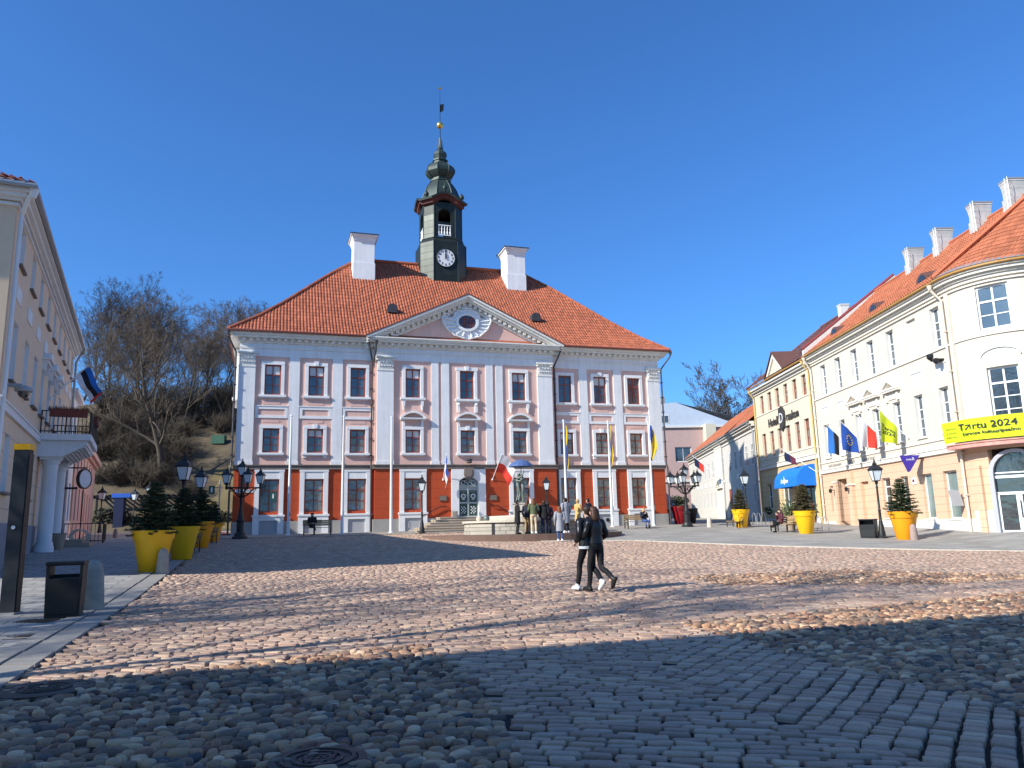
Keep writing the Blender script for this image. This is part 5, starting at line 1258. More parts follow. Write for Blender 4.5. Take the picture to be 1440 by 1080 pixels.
# ================================================================== STREET FURNITURE
def lantern_parts(root,z,s=1.0,x=0,y=0):
    """four sided tapering lantern: frame, glass, cap"""
    lo,hi,h=.15*s,.27*s,.52*s
    f=MB()
    for k in range(4):
        a=PI/4+k*PI/2; a2=a+PI/2
        p=lambda r,zz,aa:(x+r*cos(aa)*1.2,y+r*sin(aa)*1.2,z+zz)
        f.tube([p(lo,0,a),p(hi,h,a)],.018*s,4); f.tube([p(hi,h,a),p(hi,h,a2)],.022*s,4); f.tube([p(lo,0,a),p(lo,0,a2)],.022*s,4)
    f.lathe([(.04*s,-.18*s),(.09*s,-.1*s),(.07*s,-.04*s),(lo*1.15,0)],8,(x,y,z)); fr=f.build('lantern_frame',M['iron'],root)
    g=MB(); g.lathe([(lo*1.16,.01),(hi*1.16,h-.01)],4,(x,y,z),ph=PI/4); g.build('lantern_glass',M['lampglass'],fr)
    c=MB(); c.lathe([(hi*1.42,h),(hi*1.45,h+.03*s),(hi*1.0,h+.14*s),(hi*.55,h+.24*s)],4,(x,y,z),ph=PI/4); c.lathe([(.1*s,h+.24*s),(.12*s,h+.3*s),(.07*s,h+.36*s),(.03*s,h+.42*s),(.045*s,h+.47*s),(.008,h+.56*s)],8,(x,y,z)); c.build('lantern_cap',M['iron'],fr)
    return fr
def make_lamp(label,h=3.86):
    r=thing('street_lamp',label,'street lamp',(0,0,0),0,'single lantern street lamps')
    b=MB(); zb=h-1.12
    b.lathe([(.22,0),(.22,.08),(.17,.12),(.16,.3),(.13,.42),(.12,.62),(.085,.72),(.095,.78),(.07,.84),(.06,1.3),(.075,1.34),(.055,1.38),(.045,zb-.35),(.06,zb-.3),(.045,zb-.26),(.04,zb-.15)],12)
    smooth_by_angle(b.build('post',M['iron'],r)); lantern_parts(r,zb); return r
lamp=make_lamp('black cast iron street lamp standing beside the square bin before the peach house')
lamp.location=at(1241,37.6)
lamps=[(593.5,46.6,3.55,'black street lamp standing at the left foot of the town hall steps'),
       (770,50.4,3.5,'black street lamp before the red wall right of the fountain statue'),
       (1052,51.5,3.9,'slim black street lamp beside the right yellow tub on the far pavement'),
       (253,30.5,3.95,'tall street lamp rising behind the nearest spruce tubs on the left'),
       (278.5,37.0,3.75,'street lamp rising behind the second and third spruce tubs')]
for px,yy,h,l in lamps:
    p=at(px,yy); c=copy_tree(lamp,loc=p,label=l,scale=h/3.86)
for px,yy,l in ((139.5,60,'small lamp at the far end of the left street, nearest the rose pink house'),(186,66,'small lamp under the dark pergola, middle of the far three'),(207,67,'small lamp right of the dark pergola, behind the big spruce')):
    p=at(px,yy); p.z=hillz(np.array(p.x),np.array(p.y)) if yy>60 else p.z
    copy_tree(lamp,loc=p,label=l,scale=.98)
def make_candelabra(label):
    r=thing('candelabra_lamp',label,'street lamp',(0,0,0),0,'six lantern candelabra lamps')
    b=MB(); b.lathe([(.42,0),(.42,.1),(.34,.14),(.3,.3),(.2,.36),(.2,.9),(.25,.95),(.25,1.05),(.17,1.1),(.14,1.35),(.09,1.75),(.07,2.6),(.1,2.64),(.07,2.7),(.075,3.3),(.05,3.36),(.05,3.42)],14)
    smooth_by_angle(b.build('post',M['iron'],r))
    for k in range(5):
        a=R(20)+k*2*PI/5; d=Vector((cos(a),sin(a),0))
        m=MB(); P=lambda t,z:tuple(d*t+Vector((0,0,z)))
        m.tube([P(.05,2.3),P(.3,2.42),P(.6,2.75),P(.95,2.86),P(1.0,2.9)],[.05,.045,.04,.035,.035],6); m.tube([P(.05,2.86),P(.95,2.86)],.03,6)
        m.tube([P(.35+.17*cos(t*.55),2.66+.13*sin(t*.55)) for t in range(12)],.02,4); m.tube([P(.66+.1*cos(t*.55),2.72+.08*sin(t*.55)) for t in range(12)],.018,4); m.lathe([(.07,-.08),(.09,0),(.05,.06)],8,P(1.0,2.86))
        arm=m.build('lamp_arm',M['iron'],r); lantern_parts(r,3.08,.88,d.x*1.0,d.y*1.0)
    lantern_parts(r,3.56,.9); return r
cand=make_candelabra('six lantern black candelabra lamp at the left corner of the town hall'); cand.location=at(337,43.2); cand.scale=(.98,)*3
copy_tree(cand,loc=at(967,51.3),label='six lantern black candelabra lamp right of the town hall by the red tub',scale=.93,rz=R(14))
# ---- flagpoles
fp=thing('flagpole','',"flagpole",(0,0,0),0,'white flagpoles before the town hall')
b=MB(); b.tube([(0,0,0),(0,0,2.4),(0,0,7.0)],[.095,.085,.045],10); b.lathe([(.16,0),(.16,.05),(.1,.08)],10); smooth_by_angle(b.build('pole',M['pole'],fp)); b=MB(); b.lathe([(.02,0),(.075,.05),(.075,.1),(.02,.15)],10,(0,0,6.98)); b.build('finial',M['pole'],fp); b=MB(); b.tube([(.07,-.05,1.2),(.06,-.05,6.9)],.008,4); b.box(.05,.1,-.1,-.04,1.1,1.35); b.build('halyard',M['zinc'],fp)
PU=[3.2,6.28,9.2,20.64,23.86,26.9]; PLAB=['leftmost white flagpole without flag, between the first two window columns','second white flagpole from the left, without flag','third bare white flagpole, beside the left drainpipe of the town hall','white flagpole with a limp flag just right of the right drainpipe','middle one of the three white flagpoles with limp flags','rightmost white flagpole with a limp flag, at the right corner of the town hall']
for i,u in enumerate(PU):
    p=HW(u,3.0,0); p.z=gz(p.x,p.y)
    c=fp if i==0 else copy_tree(fp)
    c.location=p; c['label']=PLAB[i]; c.rotation_euler=(0,0,HA)
def cloth(name,P,ni,nj,mats,mi,label,cat='flag',group=None,parent=None):
    vs=[P(i/ni,j/nj) for j in range(nj+1) for i in range(ni+1)]
    me=bpy.data.meshes.new(name); f=[(j*(ni+1)+i,j*(ni+1)+i+1,(j+1)*(ni+1)+i+1,(j+1)*(ni+1)+i) for j in range(nj) for i in range(ni)]
    me.from_pydata([tuple(v) for v in vs],[],f)
    for m in mats: me.materials.append(m)
    me.polygons.foreach_set('material_index',[mi((i+.5)/ni,(j+.5)/nj) for j in range(nj) for i in range(ni)]); me.polygons.foreach_set('use_smooth',[True]*len(f))
    o=link(name,me,parent)
    if label: tag(o,label,cat,group)
    return o
def fab(n,c): 
    m=mat(n,c,.85,var=.06,vscale=2,fine=.03,sheen=.2); 
    nt=m.node_tree; out=[q for q in nt.nodes if q.type=='OUTPUT_MATERIAL'][0]; pb=nt.nodes['Principled BSDF']; tr=nt.nodes.new('ShaderNodeBsdfTranslucent'); tr.inputs[0].default_value=(*c,1); mx=nt.nodes.new('ShaderNodeMixShader'); mx.inputs[0].default_value=.3
    nt.links.new(pb.outputs[0],mx.inputs[1]); nt.links.new(tr.outputs[0],mx.inputs[2]); nt.links.new(mx.outputs[0],out.inputs[0]); return m
FB=fab('flag_blue',(.015,.07,.33)); FBl=fab('flag_light_blue',(.03,.17,.55)); FK=fab('flag_black',(.015,.015,.018)); FW_=fab('flag_white',(.78,.78,.80)); FR=fab('flag_red',(.70,.05,.03)); FY=fab('flag_yellow',(.80,.55,.02)); FG=fab('flag_lime',(.56,.66,.02)); FN=fab('flag_navy',(.012,.02,.07)); FP=fab('flag_purple',(.07,.01,.25))
# limp flags on the three right poles
for i,u in enumerate(PU[3:]):
    base=HW(u,3.0,0); zt=6.9; ln=(3.1,2.9,2.5)[i]
    lab=['limp blue and yellow flag clinging to the fourth flagpole','narrow limp yellow and blue flag on the middle right flagpole','limp blue and yellow flag blown out from the rightmost flagpole'][i]
    wd=(.19,.16,.42)[i]
    def P(a,t,i=i,ln=ln,wd=wd,base=base):
        x=.08+wd*a*(.25+.75*sin(PI*min(1,t*.9+.12)))+.03*sin(9*t+i); y=-.05+.12*sin(a*7+t*4+i)*(.3+a*.7)
        return base+W*x+N*(-y)+Vector((0,0,7.0-.25-.35*i*0-ln*t-.35*a*(1-t)))
    cloth('limp_flag',P,8,22,[FB,FY,FN],(lambda a,t,i=i: (1 if a+.35*sin(t*6+i*2)>.45 else 0) if i!=1 else (1 if a>.3 else 0)),lab,'flag','limp flags on the right flagpoles')
# wall flags of the town hall
def pole_flag(name,base,tip,label,r=.022):
    b=MB(); b.tube([base,tip],[r,r*.8],6); d=(tip-base).normalized(); b.lathe([(r*2.5,-.06),(r*2.5,.06)],8,base); b.lathe([(.005,-.05),(.04,0),(.005,.06)],8,tip); o=b.build(name,M['pole']); return o
for nm,u,u2 in (('a',13.0,13.05),('b',16.38,16.8)):
    base=HW(u,.42,3.2 if nm=='b' else 3.2); tip=HW(u2,1.3,4.78)
    o=pole_flag('flag_staff',base,tip,''); tag(o,'flag staff slanting up from the red wall, '+('left' if nm=='a' else 'right')+' of the town hall door','flag staff','flag staffs beside the town hall door')
    if nm=='a':
        cloth('flag',lambda a,t: tip+(base-tip)*(.62*a)+W*(.12*sin(t*8+a*2)*t*.8+.06*t)+Vector((0,0,-1.25*t+.0))+N*(.06*sin(t*6)),6,14,[FB,FW_],lambda a,t:0 if a<.55 else 1,'limp blue and white flag hanging left of the town hall door')
    else:
        def P(a,t):
            top=tip+(base-tip)*(.66*a); fly=W*(1.0*t+.1*sin(t*5))+Vector((0,0,-.72*t*t-.30*t))+N*(.14*sin(t*7+a*2)*t)
            return top+fly
        fl_=cloth('flag',P,10,16,[FW_,FR],lambda a,t:0 if a<.5 else 1,'white over red flag with a small crest flying right of the town hall door')
# flags on the cream corner house
def wallflag(s,label,mats,mi,wob,name='flag',txt=None):
    base=RW(s,.08,4.3); tip=RW(s+.05,1.5,5.9); o=pole_flag('flag_staff',base,tip,''); tag(o,'slanting flag staff on the cream corner house carrying the '+label.split(' flag')[0]+' flag','flag staff','flag staffs on the cream corner house')
    up=(tip-base)
    def P(a,t):
        top=base+up*(.97-.60*a); h=1.72-.75*a
        return top+Vector((0,0,-h*t))+nR*(.10*t*(1-a))+dR*(.12*sin(a*8+wob+t*2)*(.2+t)*.9)
    return cloth(name,P,14,16,mats,mi,label,'flag','flags on the cream corner house'),P
wallflag(11.6,'blue black and white striped flag, leftmost on the cream corner house',[FBl,FK,FW_],lambda a,t:0 if a<.36 else (1 if a<.68 else 2),.5)
eu,P=wallflag(9.65,'blue flag with a ring of yellow stars on the cream corner house',[FB],lambda a,t:0,1.5)
b=MB()
for k in range(12):
    a,t=.5+.2*cos(2*PI*k/12),.5+.2*sin(2*PI*k/12); p=P(a,t)
    for sgn in (-1,1):
        q=p+dR*(.02*sgn); b.P([q+nR*(.05*cos(2*PI*j/10+.3)*(1 if j%2 else .45))+Vector((0,0,.05*sin(2*PI*j/10+.3)*(1 if j%2 else .45))) for j in range(10)])
b.build('stars',M['gold_star'] if 'gold_star' in M else FY,eu)
wallflag(7.2,'white and red flag hanging on the cream corner house',[FW_,FR],lambda a,t:0 if a<.5 else 1,2.6)
lf,P=wallflag(4.75,'lime green festival flag with dark letters on the cream corner house',[FG],lambda a,t:0,4.0)
def txt_on(P,s,size,a0,t0,scale,m,parent,off):
    me=text(s,size,extrude=0,bold=.01)
    for v in me.vertices:
        a=a0-v.co.x*scale; t=t0-v.co.y*.6
        q=P(min(1,max(0,a)),min(1,max(0,t)))-dR*off; v.co=q
    me.materials.clear(); me.materials.append(m); link('lettering',me,parent)
for off in (.012,-.012):
    txt_on(P,'Tartu',.32,.46,.46,-1.05*(1 if off>0 else 1),M['letter'],lf,off)
    txt_on(P,'2024',.32,.46,.64,-1.05,M['letter'],lf,off)
# lone empty bracket flag and far flags
for s,z,lab,m_ in ((17.05+2.2,4.0,'dark red flag rolled on a slanting staff above the blue awning',[FP,FR]),):
    base=RW(17.6,.1,3.35); tip=RW(19.6,1.7,5.2); tag(pole_flag('flag_staff',base,tip,''),'slanting staff above the blue awning of the yellow hotel','flag staff')
    cloth('flag',lambda a,t: tip+(base-tip)*(.1+.35*a)+Vector((0,0,-.75*t*(1-.4*a)))+nR*(.08*sin(a*7+t*3)),8,8,[FN,fab('flag_maroon',(.12,.02,.04))],lambda a,t:0 if a<.4 else 1,lab)
base=orW+Vector((cos(rotW),sin(rotW),0))*-14.5+Vector((-.1,0,4.2)); tip=base+Vector((-3.0,1.0,2.9))
tag(pole_flag('flag_staff',base,tip,'',.035),'slanting staff over the door of the long white house','flag staff')
cloth('flag',lambda a,t: tip+(base-tip)*(.05+.3*a)+Vector((0,0,-.9*t)),6,6,[FN,FR],lambda a,t:0 if a<.5 else 1,'small dark flag on the staff of the long white house')
# flag and camera on the cream house
base=LW(9.7,.1,5.45); tip=LW(9.75,1.3,6.85)
tag(pole_flag('flag_staff',base,tip,'',.03),'white flag staff slanting out above the balcony of the cream house','flag staff')
dirn=(base-tip)
def P(a,t):
    top=tip+dirn*(.02+.34*a)
    return top+nL*(.62*t)+dL*(.25*t+.14*sin(t*6+a*3))+Vector((0,0,-.62*t-.45*t*t+.10*sin(t*7+a*2)))
cloth('flag',P,12,18,[FBl,FK,FW_,FR],lambda a,t:(0 if a<.36 else (1 if a<.66 else 2)) if t<.94 else 3,'blue black and white flag flying above the balcony of the cream house')
cc=thing('security_camera','grey dome security camera on the corner of the cream house','camera',LW(.2,.0,4.15),LA)
b=MB(); b.box(-.05,.05,-.35,0,.1,.2); b.lathe([(.06,.15),(.22,.1),(.24,.0),(.22,-.03)],14,(0,-.4,0)); b.build('housing',M['zinc'],cc); b=MB(); b.lathe([(.15,-.03),(.14,-.12),(.08,-.19),(.01,-.21)],14,(0,-.4,0)); b.build('lens_dome',M['glassdark'],cc)
cs=thing('round_wall_sign','round white sign hanging from a bracket between the cream and rose houses','sign',LW(17.6,0,0),LA)
b=MB(); b.lathe([(.46,-.06),(.46,.06)],20); o=b.build('disc',M['signwhite'],cs,loc=(0,-1.0,2.8),rot=(0,PI/2,R(58))); b=MB(); b.ring([(.49*cos(2*PI*k/20),.49*sin(2*PI*k/20)) for k in range(20)],[(.43*cos(2*PI*k/20),.43*sin(2*PI*k/20)) for k in range(20)],-.075,.075); b.build('rim',M['iron'],cs,loc=(0,-1.0,2.8),rot=(0,0,PI/2+R(58))); b=MB(); b.box(-.03,.03,-1.1,0,3.3,3.36); b.box(-.02,.02,-.75,0,2.3,2.4); b.tube([(0,-1.0,-.3),(0,-1.0,2.3)],.03,6); b.build('bracket',M['iron'],cs)
# ---- planters with spruces
def planter(m,label,loc,s=1.0,sub='planter tubs with spruces'):
    r=thing('planter',label,'planter',loc,rnd.uniform(0,6),sub); r.scale=(s,)*3
    b=MB(); b.lathe([(.33,0),(.35,.02),(.52,.93),(.555,.93),(.60,1.2),(.565,1.205),(.54,1.05),(.02,1.05)],36,cap=False); b.lathe([(.0,0.01),(.33,.01)],36,cap=False); smooth_by_angle(b.build('tub',M[m],r),35)
    b=MB(); b.lathe([(.54,1.08),(.3,1.12),(.01,1.1)],20,cap=False); b.build('soil',M['soil'],r); return r
def make_spruce(seed,h,brown=False):
    rr=random.Random(seed); r=thing('spruce_tree','x','spruce',(0,0,0),0,'small spruces in tubs')
    b=MB(); b.tube([(0,0,0),(0,0,h*.6),(0,0,h*1.0)],[.05,.03,.006],6); b.build('trunk',M['bark'],r)
    b=MB(); c=MB()
    lv=18
    for L_ in range(lv):
        f=L_/(lv-1); z=h*(.06+.86*f); ln=(.62*(1-f)**.8+.10)*h/1.55; nb=int(9-3*f)+rr.randint(0,1)
        a0=rr.uniform(0,6)
        for k in range(nb):
            a=a0+2*PI*k/nb+rr.uniform(-.25,.25); l=ln*rr.uniform(.7,1.1); dr=rr.uniform(-.18,.12)+.25*f
            d=Vector((cos(a),sin(a),dr)); side=Vector((-sin(a),cos(a),0)); p0=Vector((0,0,z))
            tgt=b
            b.tube([p0,p0+d*l*.55+Vector((0,0,-.02)),p0+d*l],[.008,.006,.003],3,cap=False)
            n=int(l/.035)+2
            for q in range(n):
                t=(q+.5)/n
                if t<.12: continue
                p=p0+d*(l*t); w_=(.16*(1-t)+.05)*h/1.55
                for s in (-1,1):
                    e=p+side*(s*w_*rr.uniform(.7,1.1))+d*(.07)+Vector((0,0,rr.uniform(-.05,.05)))
                    tw=b
                    up=Vector((0,0,rr.uniform(.012,.024)))
                    tw.P([p+d*.012,e,p-d*.018]); tw.P([p+up,e+up*.3,p-up])
                if rr.random()<.5:
                    e=p+Vector((rr.uniform(-.03,.03),rr.uniform(-.03,.03),.07*h/1.55)); b.P([p-d*.015,p+d*.015,e])
    for k in range(5):
        a=k*1.257; p=Vector((0,0,h*.93)); b.P([p,p+Vector((.09*cos(a),.09*sin(a),.1)),p+Vector((.01,.01,.03))])
    b.build('crown',[M['spruce_brown'] if brown else M['spruce']],r); return r
sp1=make_spruce(1,1.62); sp2=make_spruce(2,1.55,True)
spd=[('yellow',213,23.0,1.0,'large yellow tub nearest on the left, beside the small granite bollard','largest dark spruce, in the nearest yellow tub on the left',sp1,1.0),
     ('yellow',255,27.6,.95,'second yellow tub on the left, half hidden behind the nearest tub','spruce in the second yellow tub on the left',sp1,1.0),
     ('orange',281,34.0,.93,'third tub on the left, the larger of the two orange ones','spruce in the larger left orange tub',sp1,1.05),
     ('orange',299,40.0,.78,'last and smallest orange tub in the left row','spruce in the smallest orange tub of the left row',sp1,1.0),
     ('orange',1274,36.2,1.07,'bright orange tub before the peach house on the right','bushy spruce in the orange tub before the peach house',sp1,1.0),
     ('yellow',1134,42.6,1.02,'yellow tub below the blue awning','thin brownish spruce in the yellow tub below the blue awning',sp2,1.05),
     ('yellow',1043,50.0,.95,'yellow tub farthest along the right pavement, with the child in front','brownish spruce in the farthest right yellow tub',sp2,1.0)]
used=set()
for m,px,yy,s,l1,l2,sp,k in spd:
    p=at(px,yy); planter(m,l1,p,s)
    q=Vector((p.x,p.y,p.z+1.06*s))
    if sp.name in used: c=copy_tree(sp,loc=q,rz=px*.7,scale=s*k)
    else: used.add(sp.name); c=sp; c.location=q; c.scale=(s*k,)*3
    c['label']=l2
# ---- bollards
def bollard(px,yy,h,m,label):
    r=h/.8; b=MB(); b.lathe([(.20*r,-.05),(.20*r,.04*r),(.185*r,.3*r),(.16*r,.62*r),(.13*r,.74*r),(.07*r,.8*r),(.01,.815*r)],18,cap=False); o=b.build('bollard',M[m]); smooth_by_angle(o,50); o.location=at(px,yy); tag(o,label,'bollard','granite bollards'); return o
bollard(127.5,15.2,.92,'stone','thick grey granite bollard beside the black bin in the left foreground')
bollard(228,22.6,.71,'stone','small granite bollard before the nearest yellow tub')
bollard(1286,35.6,.72,'stonered','reddish granite bollard before the orange tub on the right')
bollard(998,50.5,.66,'stonelight','short pale stone bollard right of the candelabra by the street mouth')
bollard(162,47,.55,'stonered','low bollard at the far end of the left pavement'); bollard(306,43,.8,'stone','dark bollard beside the last orange tub')
# ---- bins
def bin_(px,yy,h,w,d,rz,label,front=True):
    r=thing('litter_bin',label,'litter bin',at(px,yy),rz,'black litter bins')
    b=MB(); 
    b.add([(-w*.46,-d*.46,.0),(w*.46,-d*.46,0),(w*.46,d*.46,0),(-w*.46,d*.46,0),(-w*.5,-d*.5,h*.70),(w*.5,-d*.5,h*.70),(w*.5,d*.5,h*.70),(-w*.5,d*.5,h*.70)],[(0,3,2,1),(4,5,6,7),(0,1,5,4),(1,2,6,5),(2,3,7,6),(3,0,4,7)])
    for x0,x1 in ((-w*.5,-w*.5+.05),(w*.5-.05,w*.5)): b.box(x0,x1,-d*.5,d*.5,h*.7,h*.93)
    b.box(-w*.42,w*.42,-d*.485,-d*.463,.08,h*.66)
    o=b.build('body',M['blackpaint'],r)
    md=o.modifiers.new('b','BEVEL'); md.width=.015; md.segments=2
    b=MB(); b.box(-w*.53,w*.53,-d*.53,d*.53,h*.93,h); o=b.build('lid',M['blackpaint'],r); md=o.modifiers.new('b','BEVEL'); md.width=.02; md.segments=2
    b=MB(); b.box(-w*.5+.05,w*.5-.05,d*.2,d*.5,h*.7,h*.93) if not front else b.box(-w*.48,w*.48,d*.42,d*.5,h*.7,h*.76); b.build('liner',M['blackpaint'],r); return r
bin_(89.5,14.2,.98,.58,.5,R(20),'black litter bin with an open slot beside the grey bollard, left foreground')
bin_(1223,37.9,.92,.72,.6,R(-38),'black litter bin beside the street lamp before the peach house',False)
# ---- info pillar
p=at(13,14.4); ip=thing('information_pillar','tall slim anthracite pillar with an orange cap at the left edge','pillar',p,R(8))
b=MB(); b.box(-.13,.12,-.10,.10,0,2.98); o=b.build('shaft',M['pillar'] if 'pillar' in M else mat('anthracite_panel',(.02,.026,.032),.65,var=.08),ip)
b=MB(); b.box(.121,.135,-.08,.10,.0,2.9); b.build('screen_panel',M['blackpaint'],ip); b=MB(); b.box(-.14,.14,-.11,.12,2.98,3.09); b.build('cap',M['yellowcap'] if 'yellowcap' in M else mat('amber_cap',(.85,.42,.01),.4),ip); b=MB(); b.box(-.17,.15,-.17,.17,-.02,.04); b.build('base_plate',M['zinc'],ip); b=MB(); b.lathe([(.035,0),(.035,.01)],12); b.build('emblem',M['signwhite'],ip,loc=(-.02,-.106,1.55),rot=(PI/2,0,0))
# ---- benches
def make_bench(label,L=1.65):
    r=thing('park_bench',label,'bench',(0,0,0),0,'benches around the square')
    b=MB(); 
    for k in range(4): b.box(-L/2,L/2,-.22+.12*k,-.12+.12*k,.43,.465)
    b.build('seat',M['wood'],r)
    b=MB()
    for k in range(3): z=.55+.115*k; y=.27+.03*k; b.box(-L/2,L/2,y,y+.03,z,z+.1)
    b.build('backrest',M['wood'],r)
    for x in (-L/2+.06,L/2-.06):
        b=MB(); b.box(x-.025,x+.025,-.22,-.17,0,.43); b.box(x-.025,x+.025,.24,.29,0,.5); b.box(x-.024,x+.024,-.22,.29,.39,.428); b.tube([(x,.26,.45),(x,.37,.9)],.022,5); b.tube([(x,-.2,.43),(x,-.2,.66),(x,.3,.68)],.018,5); b.build('leg',M['iron'],r)
    return r
bn=make_bench('wooden bench left of the town hall door with the sitter in black'); p=at(446,45.6); bn.location=p; bn.rotation_euler=(0,0,HA)
def bench(px,yy,rz,l,s=1): return copy_tree(bn,loc=at(px,yy),rz=rz,label=l,scale=s)
bench(897,49.8,HA,'wooden bench at the right foot of the town hall with the blond sitter')
bench(1100,44.3,R(-75),'wooden bench in side view with the sitter in burgundy'); bench(1123,45.2,R(-75),'empty wooden bench half hidden by the yellow tub below the awning')
bench(1033,50.2,R(-80),'low bench left of the farthest right yellow tub',.9)
bench(268,31,R(-60),'dark bench between the second yellow and the orange tub, left row',.85); bench(294,38,R(-60),'dark bench between the two orange tubs, left row',.85)
# ---- fountain with the statue
fc=Vector((.35,44.2,0)); zt=-.37
fo=thing('fountain','round stone fountain basin with stepped rim and brick wall before the town hall','fountain',(fc.x,fc.y,zt))
M['basinbrick']=mat('basin_brick',(.46,.42,.35),.9,var=.1,brick=(.42,.2,.02,.45),bump=.2)
b=MB(); b.lathe([(5.6,-1.0),(5.6,0),(5.45,.003)],56,cap=False); b.lathe([(5.45,.003),(.02,.006)],56,cap=False); o=b.build('platform',[M['brown']],fo)
b=MB(); b.lathe([(3.25,0),(3.25,.62)],48,cap=False); o=b.build('basin_wall',M['basinbrick'],fo)
b=MB(); b.lathe([(3.26,.62),(3.36,.63),(3.36,.74),(2.75,.75),(2.75,.35)],48,cap=False); b.build('coping',M['stonelight'],fo)
b=MB(); b.lathe([(1.9,.3),(1.9,.92),(1.8,1.0),(1.2,1.02)],32,cap=False); b.build('inner_tier',M['stonelight'],fo)
b=MB(); b.lathe([(2.75,.5),(.5,.51)],32,cap=False); b.build('water',M['glassdark'],fo)
for k in range(3):
    b=MB(); a=R(-118+k*32); b.box(-.08,.08,-.06,.1,.0,.66); b.build('iron_strap',M['iron'],fo,loc=(3.22*cos(a),3.22*sin(a),0),rot=(0,0,a+PI/2))
for dx,dy,m in ((-2.3,-1.9,'stonelight'),(-1.9,-2.2,'bronze')):
    b=MB(); b.lathe([(.15,0),(.17,.08),(.16,.17),(.10,.25),(.01,.29)],16,(0,0,0)); o=b.build('stone_ball',M[m],fo,loc=(dx,dy,.75)); smooth_by_angle(o,60)
b=MB(); b.lathe([(.66,.9),(.66,1.0),(.58,1.02),(.56,1.62),(.62,1.66),(.62,1.72)],4,(0,0,0),ph=PI/4); b.build('pedestal',M['stonelight'],fo,loc=(-.05,.2,0))
# ================================================================== PEOPLE
def loft(mb,secs,n=14,cap=True):
    """secs: (centre, rx, ry, facing angle)"""
    b=len(mb.v)
    for c,rx,ry,a in secs:
        c=Vector(c)
        for k in range(n):
            t=2*PI*k/n; x,y=rx*cos(t),ry*sin(t); mb.v.append((c.x+x*cos(a)-y*sin(a),c.y+x*sin(a)+y*cos(a),c.z))
    for i in range(len(secs)-1):
        for k in range(n): mb.f.append((b+i*n+k,b+i*n+(k+1)%n,b+(i+1)*n+(k+1)%n,b+(i+1)*n+k)); mb.mi.append(mb.m)
    if cap:
        mb.f.append(tuple(b+k for k in range(n-1,-1,-1))); mb.mi.append(mb.m); e=b+(len(secs)-1)*n; mb.f.append(tuple(e+k for k in range(n))); mb.mi.append(mb.m)
def curve(pts,rads,sub=4):
    """Catmull-Rom through joints so limbs bend softly"""
    P=[Vector(p) for p in pts]; out=[];ro=[]
    for i in range(len(P)-1):
        p0,p1,p2,p3=P[max(i-1,0)],P[i],P[i+1],P[min(i+2,len(P)-1)]
        for k in range(sub):
            t=k/sub; out.append(.5*((2*p1)+(p2-p0)*t+(2*p0-5*p1+4*p2-p3)*t*t+(3*p1-p0-3*p2+p3)*t**3)); ro.append(rads[i]+(rads[i+1]-rads[i])*t)
    out.append(P[-1]); ro.append(rads[-1]); return out,ro
STAND=dict(pel=(0,0,.95),spi=(0,.0,1.14),che=(0,.0,1.32),nb=(0,-.01,1.47),head=(0,.02,1.63),shL=(-.185,0,1.42),shR=(.185,0,1.42),elL=(-.25,-.03,1.15),elR=(.25,-.03,1.15),wrL=(-.24,.07,.91),wrR=(.24,.07,.91),hipL=(-.09,0,.92),hipR=(.09,0,.92),knL=(-.1,.03,.5),knR=(.1,.03,.5),anL=(-.105,-.02,.09),anR=(.105,-.02,.09))
SIT=dict(STAND,pel=(0,0,.52),spi=(0,-.04,.72),che=(0,-.05,.92),nb=(0,-.03,1.06),head=(0,.03,1.2),shL=(-.18,-.03,1.0),shR=(.18,-.03,1.0),elL=(-.23,.05,.76),elR=(.23,.05,.76),wrL=(-.1,.25,.72),wrR=(.1,.25,.72),hipL=(-.09,.02,.5),hipR=(.09,.02,.5),knL=(-.11,.46,.5),knR=(.11,.46,.5),anL=(-.11,.44,.09),anR=(.11,.50,.09))
CM={}
def cm_(n,c,rough=.75,**k):
    if n not in CM: CM[n]=mat(n,c,rough,var=k.pop('var',.10),vscale=8,fine=.08,**k)
    return CM[n]
def skinmesh(verts,edges,rad,m,name,parent,sub=2):
    me=bpy.data.meshes.new(name); me.from_pydata([tuple(v) for v in verts],edges,[]); o=bpy.data.objects.new(name,me); COL.objects.link(o)
    sk_=o.modifiers.new('skin','SKIN'); sk_.use_smooth_shade=True; sk_.branch_smoothing=.6
    for i,r in enumerate(rad):
        s=me.skin_vertices[0].data[i]; s.radius=(r,r) if not isinstance(r,tuple) else r; s.use_root=(i==0)
    ss=o.modifiers.new('sub','SUBSURF'); ss.levels=sub; ss.render_levels=sub
    bpy.context.view_layer.update()
    m2=bpy.data.meshes.new_from_object(o.evaluated_get(bpy.context.evaluated_depsgraph_get())); bpy.data.objects.remove(o); bpy.data.meshes.remove(me)
    m2.materials.clear(); m2.materials.append(m); m2.polygons.foreach_set('use_smooth',[True]*len(m2.polygons)); return link(name,m2,parent)
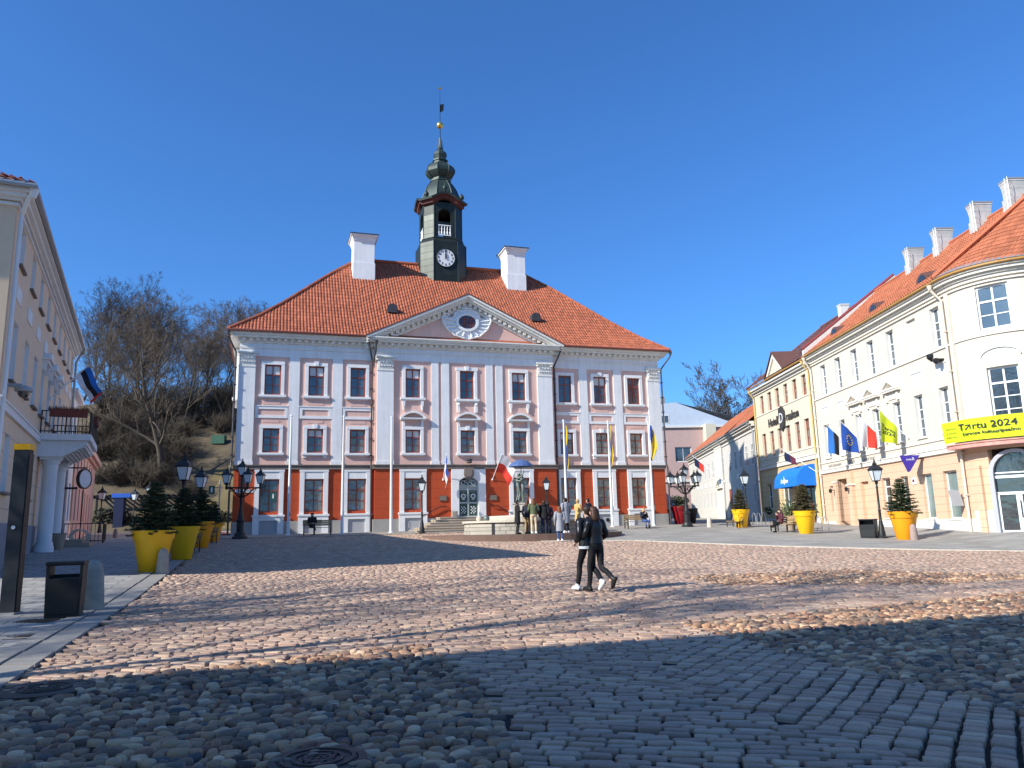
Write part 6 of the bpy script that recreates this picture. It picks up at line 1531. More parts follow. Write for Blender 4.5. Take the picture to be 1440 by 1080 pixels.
def person(label,loc,rz,h,J,top,bottom,shoe,hair,hairlen=0,coat=.86,shirt=None,hood=None,skinm=None,fing=True,puff=1.0,group=None):
    """faces local +Y; J joints for a 1.75 m figure"""
    k=h/1.75; r=thing('person',label,'person',loc,rz,group); r.scale=(k,)*3
    V=lambda n:Vector(J[n])
    face=(V('head')-V('nb')); 
    vs=[V('pel'),V('spi'),V('che'),V('nb'),V('nb')+Vector((0,.01,.06)),V('head')+Vector((0,.0,-.03)),V('head')+Vector((0,-.008,.05)),V('head')+Vector((0,.045,-.075))]
    rd=[.12,.11,.125,.062,.056,.088,.086,.052]; ed=[(0,1),(1,2),(2,3),(3,4),(4,5),(5,6),(5,7)]
    def add(p,rr_,fr):
        vs.append(Vector(p)); rd.append(rr_); ed.append((fr,len(vs)-1)); return len(vs)-1
    add(V('head')+Vector((0,.112,-.03)),.014,5)
    for s in (-1,1): add(V('head')+Vector((s*.094,-.0,-.025)),.016,5)
    for s,S in ((-1,'L'),(1,'R')):
        i=add(V('sh'+S),.06,2); i=add(V('el'+S),.042,i); i=add(V('wr'+S),.028,i)
        d=(V('wr'+S)-V('el'+S)).normalized(); i=add(V('wr'+S)+d*.07,.033,i)
        if fing:
            sd=Vector((0,1,0)) if abs(d.y)<.6 else Vector((1,0,0)); sd=(sd-d*sd.dot(d)).normalized(); cu=d.cross(sd)*(-s)
            for q,(o_,l) in enumerate(((-.027,.062),(-.009,.075),(.010,.07),(.027,.052))):
                a=add(V('wr'+S)+d*.10+sd*o_,.0085,i); a=add(V('wr'+S)+d*(.10+l*.55)+sd*o_*1.1+cu*.012,.008,a); add(V('wr'+S)+d*(.10+l*.85)+sd*o_*1.1+cu*.035,.007,a)
            a=add(V('wr'+S)+d*.05+sd*.04,.010,i); add(V('wr'+S)+d*.085+sd*.058+cu*.012,.008,a)
        i=add(V('hip'+S),.085,0); i=add(V('kn'+S),.052,i); i=add(V('an'+S),.036,i); add(V('an'+S)+Vector((0,.13,-.045)),.03,i)
    skinmesh(vs,ed,rd,skinm or M['skin'],'body',r,1 if not fing else 2)
    sit=J['knL'][1]>.25
    # trousers
    t=MB(); loft(t,[(V('pel')+Vector((0,0,.09)),.148,.106,0),(V('pel')+Vector((0,-.004,.04)),.158,.113,0),(V('pel')+Vector((0,-.008,-.04)),.163,.119,0),(V('pel')+Vector((0,-.004,-.1)),.115,.088,0)])
    for S in 'LR':
        kn,an,hp=V('kn'+S),V('an'+S),V('hip'+S); pts,ro=curve([hp+Vector((0,-.0,.02)),hp.lerp(kn,.45),kn,kn.lerp(an,.4)+Vector((0,-.018,0)),an+Vector((0,0,.0))],[.092,.082,.06,.058,.046]); t.tube(pts,ro,12)
    smooth_by_angle(t.build('trousers',bottom,r),70)
    # shoes
    b=MB()
    for S in 'LR':
        an,kn=V('an'+S),V('kn'+S); sh_=(an-kn).normalized()
        fw=Vector(J.get('ft'+S,(0,1,-.0))).normalized(); up=Vector((0,0,1)) if abs(fw.z)<.5 else -sh_
        sd=fw.cross(up).normalized(); up=sd.cross(fw); 
        n=12; b0=len(b.v); prof=[(-.07,.036,.0),(-.055,.045,.055),(.0,.046,.09),(.06,.046,.065),(.12,.046,.045),(.17,.036,.035),(.195,.015,.02)]
        c0=an-up*.085
        for x,wd,hh in prof:
            for q in range(8):
                ca,sa_=cos(2*PI*q/8),sin(2*PI*q/8); b.v.append(tuple(c0+fw*x+sd*(wd*ca)+up*(max(0,(hh*.5+.02)+(hh*.5+.02)*sa_))))
        for i in range(len(prof)-1):
            for q in range(8): b.f.append((b0+i*8+q,b0+i*8+(q+1)%8,b0+(i+1)*8+(q+1)%8,b0+(i+1)*8+q)); b.mi.append(0)
        b.tube([an-up*.03,an+(kn-an)*.12],[.05,.052],10)
    smooth_by_angle(b.build('shoes',shoe,r),60)
    # jacket or coat: torso + sleeves
    b=MB(); pf=puff
    zb=coat
    c0=V('pel'); secs=[]
    if not sit and zb<.8:
        secs+=[((c0.x,c0.y-.01,zb),.2*pf,.155*pf,0),((c0.x,c0.y-.01,(zb+.95)/2),.19*pf,.15*pf,0)]
        secs+=[((c0.x,c0.y,.97),.178*pf,.138*pf,0)]
    else: secs+=[((c0.x,c0.y-.005,c0.z-(.95-zb)*(0 if sit else 1)),.182*pf,.138*pf,0),((c0.x,c0.y-.005,c0.z+.07),.178*pf,.134*pf,0)]
    sp,ch,nb=V('spi'),V('che'),V('nb')
    secs+=[(sp,.163*pf,.128*pf,0),(sp.lerp(ch,.5),.178*pf,.134*pf,0),(ch,.192*pf,.136*pf,0),(ch.lerp(nb,.45),.19*pf,.125*pf,0),(ch.lerp(nb,.8),.135*pf,.1*pf,0),(nb+Vector((0,0,.01)),.078,.075,0),(nb+Vector((0,.005,.05)),.072,.07,0)]
    loft(b,secs,16)
    for s,S in ((-1,'L'),(1,'R')):
        sh_,el,wr=V('sh'+S),V('el'+S),V('wr'+S)
        pts,ro=curve([ch.lerp(sh_,.55)+Vector((0,0,.03)),sh_+Vector((0,0,.0)),sh_.lerp(el,.5),el,el.lerp(wr,.5),wr],[.075*pf,.082*pf,.072*pf,.064*pf,.056*pf,.045*pf]); b.tube(pts,ro,12)
    smooth_by_angle(b.build('jacket',top,r),70)
    if shirt:
        b=MB(); loft(b,[((c0.x,c0.y-.005,zb-.035),.184*pf,.14*pf,0),((c0.x,c0.y-.005,zb+.02),.183*pf,.139*pf,0)],16); b.build('shirt',shirt,r)
    # hair: cap over the skull plus a fall behind
    b=MB(); hd=V('head'); 
    n=16; b0=len(b.v); rows=[]
    for i in range(9):
        ph=PI*i/8*.62; rr2=sin(ph); zz=cos(ph)
        rows.append([(hd.x+.097*rr2*cos(2*PI*q/n)*1.0,hd.y-.012+.107*rr2*sin(2*PI*q/n)*(1 if sin(2*PI*q/n)<0 else (.92 if i<5 else .62)),hd.z+.02+.112*zz+(.0 if sin(2*PI*q/n)<0 else .012*i*.4)) for q in range(n)])
    for rw_ in rows: b.v.extend(rw_)
    for i in range(8):
        for q in range(n): b.f.append((b0+i*n+q,b0+i*n+(q+1)%n,b0+(i+1)*n+(q+1)%n,b0+(i+1)*n+q)); b.mi.append(0)
    if hairlen:
        loft(b,[((hd.x,hd.y-.035,hd.z+.06),.098,.088,0),((hd.x,hd.y-.05,hd.z-.05),.108,.085,0),((hd.x,hd.y-.07,hd.z-.05-hairlen*.5),.112,.07,0),((hd.x+.01,hd.y-.09,hd.z-.05-hairlen*.9),.095,.05,0),((hd.x+.015,hd.y-.1,hd.z-.05-hairlen),.05,.025,0)],14)
    else:
        loft(b,[((hd.x,hd.y-.035,hd.z+.05),.098,.085,0),((hd.x,hd.y-.04,hd.z-.04),.09,.07,0),((hd.x,hd.y-.03,hd.z-.09),.066,.045,0)],14)
    smooth_by_angle(b.build('hair',hair,r),70)
    if hood:
        b=MB(); b.lathe([(.10,-.06),(.15,-.02),(.16,.03),(.12,.08)],14,tuple(nb+Vector((0,-.03,.03)))); smooth_by_angle(b.build('hood',hood,r),80)
    return r
leather=cm_('black_leather',(.012,.012,.014),.33,bump=.25,bscale=14); blackc=cm_('black_cloth',(.012,.012,.014),.85); black2=cm_('black_trousers',(.009,.009,.011),.8,bump=.2,bscale=10); wsh=cm_('white_sneaker',(.75,.75,.74),.6); bsh=cm_('black_shoe',(.012,.011,.011),.5)
hb=cm_('brown_hair',(.07,.03,.014),.5,var=.25); hdk=cm_('dark_hair',(.018,.012,.01),.5); hr=cm_('red_brown_hair',(.17,.06,.02),.5,var=.25); hbl=cm_('blond_hair',(.50,.33,.13),.5,var=.2); hshort=cm_('short_brown_hair',(.035,.02,.013),.6)
jeans=cm_('blue_jeans',(.045,.085,.22),.85); djeans=cm_('dark_jeans',(.015,.022,.05),.85); beige=cm_('beige_trousers',(.60,.47,.31),.85); tanp=cm_('tan_trousers',(.36,.24,.12),.85); greyc=cm_('grey_wool_coat',(.30,.31,.34),.9,bump=.2); olive=cm_('olive_vest',(.10,.12,.06),.85); camel=cm_('camel_coat',(.55,.36,.13),.9); burg=cm_('burgundy_jacket',(.085,.018,.03),.8); yj=cm_('yellow_jacket',(.75,.42,.01),.7); navy=cm_('navy_jacket',(.012,.015,.03),.8); wshirt=cm_('white_shirt',(.78,.78,.78),.8)
# the couple in front: mid-stride, walking away to the left
WALKM=dict(STAND,knL=(-.10,.17,.53),anL=(-.11,.25,.10),hipR=(.09,-.01,.92),knR=(.08,-.05,.50),anR=(.06,-.36,.20),ftR=(0,.75,-.65),elR=(.20,-.10,1.16),wrR=(.17,.05,1.02),elL=(-.245,-.05,1.17),wrL=(-.19,.14,1.02),head=(.03,.03,1.63),spi=(0,.02,1.14))
WALKW=dict(STAND,knL=(-.09,.12,.52),anL=(-.09,.16,.10),knR=(.07,-.06,.50),anR=(.07,-.40,.27),ftR=(0,.5,-.86),elL=(-.26,.05,1.18),wrL=(-.16,.26,1.1),elR=(.27,-.04,1.17),wrR=(.20,.14,1.02),head=(-.02,.02,1.63))
pm=at(829,17.1); person('man in black leather jacket, black trousers and white sneakers, left of the walking couple',pm,R(33),1.82,WALKM,leather,black2,wsh,hshort,0,.90,shirt=wshirt,puff=1.15)
pw=at(841,16.95); person('woman with brown shoulder length hair in short black leather jacket, right of the walking couple',pw,R(38),1.80,WALKW,leather,black2,bsh,hb,.13,.99,puff=.94)
def stand(px,yy,z,rz,h,label,top,bot,shoe,hair,**k):
    p=at(px,yy); p.z=z if z is not None else p.z
    J=dict(STAND,**k.pop('J',{})); return person(label,p,rz,h,J,top,bot,shoe,hair,fing=k.pop('fing',True),group='onlookers at the fountain',**k)
fz=zt+.005
PH=dict(elL=(-.25,.02,1.17),wrL=(-.12,.22,1.15),elR=(.25,.02,1.17),wrR=(.12,.22,1.15))
stand(728.5,40.0,fz,R(-75),1.73,'person in long black coat standing leftmost at the fountain in side view',blackc,black2,bsh,hdk,coat=.55,J=PH)
stand(742.5,40.6,fz,R(-20),1.72,'person in dark jacket and tan trousers at the fountain, half hidden by the olive vest',navy,tanp,bsh,hb,hairlen=.12)
stand(751.5,39.9,fz,R(3),1.80,'person with red brown hair in olive vest and beige trousers at the fountain',olive,beige,wsh,hr,hairlen=.2,coat=.98,J=PH)
stand(766,40.1,fz,R(-5),1.68,'person in black puffer jacket and dark jeans at the fountain',blackc,djeans,bsh,hb,puff=1.18,coat=.82,hood=blackc)
stand(772,41.0,fz,R(15),1.62,'person in dark coat and blue trousers, close behind the black puffer jacket',navy,djeans,bsh,hdk)
stand(788,38.2,None,R(8),1.70,'person in light grey coat, blue jeans and white shoes stepping to the fountain',greyc,jeans,wsh,hr,hairlen=.26,coat=.52,J=dict(anR=(.09,-.1,.1),knR=(.1,.02,.5)))
stand(797,40.2,fz,R(30),1.80,'person with dark cap in grey coat, right of the light grey coat',greyc,blackc,wsh,hdk,coat=.5)
stand(814,40.9,fz,R(-60),1.74,'person in camel coat at the fountain, seen left of the walking man',camel,djeans,bsh,hbl,coat=.6,J=PH)
stand(829,41.5,fz,R(50),1.78,'dark haired person at the fountain, mostly hidden behind the walking couple',navy,djeans,bsh,hdk)
def sit(px,yy,rz,label,top,bot,shoe,hair,**k):
    p=at(px,yy); return person(label,p,rz,1.72,dict(SIT,**k.pop('J',{})),top,bot,shoe,hair,coat=.9,**k)
CROSS=dict(knR=(.02,.44,.58),anR=(-.16,.62,.36))
sit(438.5,45.5,HA+PI,'person all in black sitting cross legged on the left bench before the town hall',blackc,black2,bsh,hdk,J=CROSS)
sit(906.5,49.7,HA+PI,'blond person in dark jacket and blue jeans on the right bench by the town hall',navy,jeans,bsh,hbl,hairlen=.2,J=dict(wrL=(-.06,.22,.95),wrR=(.06,.22,.95)))
sit(1099,44.3,R(-75)+PI,'person in burgundy jacket and black trousers on the bench by the hotel',burg,black2,bsh,hshort,J=dict(CROSS,wrL=(-.06,.2,.98),wrR=(.06,.2,.98)))
p=at(1039,48.8); person('small child in bright yellow jacket and black trousers before the farthest yellow tub',p,R(-20),.92,dict(STAND,head=(0,.02,1.58)),yj,black2,bsh,yj,0,.84,puff=1.15,hood=yj)
# ---- statue under the umbrella
st=thing('statue','green bronze statue of an embracing pair beneath an umbrella on the fountain','statue',(fc.x-.05,fc.y+.2,zt+1.72),R(10))
def figure(off,rz,J,extra=()):
    vs=[];rd=[];ed=[]
    def V(n): return Vector(J[n])
    def add(p,r_,fr=None):
        vs.append(Vector(p)); rd.append(r_)
        if fr is not None: ed.append((fr,len(vs)-1))
        return len(vs)-1
    a=add(V('pel'),.14); s_=add(V('spi'),.115,a); c=add(V('che'),.14,s_); n_=add(V('nb'),.07,c); h_=add(V('head'),.10,n_); add(V('head')+Vector((0,0,.06)),.09,h_)
    for S in 'LR':
        i=add(V('sh'+S),.07,c); i=add(V('el'+S),.052,i); i=add(V('wr'+S),.038,i); i=add(V('wr'+S)+(V('wr'+S)-V('el'+S)).normalized()*.09,.035,i)
        i=add(V('hip'+S),.10,a); i=add(V('kn'+S),.072,i); i=add(V('an'+S),.05,i); add(V('an'+S)+Vector((0,.14,-.05)),.042,i)
    o=skinmesh(vs,ed,rd,M['bronze'],'figure',st,2); o.location=off; o.rotation_euler=(0,0,rz); return o
figure((-.10,.0,0),R(-90),dict(STAND,elL=(-.22,.2,1.3),wrL=(-.1,.42,1.38),elR=(.26,.2,1.5),wrR=(.22,.3,1.76),head=(.03,.07,1.64),anL=(-.1,-.1,.09),knR=(.1,.1,.5)))
figure((.17,.0,0),R(90),dict(STAND,elL=(-.24,.16,1.22),wrL=(-.1,.36,1.28),elR=(.24,.2,1.24),wrR=(.1,.4,1.32),head=(-.03,.08,1.6),nb=(0,.02,1.45)))
b=MB(); b.tube([(.14,.24,1.5),(.14,.2,2.42)],.022,6); b.build('umbrella_pole',M['bronze'],st)
b=MB(); n=16; prof=[(.02,2.50),(.25,2.46),(.48,2.36),(.66,2.2),(.74,2.08)]
M['umbblue']=mat('blue_grey_umbrella',(.07,.12,.26),.5,var=.1); b.lathe(prof+[(.72,2.08),(.64,2.17),(.46,2.33),(.02,2.47)],16,(.14,.2,0),cap=False)
b.tube([(.14,.2,2.48),(.14,.2,2.62)],[.02,.008],5); o=b.build('umbrella',M['umbblue'],st)
# ================================================================== AWNING, BANNER, SIGNS ON THE RIGHT
M['shade_hedge']=mat('dark_shade_leaf',(.022,.026,.014),.8,var=.2,island=.5)
M['awnblue']=mat('blue_awning_cloth',(.01,.17,.62),.8,var=.06,fine=.03)
aw=thing('awning','bright blue rounded awning with a white emblem over the hotel door','awning',RW(17.05,0,0),RA)
b=MB(); x0,x1=-5.6,-.95
prof=[(0,3.95),(-.35,3.93),(-.75,3.78),(-1.1,3.5),(-1.35,3.1),(-1.4,2.62)]
vs=[];k=len(prof)
for x in (x0,x0+.02,x1-.02,x1):
    for y,z in prof: vs.append((x,y,z))
fs=[(i*k+j,(i+1)*k+j,(i+1)*k+j+1,i*k+j+1) for i in range(3) for j in range(k-1)]
b.add(vs,fs); 
for x in (x0,x1): b.P([(x,y,z) for y,z in prof]+[(x,0,2.62)])
b.build('cloth',M['awnblue'],aw)
b=MB(); b.box(x0,x1,-1.42,-1.38,2.42,2.62); b.box(x0-.01,x0+.02,-1.4,0,2.42,2.62); b.box(x1-.02,x1+.01,-1.4,0,2.42,2.62); b.build('valance',M['awnblue'],aw)
e=lettering('Draakon',.42,M['letterwhite'],aw,(-3.4,-1.395,2.86),rz=0,name='lettering',extrude=.004,bold=.012,rot=(PI/2-.1,0,0))
b=MB(); b.prism([(-.12,0),(0,.36),(.12,0),(0,-.36)],-.012,.0); b.prism([(-.3,0),(0,.09),(.3,0),(0,-.09)],-.014,.0); b.build('emblem',M['letterwhite'],aw,loc=(-3.4,-1.40,2.88))
bn_=thing('banner','long lime green banner on the canopy of the rounded corner house','banner',CR,RA)
TBW=lambda u,d,z:TB(u,d,z)
M['lime']=mat('lime_banner_cloth',(.58,.68,.01),.75,var=.08,vscale=2.5,fine=.03,bump=.5,bscale=3)
b=MB(); n=30; BZ0,BZ1=3.42,4.42; U0_,U1_=-.30,4.9
for i in range(n):
    a,c=U0_+(U1_-U0_)*i/n,U0_+(U1_-U0_)*(i+1)/n
    q=lambda u,z:TB(u,-.84-.03*sin(u*5+z*2),z)
    for j in range(5):
        z0,z1=BZ0+j*.2,BZ0+(j+1)*.2; b.P([q(a,z0),q(c,z0),q(c,z1),q(a,z1)])
o=b.build('cloth',M['lime'],bn_,smooth=True)
def on_banner(me):
    for v in me.vertices: v.co=TB(v.co.x,-.885,v.co.y)
    me.materials.clear(); me.materials.append(M['letter']); link('lettering',me,bn_)
me=text('T',.42,extrude=0,align='LEFT',bold=.008)
for v in me.vertices: v.co.x+=.66; v.co.y+=4.06
on_banner(me)
me=text('rtu 2024',.42,extrude=0,align='LEFT',bold=.008)
for v in me.vertices: v.co.x+=1.22; v.co.y+=4.06
on_banner(me)
b=MB()
def strip(x0,z0,x1,z1,w_=.022):
    d=Vector((x1-x0,z1-z0)).normalized(); n_=Vector((-d.y,d.x))*w_
    b.P([(x0+n_.x,z0+n_.y,0),(x1+n_.x,z1+n_.y,0),(x1-n_.x,z1-n_.y,0),(x0-n_.x,z0-n_.y,0)])
strip(.94,3.93,1.14,4.13); strip(.95,4.14,1.17,4.14); strip(1.15,4.15,1.15,3.94)
on_banner(b.mesh('arrow',M['letter']))
for s_,size,uc_,zc in (('Euroopa kultuuripealinn',.20,1.78,3.74),):
    me=text(s_,size,extrude=0,bold=.006)
    for v in me.vertices: u,z=uc_+v.co.x,zc+v.co.y; v.co=TB(u,-.885,z)
    me.materials.clear(); me.materials.append(M['letter']); link('lettering',me,bn_)
for i,s_ in enumerate(('ettevaade','ja kunstid','kultuuriks')):
    me=text(s_,.14,extrude=0,align='LEFT')
    for v in me.vertices: u,z=.0+v.co.x,4.08-.2*i+v.co.y; v.co=TB(u,-.885,z)
    me.materials.clear(); me.materials.append(M['letter']); link('lettering',me,bn_)
M['purple']=flat('purple_enamel',(.05,.03,.30),.4)
ts=thing('triangular_sign','purple downward pointing triangular shop sign on the peach wall','sign',CR,RA)
def tri(x): return [(-.25,3.22),(-.25-.95,3.22),(-.25-.62,2.36)]
b=MB(); sp_=-3.55
b.add([(sp_-.12,y,z) for y,z in tri(0)]+[(sp_+.12,y,z) for y,z in tri(0)],[(0,1,2),(5,4,3),(0,3,4,1),(1,4,5,2),(2,5,3,0)]); b.build('box',M['purple'],ts)
b=MB(); b.box(sp_-.02,sp_+.02,-.3,0,3.0,3.05); b.build('bracket',M['iron'],ts)
lettering('R',.22,M['letterwhite'],ts,(sp_+.122,-.62,3.02),name='letter',rot=(PI/2,0,PI/2),extrude=.003)
lettering('butiik',.13,M['letterwhite'],ts,(sp_+.122,-.85,3.0),name='lettering',rot=(PI/2,0,PI/2),extrude=.003)
sb=thing('shop_sign_board','tilted grey sign board on the wall beside the corner downpipe','sign',CR,RA)
b=MB(); b.box(-.42,-.36,-.55,-.05,.5,1.25,T=lambda x,y,z:(x,y+(z-.5)*-.25,z)); b.build('board',M['panelgrey'],sb); b=MB(); b.box(-.4,-.38,-.06,.0,.85,.9); b.build('bracket',M['iron'],sb)
wp=thing('wall_notice','small white framed notice on the peach wall above the orange tub','notice',CR,RA)
b=MB(); b.box(-4.95,-4.55,-.05,0,1.75,2.15); b.build('board',M['signwhite'],wp); b=MB(); b.box(-4.85,-4.65,-.06,-.051,1.88,2.02); b.build('print',M['redcap'],wp)
# ================================================================== SMALL THINGS
def rack(loc,rz,n,label,loops=True):
    b=MB()
    if loops: 
        pts=[(.16*k*.25,.36*cos(k*2*PI/14),.38+.36*sin(k*2*PI/14)) for k in range(14*n+1)]; b.tube(pts,.022,5)
    else:
        for k in range(n): b.tube([(k*.8-.3,0,0),(k*.8-.3,0,.5),(k*.8-.22,0,.72),(k*.8,0,.8),(k*.8+.22,0,.72),(k*.8+.3,0,.5),(k*.8+.3,0,0)],.024,5)
    o=b.build('bike_rack',M['zinc'] if not loops else M['stonelight']); o.location=loc; o.rotation_euler=(0,0,rz); return tag(o,label,'bike rack')
rack(LW(14.6,1.1,gz(-19.5,34.7)),LA,5,'pale spiral bike rack beside the porch of the cream house')
rack(at(1061,53),R(-85),3,'row of dark hoop bike racks behind the farthest right yellow tub',False); rack(at(1153,45.5),R(-85),2,'pair of hoop bike racks at the corner downpipe of the yellow hotel',False)
# porch step and doormat
o=MB(); o.box(12.6,16.4,-1.7,-.1,-1.2,-.22); o.box(13.0,16.0,-1.4,-.1,-.219,-.08); q=o.build('porch_step',M['step'],Lf)
pt=thing('pot_planter','tall dark pot between the porch columns of the cream house','pot',LW(10.2,.75,gz(-18.2,30.7)),0)
b=MB(); b.lathe([(.16,0),(.26,.62),(.28,.64),(.25,.6),(.02,.58)],14,cap=False); b.build('pot',M['step'],pt)
lb=thing('letter_box','small dark green box on the cream wall behind the porch','letter box',LW(13.2,.18,.55),LA); b=MB(); b.box(-.2,.2,-.12,.12,-.25,.25); b.prism([(-.22,.25),(.22,.25),(0,.38)],-.14,.12); b.build('box',M['signgreen'],lb)
# post with tourist sign and orange post box at the left corner of the hall
tp=thing('sign_post','grey post with green information sign at the left corner of the town hall','sign post',HW(-.75,1.2,0),HA)
z0=gz(*HW(-.75,1.2,0).xy)
b=MB(); b.tube([(0,0,z0),(0,0,3.2)],.045,8); b.lathe([(.2,z0),(.2,z0+.1),(.12,z0+.3),(.1,z0+1.0)],10); b.build('post',M['zinc'],tp)
b=MB(); b.box(-.62,-.28,-.03,.03,2.35,2.85); b.tube([(0,0,2.75),(-.3,0,2.75)],.02,5); sg=b.build('information_sign',M['signgreen'],tp); lettering('i',.36,M['letterwhite'],sg,(-.45,-.033,2.6),name='letter',extrude=.003,bold=.03)
pb=thing('post_box','bright orange post box on a thin post left of the town hall','post box',HW(-1.15,1.0,0),HA)
M['postorange']=flat('orange_post_box_paint',(.80,.13,.01),.45)
b=MB(); b.box(-.18,.18,-.14,.14,.62,1.0); b.prism([(-.2,1.0),(.2,1.0),(.16,1.08),(-.16,1.08)],-.16,.16); b.build('box',M['postorange'],pb); b=MB(); b.tube([(0,0,-.2),(0,0,.62)],.03,6); b.tube([(.05,0,1.08),(.05,0,1.9)],.015,5); b.build('post',M['zinc'],pb)
# red tub with dark plant at the street mouth

def leafball(seed,rx,ry,rz_,n,size,m,name='foliage',parent=None,z=0):
    rr=random.Random(seed); b=MB(); cl_=[(rr.uniform(-.6,.6)*rx,rr.uniform(-.6,.6)*ry,z+rr.uniform(-.5,.7)*rz_,rr.uniform(.3,.55)) for _ in range(9)]
    for k in range(n):
        c=rr.choice(cl_); v=Vector((rr.gauss(0,1),rr.gauss(0,1),rr.gauss(0,1))).normalized()*(c[3]*rr.uniform(.6,1))
        p=Vector((c[0]+v.x*rx,c[1]+v.y*ry,c[2]+v.z*rz_)); a=Vector((rr.gauss(0,1),rr.gauss(0,1),rr.gauss(0,1))).normalized(); t=a.cross(v).normalized()
        b.P([p-a*size,p+t*size*.45,p+a*size,p-t*size*.45])
    return b.build(name,m,parent)
M['red_tub']=mat('dark_red_plastic',(.27,.006,.012),.45,var=.06)
p=at(957,57); rp=planter('red_tub','dark red tub with a wide dark shrub right of the town hall',p,1.08,'tubs at the street mouth')
s_=thing('tub_shrub','dark spreading shrub in the dark red tub','shrub',p+Vector((0,0,1.18))); leafball(3,1.05,.9,.55,700,.085,M['spruce'],parent=s_,z=.35); b=MB(); b.tube([(0,0,-.05),(.1,0,.4)],.05,5); b.build('stem',M['bark'],s_)
p=at(972,60); gp_=planter('blackpaint','black tub behind the dark red tub at the street mouth',p,.95,'tubs at the street mouth')
p=at(940.5,58); b=MB(); b.lathe([(.16,0),(.16,1.0),(.2,1.02),(.2,1.1),(.02,1.15)],12); o=b.build('bollard',M['stone']); o.location=p; tag(o,'slim dark post between the town hall corner and the red tub','post')
p=at(1112,46.5); 
for i,(xa,xb,yy) in enumerate(((130,188,67.5),(214,262,67),(262,330,68.5))):  # dark leaf rows added where the foot of the slope lies in shade
    a_,c_=at(xa,yy),at(xb,yy); L__=(c_-a_).length; hd=thing('shade_hedge',('dark leafage standing in for shade left of the far pavement below the hill','dark leafage standing in for shade behind the spruces, middle piece','dark leafage standing in for shade at the foot of the grass, right piece')[i],'shade_hedge',(a_.x,a_.y,a_.z),math.atan2(c_.y-a_.y,c_.x-a_.x),'shade pieces below the hill')
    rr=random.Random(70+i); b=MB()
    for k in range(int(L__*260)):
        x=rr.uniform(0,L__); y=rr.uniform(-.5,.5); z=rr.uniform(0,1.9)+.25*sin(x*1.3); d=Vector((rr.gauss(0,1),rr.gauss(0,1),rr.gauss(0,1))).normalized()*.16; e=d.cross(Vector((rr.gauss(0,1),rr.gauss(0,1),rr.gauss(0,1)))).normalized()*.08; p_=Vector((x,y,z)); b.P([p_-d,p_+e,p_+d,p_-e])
    b.build('foliage',M['shade_hedge'],hd)
    b=MB()
    for k in range(int(L__/.6)): b.tube([(.3+k*.6,0,-.2),(.3+k*.6,0,1.3)],.04,4)
    b.build('stems',M['bark'],hd)
s_=thing('potted_shrub','light green leafy shrub behind the yellow tub under the awning','shrub',p); leafball(5,.7,.6,.75,600,.09,M['leaf'],parent=s_,z=.95); b=MB(); b.lathe([(.25,0),(.34,.45),(.36,.5),(.02,.48)],12,cap=False); b.build('pot',M['step'],s_); b=MB(); b.tube([(0,0,.4),(0,0,1.0)],.03,5); b.build('stem',M['bark'],s_)
p=RW(17.05+10.5,.35,.62); s_=thing('window_plant','dark pot plant on the window sill of the yellow hotel','plant',p); leafball(6,.38,.3,.35,200,.07,M['spruce'],parent=s_,z=.25); b=MB(); b.lathe([(.14,-.1),(.18,.12),(.02,.1)],10,cap=False); b.build('pot',M['iron'],s_)
# manhole covers
M['castiron']=mat('rusty_cast_iron',(.075,.06,.05),.55,metal=.4,var=.2,vscale=4,bump=.4)
def manhole(px,py_y,label,r=.33):
    p=at(px,py_y); o=thing('manhole_cover',label,'manhole cover',p+Vector((0,0,.002)))
    b=MB(); b.lathe([(r+.07,-.06),(r+.07,.004),(r+.01,.006),(r+.005,-.01)],32,cap=False); b.build('ring',M['castiron'],o)
    b=MB(); b.lathe([(r,-.03),(r,.004),(.01,.006)],32,cap=False)
    for q in (.26,.18,.1): b.lathe([(q,.004),(q,.016),(q-.025,.016),(q-.025,.004)],28,cap=False)
    for i in range(-2,3):
        for j in range(-2,3): b.box(i*.05-.016,i*.05+.016,j*.05-.016,j*.05+.016,.004,.014)
    b.build('cover',M['castiron'],o)
manhole(447,5.72,'round rusty manhole cover among the cobbles at the bottom edge',.27); manhole(62,8.3,'manhole cover in the kerb line at the lower left',.4); manhole(38,12.1,'flat dark manhole cover in the left pavement by the pillar',.4)
dr=MB(); 
for k in range(9): dr.box(-.28+.065*k,-.25+.065*k,-.22,.22,-.01,.01)
o=dr.build('drain_grate',M['castiron']); o.location=at(52,13.6,.022); tag(o,'iron drain grate in the left pavement below the black bin','drain')

